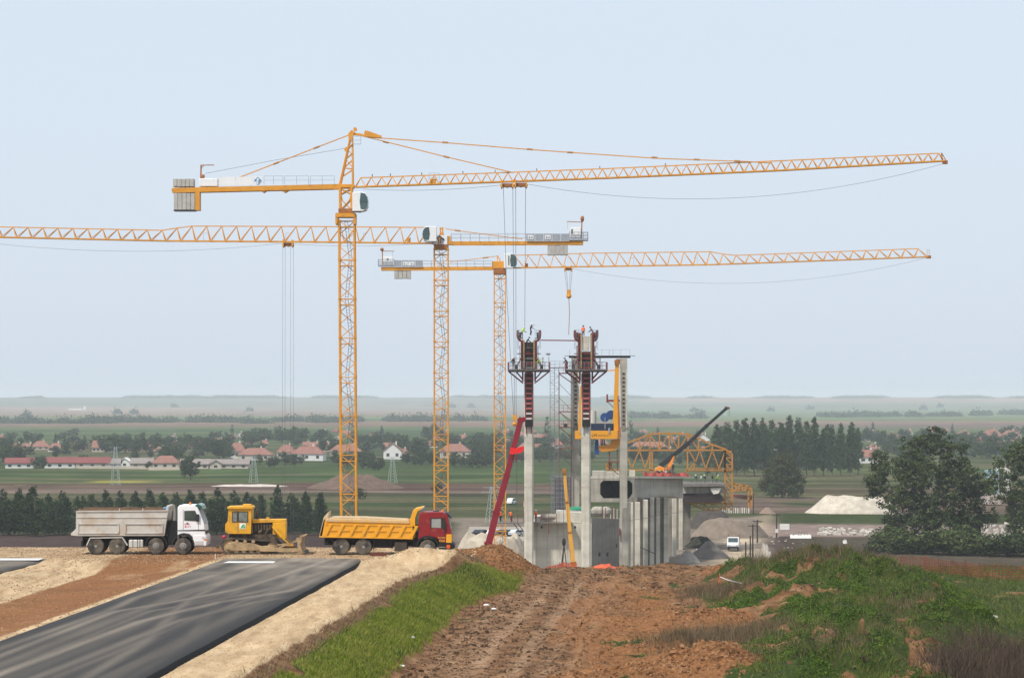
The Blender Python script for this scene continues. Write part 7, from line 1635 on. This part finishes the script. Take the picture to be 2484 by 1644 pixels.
# ------------------------------------------------------------------ vehicles, poles, boards in the yard
def small_vehicle(name, label, px, row, mat, rz, cat='car', pick=False):
    d = 200100/(row-HY); z = VZ+.0; t = thing(name, label, cat, (gx(px,d),d,z), rz)
    if pick:
        b = MB(); b.prism([(-2.3,.45),(2.4,.45),(2.45,1.0),(1.5,1.15),(1.0,1.95),(-.1,1.98),(-.25,1.15),(-2.3,1.1)], -.95, .95); bo = b.build('body', mat, t, bevel=.08)
        b = MB(); b.prism([(1.42,1.2),(1.47,1.2),(1.05,1.9),(1.0,1.88)], -.82, .82); b.build('windscreen', CGLASS, bo)
        for s in (-1,1):
            b = MB(); b.prism([(.05,1.2),(1.2,1.2),(.92,1.82),(.05,1.85)], s*.94, s*.97); b.build('side_window', CGLASS, bo); b = MB(); b.bb(2.40,2.47,s*.55,s*.85,.72,.92); b.build('headlight', HEADL, bo)
            b = MB(); b.bb(-2.2,-.4,s*.9,s*.94,1.95,2.45); b.build('rack', FRED, t)
            for x in (-2.2,-.4): b = MB(); b.bb(x,x+.08,s*.88,s*.94,1.1,2.0); b.build('rack_post', FRED, t)
        b = MB(); b.bb(2.42,2.5,-.9,.9,.35,.66); b.build('bumper', BLKP, bo)
    else:
        b = MB(); b.prism([(-2.1,.35),(2.1,.35),(2.15,.75),(1.2,.92),(.6,1.42),(-1.2,1.42),(-1.75,.95),(-2.1,.9)], -.85, .85); bo = b.build('body', mat, t, bevel=.08)
        for s in (-1,1): b = MB(); b.prism([(-1.5,.95),(1.0,.95),(.52,1.34),(-1.1,1.34)], s*.84, s*.87); b.build('side_window', CGLASS, bo)
    for x in (-1.35,1.4):
        for s in (-1,1): b = MB(); b.tube((x,s*.8-.1,.33),(x,s*.8+.1,.33),.34 if not pick else .38,14); b.build('wheel', TYRE, t)
    return t
small_vehicle('pickup_truck', 'white pickup truck with red rack facing the camera on the pale haul track', 1779, 1333, TWHITE, -math.pi/2-.12, 'pickup', True).scale = (1.15,1.15,1.25)
for px,mt,rz,lab in ((1168,paint('car_dark',(0.012,0.014,0.022),.25),.75,'dark blue car left of the crimson boom on the gravel bank'),(1199,TWHITE,1.1,'white car just right of the crimson boom on the gravel bank'),(1228,paint('car_dark',(0.012,0.014,0.022)),.8,'dark car behind the far crane mast on the gravel bank'),(1256,paint('car_silver',(0.5,0.52,0.54),.3),.8,'silver car left of the front tower leg on the gravel bank')):
    t = small_vehicle('parked_car', lab, px, 1304, mt, rz); t.location.z = fz(1300,t.location.y); 
b = MB(); b.bb(gx(1130,590),gx(1290,590),575,640,VZ-.5,fz(1300,595)); tag(b.build('parking_terrace', paint('terrace_gravel',(.30,.26,.21),.95,var=.2,scale=.3)), kind='structure')
small_vehicle('site_van', 'small white van on the far track right of the far crane mast', 1241, 1224, TWHITE, 1.2, 'van').scale = (.9,.9,1.3)
POLE = paint('pole_dark', (0.035,0.03,0.028), .9, var=.2)
for i,(px,yt,yb) in enumerate(((1809,1314,1358),(1820,1298,1352),(1826,1271,1350),(1837,1260,1316),(1884,1245,1303),(1827.5,1196,1250))):
    d = 200100/(max(yb,1250)-HY) if yb > 1300 else 200100/(yb-HY); t = thing('utility_pole', f'dark wooden pole beside the haul track, {["shortest and nearest","second nearest","tallest near the pickup","just behind the tallest one","standing apart to the right","with cross-arms beside the far gantry"][i]}', 'pole', (gx(px,d),d,VZ), 0, 'poles along the haul track')
    H = (yb-yt)*d/F; b = MB(); b.tube((0,0,-.3),(0,0,H),.16,8,.12); b.build('pole', POLE, t)
    if i in (2,3,4,5): b = MB(); b.bar((-.9,0,H-.3),(.9,0,H-.3),.14); b.build('cross_arm', POLE, t)
    if i == 4: b = MB(); b.bb(-.3,.3,-.25,-.15,1.0,1.8); b.build('notice_board', WALLW, t)
d = 200100/(1290-HY); b = MB(); b.bb(gx(1892,d),gx(1915,d),d,d+.2,VZ+.5,VZ+1.8); tag(b.build('site_board', WALLW), 'low pale board standing beside the apart pole', 'board')
d = 600.0; b = MB(); rect(b,1269.5,1273.5,1215,1229,d,.2); rect(b,1271,1272,1229,1250,d,.2); tag(b.build('warning_sign', paint('sign_red_white',(.6,.25,.25),.6,var=.6,scale=1.2)), 'small red and white warning sign left of the front tower leg', 'sign')
d = 700.0; S2 = thing('scaffold_block', 'grey scaffolded concrete block behind the yellow boom, left of the rear column', 'scaffold', (gx(1364,d),d,VZ))
b = MB(); rect(b,1344,1388,1156,1260,d,6); b.build('core', paint('scaffold_core',(.13,.135,.14),.9,var=.3,scale=.4), S2, True)
for x in range(1338,1392,6): b = MB(); pl(b,(x,1146),(x,1256),d,.14,-3.3); b.build('standard', SCAF, S2, True)
for y in range(1150,1256,11): b = MB(); pl(b,(1338,y),(1390,y),d,.12,-3.3); b.build('ledger', SCAF, S2, True)
# ------------------------------------------------------------------ growth and litter on the near ground
from bisect import bisect
GB = leafmat('grass_blades', [(0.045,0.078,0.007),(0.115,0.170,0.010),(0.190,0.240,0.018),(0.26,0.26,0.05)], 0.5, .3)
WEED = leafmat('weed_leaves', [(0.009,0.021,0.003),(0.027,0.060,0.005),(0.062,0.122,0.009),(0.125,0.190,0.020)], 0.8, .3)
DRY = leafmat('dry_stalks', [(0.060,0.040,0.022),(0.130,0.090,0.050),(0.23,0.17,0.10)], 0.7, .15, .9)
FIELDG = leafmat('field_grass', [(0.030,0.040,0.011),(0.058,0.070,0.020),(0.098,0.102,0.032),(0.16,0.145,0.06)], 0.25, .3)
fr = np.random.default_rng(99)
def zat(x, y): return near_height(x, y)[0]
def grid_at(arr, x, y):
    i = np.clip(np.searchsorted(ys_n, y)-1, 0, len(ys_n)-2); j = np.clip(np.searchsorted(xs_n, x)-1, 0, len(xs_n)-2); return arr[i, j]
xs_n = NX[0]; ys_n = NY[:,0]
def blades(x, y, h, w, lean, rng, z=None):
    n = len(x); z = zat(x,y) if z is None else z; a = rng.random(n)*6.283; l = rng.normal(size=(n,2))*lean[...,None] if hasattr(lean,'shape') else rng.normal(size=(n,2))*lean
    base = np.stack([x,y,z-.03],1); side = np.stack([np.cos(a),np.sin(a),0*a],1)*(w/2)[:,None]; tip = base+np.stack([l[:,0]*h,l[:,1]*h,h],1)
    return np.stack([base-side, base+side, tip+side*.25, tip-side*.25],1)
def pick(n, x0, x1, y0, y1, mask, thr=0.0, power=1.0):
    """random points inside a mask, denser where it is strong"""
    X = fr.uniform(x0,x1,n*6); Y = fr.uniform(y0,y1,n*6); m = grid_at(mask,X,Y); keep = (m > thr) & (fr.random(n*6) < np.clip(m,0,1)**power); return X[keep][:n], Y[keep][:n]
# short grass on the embankment face
patch = fbm(NX*0.9, NY*0.5, 3, 131)
mask = slope_g*(1-sstep(.25,.5,heap))*sstep(.26,.44,patch+.16)
x, y = pick(90000, -14, 4, 90, 206, mask, .15)
h = fr.uniform(.07,.22,len(x))*(0.7+.6*fbm(x*.8,y*.5,2,133)); q = blades(x, y, h, fr.uniform(.025,.06,len(x)), .5, fr)
tag(link('bank_grass', quads_mesh('bank_grass', q, GB)), 'fresh green grass on the slope below the sandy verge', None, None, 'stuff')
# dead roots and dark tufts hanging at the crest
mask = np.exp(-((NK-0.12)/0.09)**2)*(NY < 200)*(NK > .015)
x, y = pick(16000, -16, 0, 90, 200, mask, .2)
q = blades(x, y, fr.uniform(.08,.34,len(x)), fr.uniform(.02,.05,len(x)), .9, fr); tag(link('crest_stubble', quads_mesh('crest_stubble', q, DRY)), 'dry brown stubble along the torn crest of the slope', None, None, 'stuff')
# weeds on the earth mounds: leafy cushions
gm = grass*sstep(.15,.5,NM)*right
gl = fbm(NX*.7, NY*.45, 3, 141)
humN = sstep(.50,.64,fbm(NX*.42+7,NY*.24,3,301))
x, y = pick(5600, 4, 46, 100, 212, gm*(.10+.9*humN)*sstep(.30,.46,gl+.05), .12)
cs = []; sz = []; nr_ = []
for cx_, cy_ in zip(x, y):
    r = fr.uniform(.16,.55)*(1.25 if cy_ < 150 else 1.0); n = int(26+95*r); v = fr.normal(size=(n,3)); v /= np.linalg.norm(v,axis=1,keepdims=True); v[:,2] = np.abs(v[:,2])
    nr_.append(v+np.array([0,0,.35])); p = v*r*fr.uniform(.6,1.05,(n,1))*np.array([1,1,.8]); p[:,0] += cx_; p[:,1] += cy_; cs.append(p); sz.append(np.full(n, fr.uniform(.045,.095)))
c = np.concatenate(cs); c[:,2] += zat(c[:,0],c[:,1]); q = orient_quads(c, np.concatenate(sz)[:,None], fr, .2, nrm=np.concatenate(nr_), spread=.5)
tag(link('mound_weeds', quads_mesh('mound_weeds', q, WEED)), 'dense leafy weeds growing over the earth mounds at right', None, None, 'stuff')
x, y = pick(70000, 4, 46, 100, 214, np.maximum(gm*(1-.6*humN), .4*grass*right)*sstep(.40,.56,gl+.08), .1)
q = blades(x, y, fr.uniform(.08,.38,len(x)), fr.uniform(.02,.05,len(x)), .55, fr); tag(link('mound_grass', quads_mesh('mound_grass', q, leafmat('mound_blades', [(0.026,0.048,0.006),(0.066,0.112,0.010),(0.118,0.172,0.018),(0.18,0.18,0.05)], 0.5, .25))), 'ragged grass between the weeds on the earth mounds', None, None, 'stuff')
# bleached stalks in drifts
def drift(n, spots, hmin, hmax):
    X, Y = [], []
    for px, d, sx, sy, k in spots:
        m = int(n*k); X.append(gx(px,d)+fr.normal(size=m)*sx); Y.append(d+fr.normal(size=m)*sy)
    x, y = np.concatenate(X), np.concatenate(Y); return x, y, fr.uniform(hmin,hmax,len(x))
x, y, h = drift(4200, [(1750,182,1.3,4,1.0),(1680,145,1.2,2,.6),(1990,192,2.2,3,.9),(1890,196,1.4,3,.5),(1800,150,1.4,3,.6),(2130,184,1.6,4,.4),(2200,160,1.5,4,.4),(2080,140,1.6,3,.4),(1960,132,1.6,2,.3)], .25, .75)
q = blades(x, y, h, fr.uniform(.015,.035,len(x)), .35, fr); tag(link('dry_grass', quads_mesh('dry_grass', q, DRY)), 'bleached dry stalks standing in drifts among the green mounds', None, None, 'stuff')
# bare twiggy scrub in the lower right corner
TWIG = paint('bare_twigs', (0.075,0.050,0.034), .95, var=.35, scale=2)
x, y, h = drift(3600, [(2420,124,1.4,3,1.0),(2460,133,1.2,3,.7),(2350,121,.8,2,.35),(2480,118,1.0,2,.6)], .5, 1.7)
q = blades(x, y, h, fr.uniform(.018,.04,len(x)), .45, fr); tag(link('bare_scrub', quads_mesh('bare_scrub', q, TWIG)), 'bare brown twiggy scrub in the lower right corner', None, None, 'stuff')
# meadow at the far right and tufts on the mud
x, y = pick(42000, 12, 60, 110, 221, grass*sstep(15,20,NX-0.03*(NY-130)), .2)
q = blades(x, y, fr.uniform(.08,.26,len(x)), fr.uniform(.03,.07,len(x)), .6, fr); tag(link('meadow_grass', quads_mesh('meadow_grass', q, FIELDG)), 'yellowish meadow grass at the far right', None, None, 'stuff')
x, y = pick(14000, -12, 12, 100, 219, grass*sstep(.9,1,NK)*(1-right), .25)
q = blades(x, y, fr.uniform(.05,.16,len(x)), fr.uniform(.03,.06,len(x)), .7, fr); tag(link('track_grass', quads_mesh('track_grass', q, GB)), 'thin grass patches on the muddy track', None, None, 'stuff')
# clods and stones
def stones(name, label, x, y, s, mat, flatten=.6, sink=.2):
    n = len(x); z = zat(x,y); base = np.array([(-1,-1,-1),(1,-1,-1),(1,1,-1),(-1,1,-1),(-.7,-.6,.9),(.6,-.7,1),(.7,.6,.8),(-.6,.7,1)])
    a = fr.random(n)*6.283; ca, sa = np.cos(a), np.sin(a); jit = base[None]+fr.normal(size=(n,8,3))*.22
    px = (jit[:,:,0]*ca[:,None]-jit[:,:,1]*sa[:,None])*s[:,None]*.5; py = (jit[:,:,0]*sa[:,None]+jit[:,:,1]*ca[:,None])*s[:,None]*.5*fr.uniform(.6,1,(n,1)); pz = jit[:,:,2]*s[:,None]*.5*flatten
    V = np.stack([px+x[:,None], py+y[:,None], pz+z[:,None]+s[:,None]*(.5*flatten-sink)],-1)
    F_ = np.array([(4,5,6,7),(0,1,5,4),(1,2,6,5),(2,3,7,6),(3,0,4,7)]); q = V[:,F_].reshape(-1,4,3)
    return tag(link(name, quads_mesh(name, q, mat)), label, None, None, 'stuff')
def soil_mat(name, stops):
    m, t, b = nt(name); g_ = t.nodes.new('ShaderNodeNewGeometry'); n = noise_col(t, .6, 5); a = t.nodes.new('ShaderNodeMath'); a.operation = 'MULTIPLY_ADD'; a.inputs[1].default_value = .5
    t.links.new(g_.outputs['Random Per Island'], a.inputs[0]); t.links.new(n.outputs['Fac'], a.inputs[2]); r = ramp(t, a.outputs[0], stops); t.links.new(r.outputs['Color'], b.inputs['Base Color']); b.inputs['Roughness'].default_value = .95; b.inputs['Specular IOR Level'].default_value = .1; return m
mm = sstep(.92,1,NK)*(1-.8*right)*(1-.7*rut)*(NY < 222)
x, y = pick(17000, -12, 22, 98, 221, mm, .1); k = grid_at(orange,x,y) > .35
s_ = fr.uniform(.04,.13,len(x))*(1+1.2*(fr.random(len(x)) > .93))
stones('mud_clods', 'dark clods of mud on the churned track', x[~k], y[~k], s_[~k], soil_mat('mud_clod', [(.4,(.030,.018,.011)),(.7,(.085,.050,.028)),(1.0,(.20,.13,.08))]))
stones('orange_clods', 'orange clods on the dug earth', x[k], y[k], s_[k], soil_mat('orange_clod', [(.4,(.08,.034,.014)),(.7,(.19,.088,.036)),(1.0,(.34,.19,.095))]))
hh = np.maximum(sstep(.2,.5,heap), sstep(.25,.6,NS)); x, y = pick(16000, -8, 22, 100, 215, hh, .15)
stones('heap_clods', 'loose orange clods on the soil heaps', x, y, fr.uniform(.05,.20,len(x)), soil_mat('heap_clod', [(.4,(.08,.034,.014)),(.7,(.20,.092,.038)),(1.0,(.34,.19,.095))]))
ms = sand*(1-sstep(.0,.1,NK))*(NU > -20)*(NU < -13); x, y = pick(7000, -16, 0, 95, 200, ms, .3)
stones('verge_gravel', 'small stones strewn over the sandy verge', x, y, fr.uniform(.02,.07,len(x)), soil_mat('verge_stone', [(.4,(.32,.22,.125)),(.8,(.44,.32,.19)),(1.1,(.54,.42,.28))]))
ms = (NU < -29.6)*(NU > -40.5)*1.0*(NY < 205); x, y = pick(3500, -48, -14, 110, 204, ms, .3)
stones('median_gravel', 'stones and clods on the orange earth between the carriageways', x, y, fr.uniform(.03,.10,len(x)), soil_mat('median_stone', [(.4,(.17,.08,.036)),(.8,(.30,.155,.072)),(1.1,(.40,.26,.15))]))
ms = (NY > 186)*(NY < 206)*(1-NK)*(NX > -50); x, y = pick(9000, -46, 0, 186, 206, ms, .3)
stones('haul_gravel', 'gravel on the haul road under the trucks', x, y, fr.uniform(.03,.10,len(x)), soil_mat('haul_stone', [(.4,(.13,.075,.04)),(.8,(.33,.22,.13)),(1.1,(.5,.40,.28))]))

# orange snow fence on the right and netting below the tower
NETB = paint('faded_netting', (0.20,0.060,0.026), .9, var=.35, scale=.8); NETO = paint('fresh_netting', (0.55,0.10,0.045), .9, var=.25, scale=1.2)
def net(name, label, pts, hgt, mat, step=.16, posts=2.2):
    """plastic mesh stretched between stakes; pts are ground points (x, y)"""
    t = thing(name, label, 'fence', (pts[0][0], pts[0][1], float(zat(np.array([pts[0][0]]),np.array([pts[0][1]]))[0])))
    L = [0]
    for a, c in zip(pts[:-1],pts[1:]): L.append(L[-1]+math.dist(a,c))
    n = int(L[-1]/step); s = np.linspace(0,L[-1],n); X = np.interp(s,L,[p[0] for p in pts]); Y = np.interp(s,L,[p[1] for p in pts]); Z = zat(X,Y); H = hgt*(.82+.3*fbm(s*.5,s*0,2,151)); b = MB()
    for i in range(n-1):
        b.bar((X[i],Y[i],Z[i]),(X[i]+.03*math.sin(i),Y[i],Z[i]+H[i]),.045)
        for f in np.linspace(.08,1,6): b.bar((X[i],Y[i],Z[i]+H[i]*f),(X[i+1],Y[i+1],Z[i+1]+H[i+1]*f),.04)
    b.build('netting', mat, t, True)
    for k in range(int(L[-1]/posts)+1):
        u = min(k*posts,L[-1]); x_, y_ = float(np.interp(u,L,[p[0] for p in pts])), float(np.interp(u,L,[p[1] for p in pts])); z_ = float(zat(np.array([x_]),np.array([y_]))[0])
        b = MB(); b.tube((x_,y_+.06,z_-.2),(x_,y_+.06,z_+hgt+.15),.03,6); b.build('stake', SCAFR, t, True)
    return t
net('safety_fence', 'sagging brown-orange mesh fence below the big right-hand trees', [(gx(2120,214),214),(gx(2240,212),212),(gx(2300,208),208),(gx(2380,203),203),(gx(2484,201),201),(gx(2600,201),201)], 1.05, NETB, .26)
net('safety_fence', 'low red-orange mesh fence at the foot of the tower legs', [(gx(1245,215),215),(gx(1310,217),217),(gx(1400,217.5),217.5)], .32, NETO, .2)
b = MB(); n = 26
for i in range(n):
    for j in range(6): pass
U, V = np.meshgrid(np.linspace(0,1,40), np.linspace(-1,1,12)); X = gx(1440,216)+U*(gx(1508,216)-gx(1440,216)); Y = 216+V*.8; Z = zat(X,Y)+(1-V**2)*(.05+.26*np.exp(-((U-.35)/.3)**2))*(.2+1.6*fbm(X*3.1,Y*3.1,3,161))-.03
tag(link('safety_net', grid_mesh('safety_net', X, Y, Z, NETO)), 'crumpled heap of bright orange netting in front of the dark side wall', 'safety net')
# small things
STK = paint('stake_orange', (0.65,0.13,0.03), .7); 
S_ = thing('survey_stake', 'orange survey stake with white tape beside the weeds', 'stake', (gx(1746,190),190,float(zat(np.array([gx(1746,190)]),np.array([190.]))[0])))
b = MB(); b.tube((0,0,-.1),(0,0,1.0),.03,6); b.build('stake', STK, S_)
b = MB(); b.path([Vector((0,0,.75)),Vector((.5,0,.55)),Vector((1.0,-.1,.42)),Vector((1.5,-.2,.32))],.03,5); b.build('tape', WHITE, S_)
def ground_obj(px, py, z=MUD):
    d = gd(py, z); x = gx(px,d); return Vector((x,d,float(zat(np.array([x]),np.array([d]))[0])))
for i,(px,py,zg,s,lab) in enumerate(((1180,1453,-1.8,.16,'small white scrap at the foot of the grass bank'),(1198,1470,-2.0,.15,'white scrap just below another on the muddy edge'),(975,1612,-2,.13,'white scrap near the bottom of the grass bank'),(1000,1545,-1.6,.12,'pale scrap halfway up the grass bank'),(1083,1348,-.2,.42,'crumpled white sheet at the top of the grass bank'),(745,1442,-.35,.10,'white pebble-like scrap on the sandy verge by the asphalt edge'),(758,1436,-.35,.10,'second white scrap on the verge by the asphalt edge'),(2410,1516,-2.1,.22,'white scrap lying in the meadow at right'))):
    p = ground_obj(px,py,zg); b = MB(); b.ball(p+Vector((0,0,s*.3)), s, 6, sc=(1.2,.8,.5)); o = b.build('litter', WHITE); tag(o, lab, 'litter')
p = ground_obj(522,1358,-.1); b = MB(); b.tube(p,p+Vector((0,0,.36)),.02,6); tag(b.build('marker_post', WHITE), 'thin white marker post at the left corner of the asphalt', 'post')
p = ground_obj(930,1349,.0); b = MB(); b.box(p+Vector((-.4,1.0,.12)),(1.1,.5,.18)); tag(b.build('wheel_chock', paint('chock_red',(.12,.03,.02),.8)), 'dark red chock lying behind the rear wheels of the red truck', 'chock')
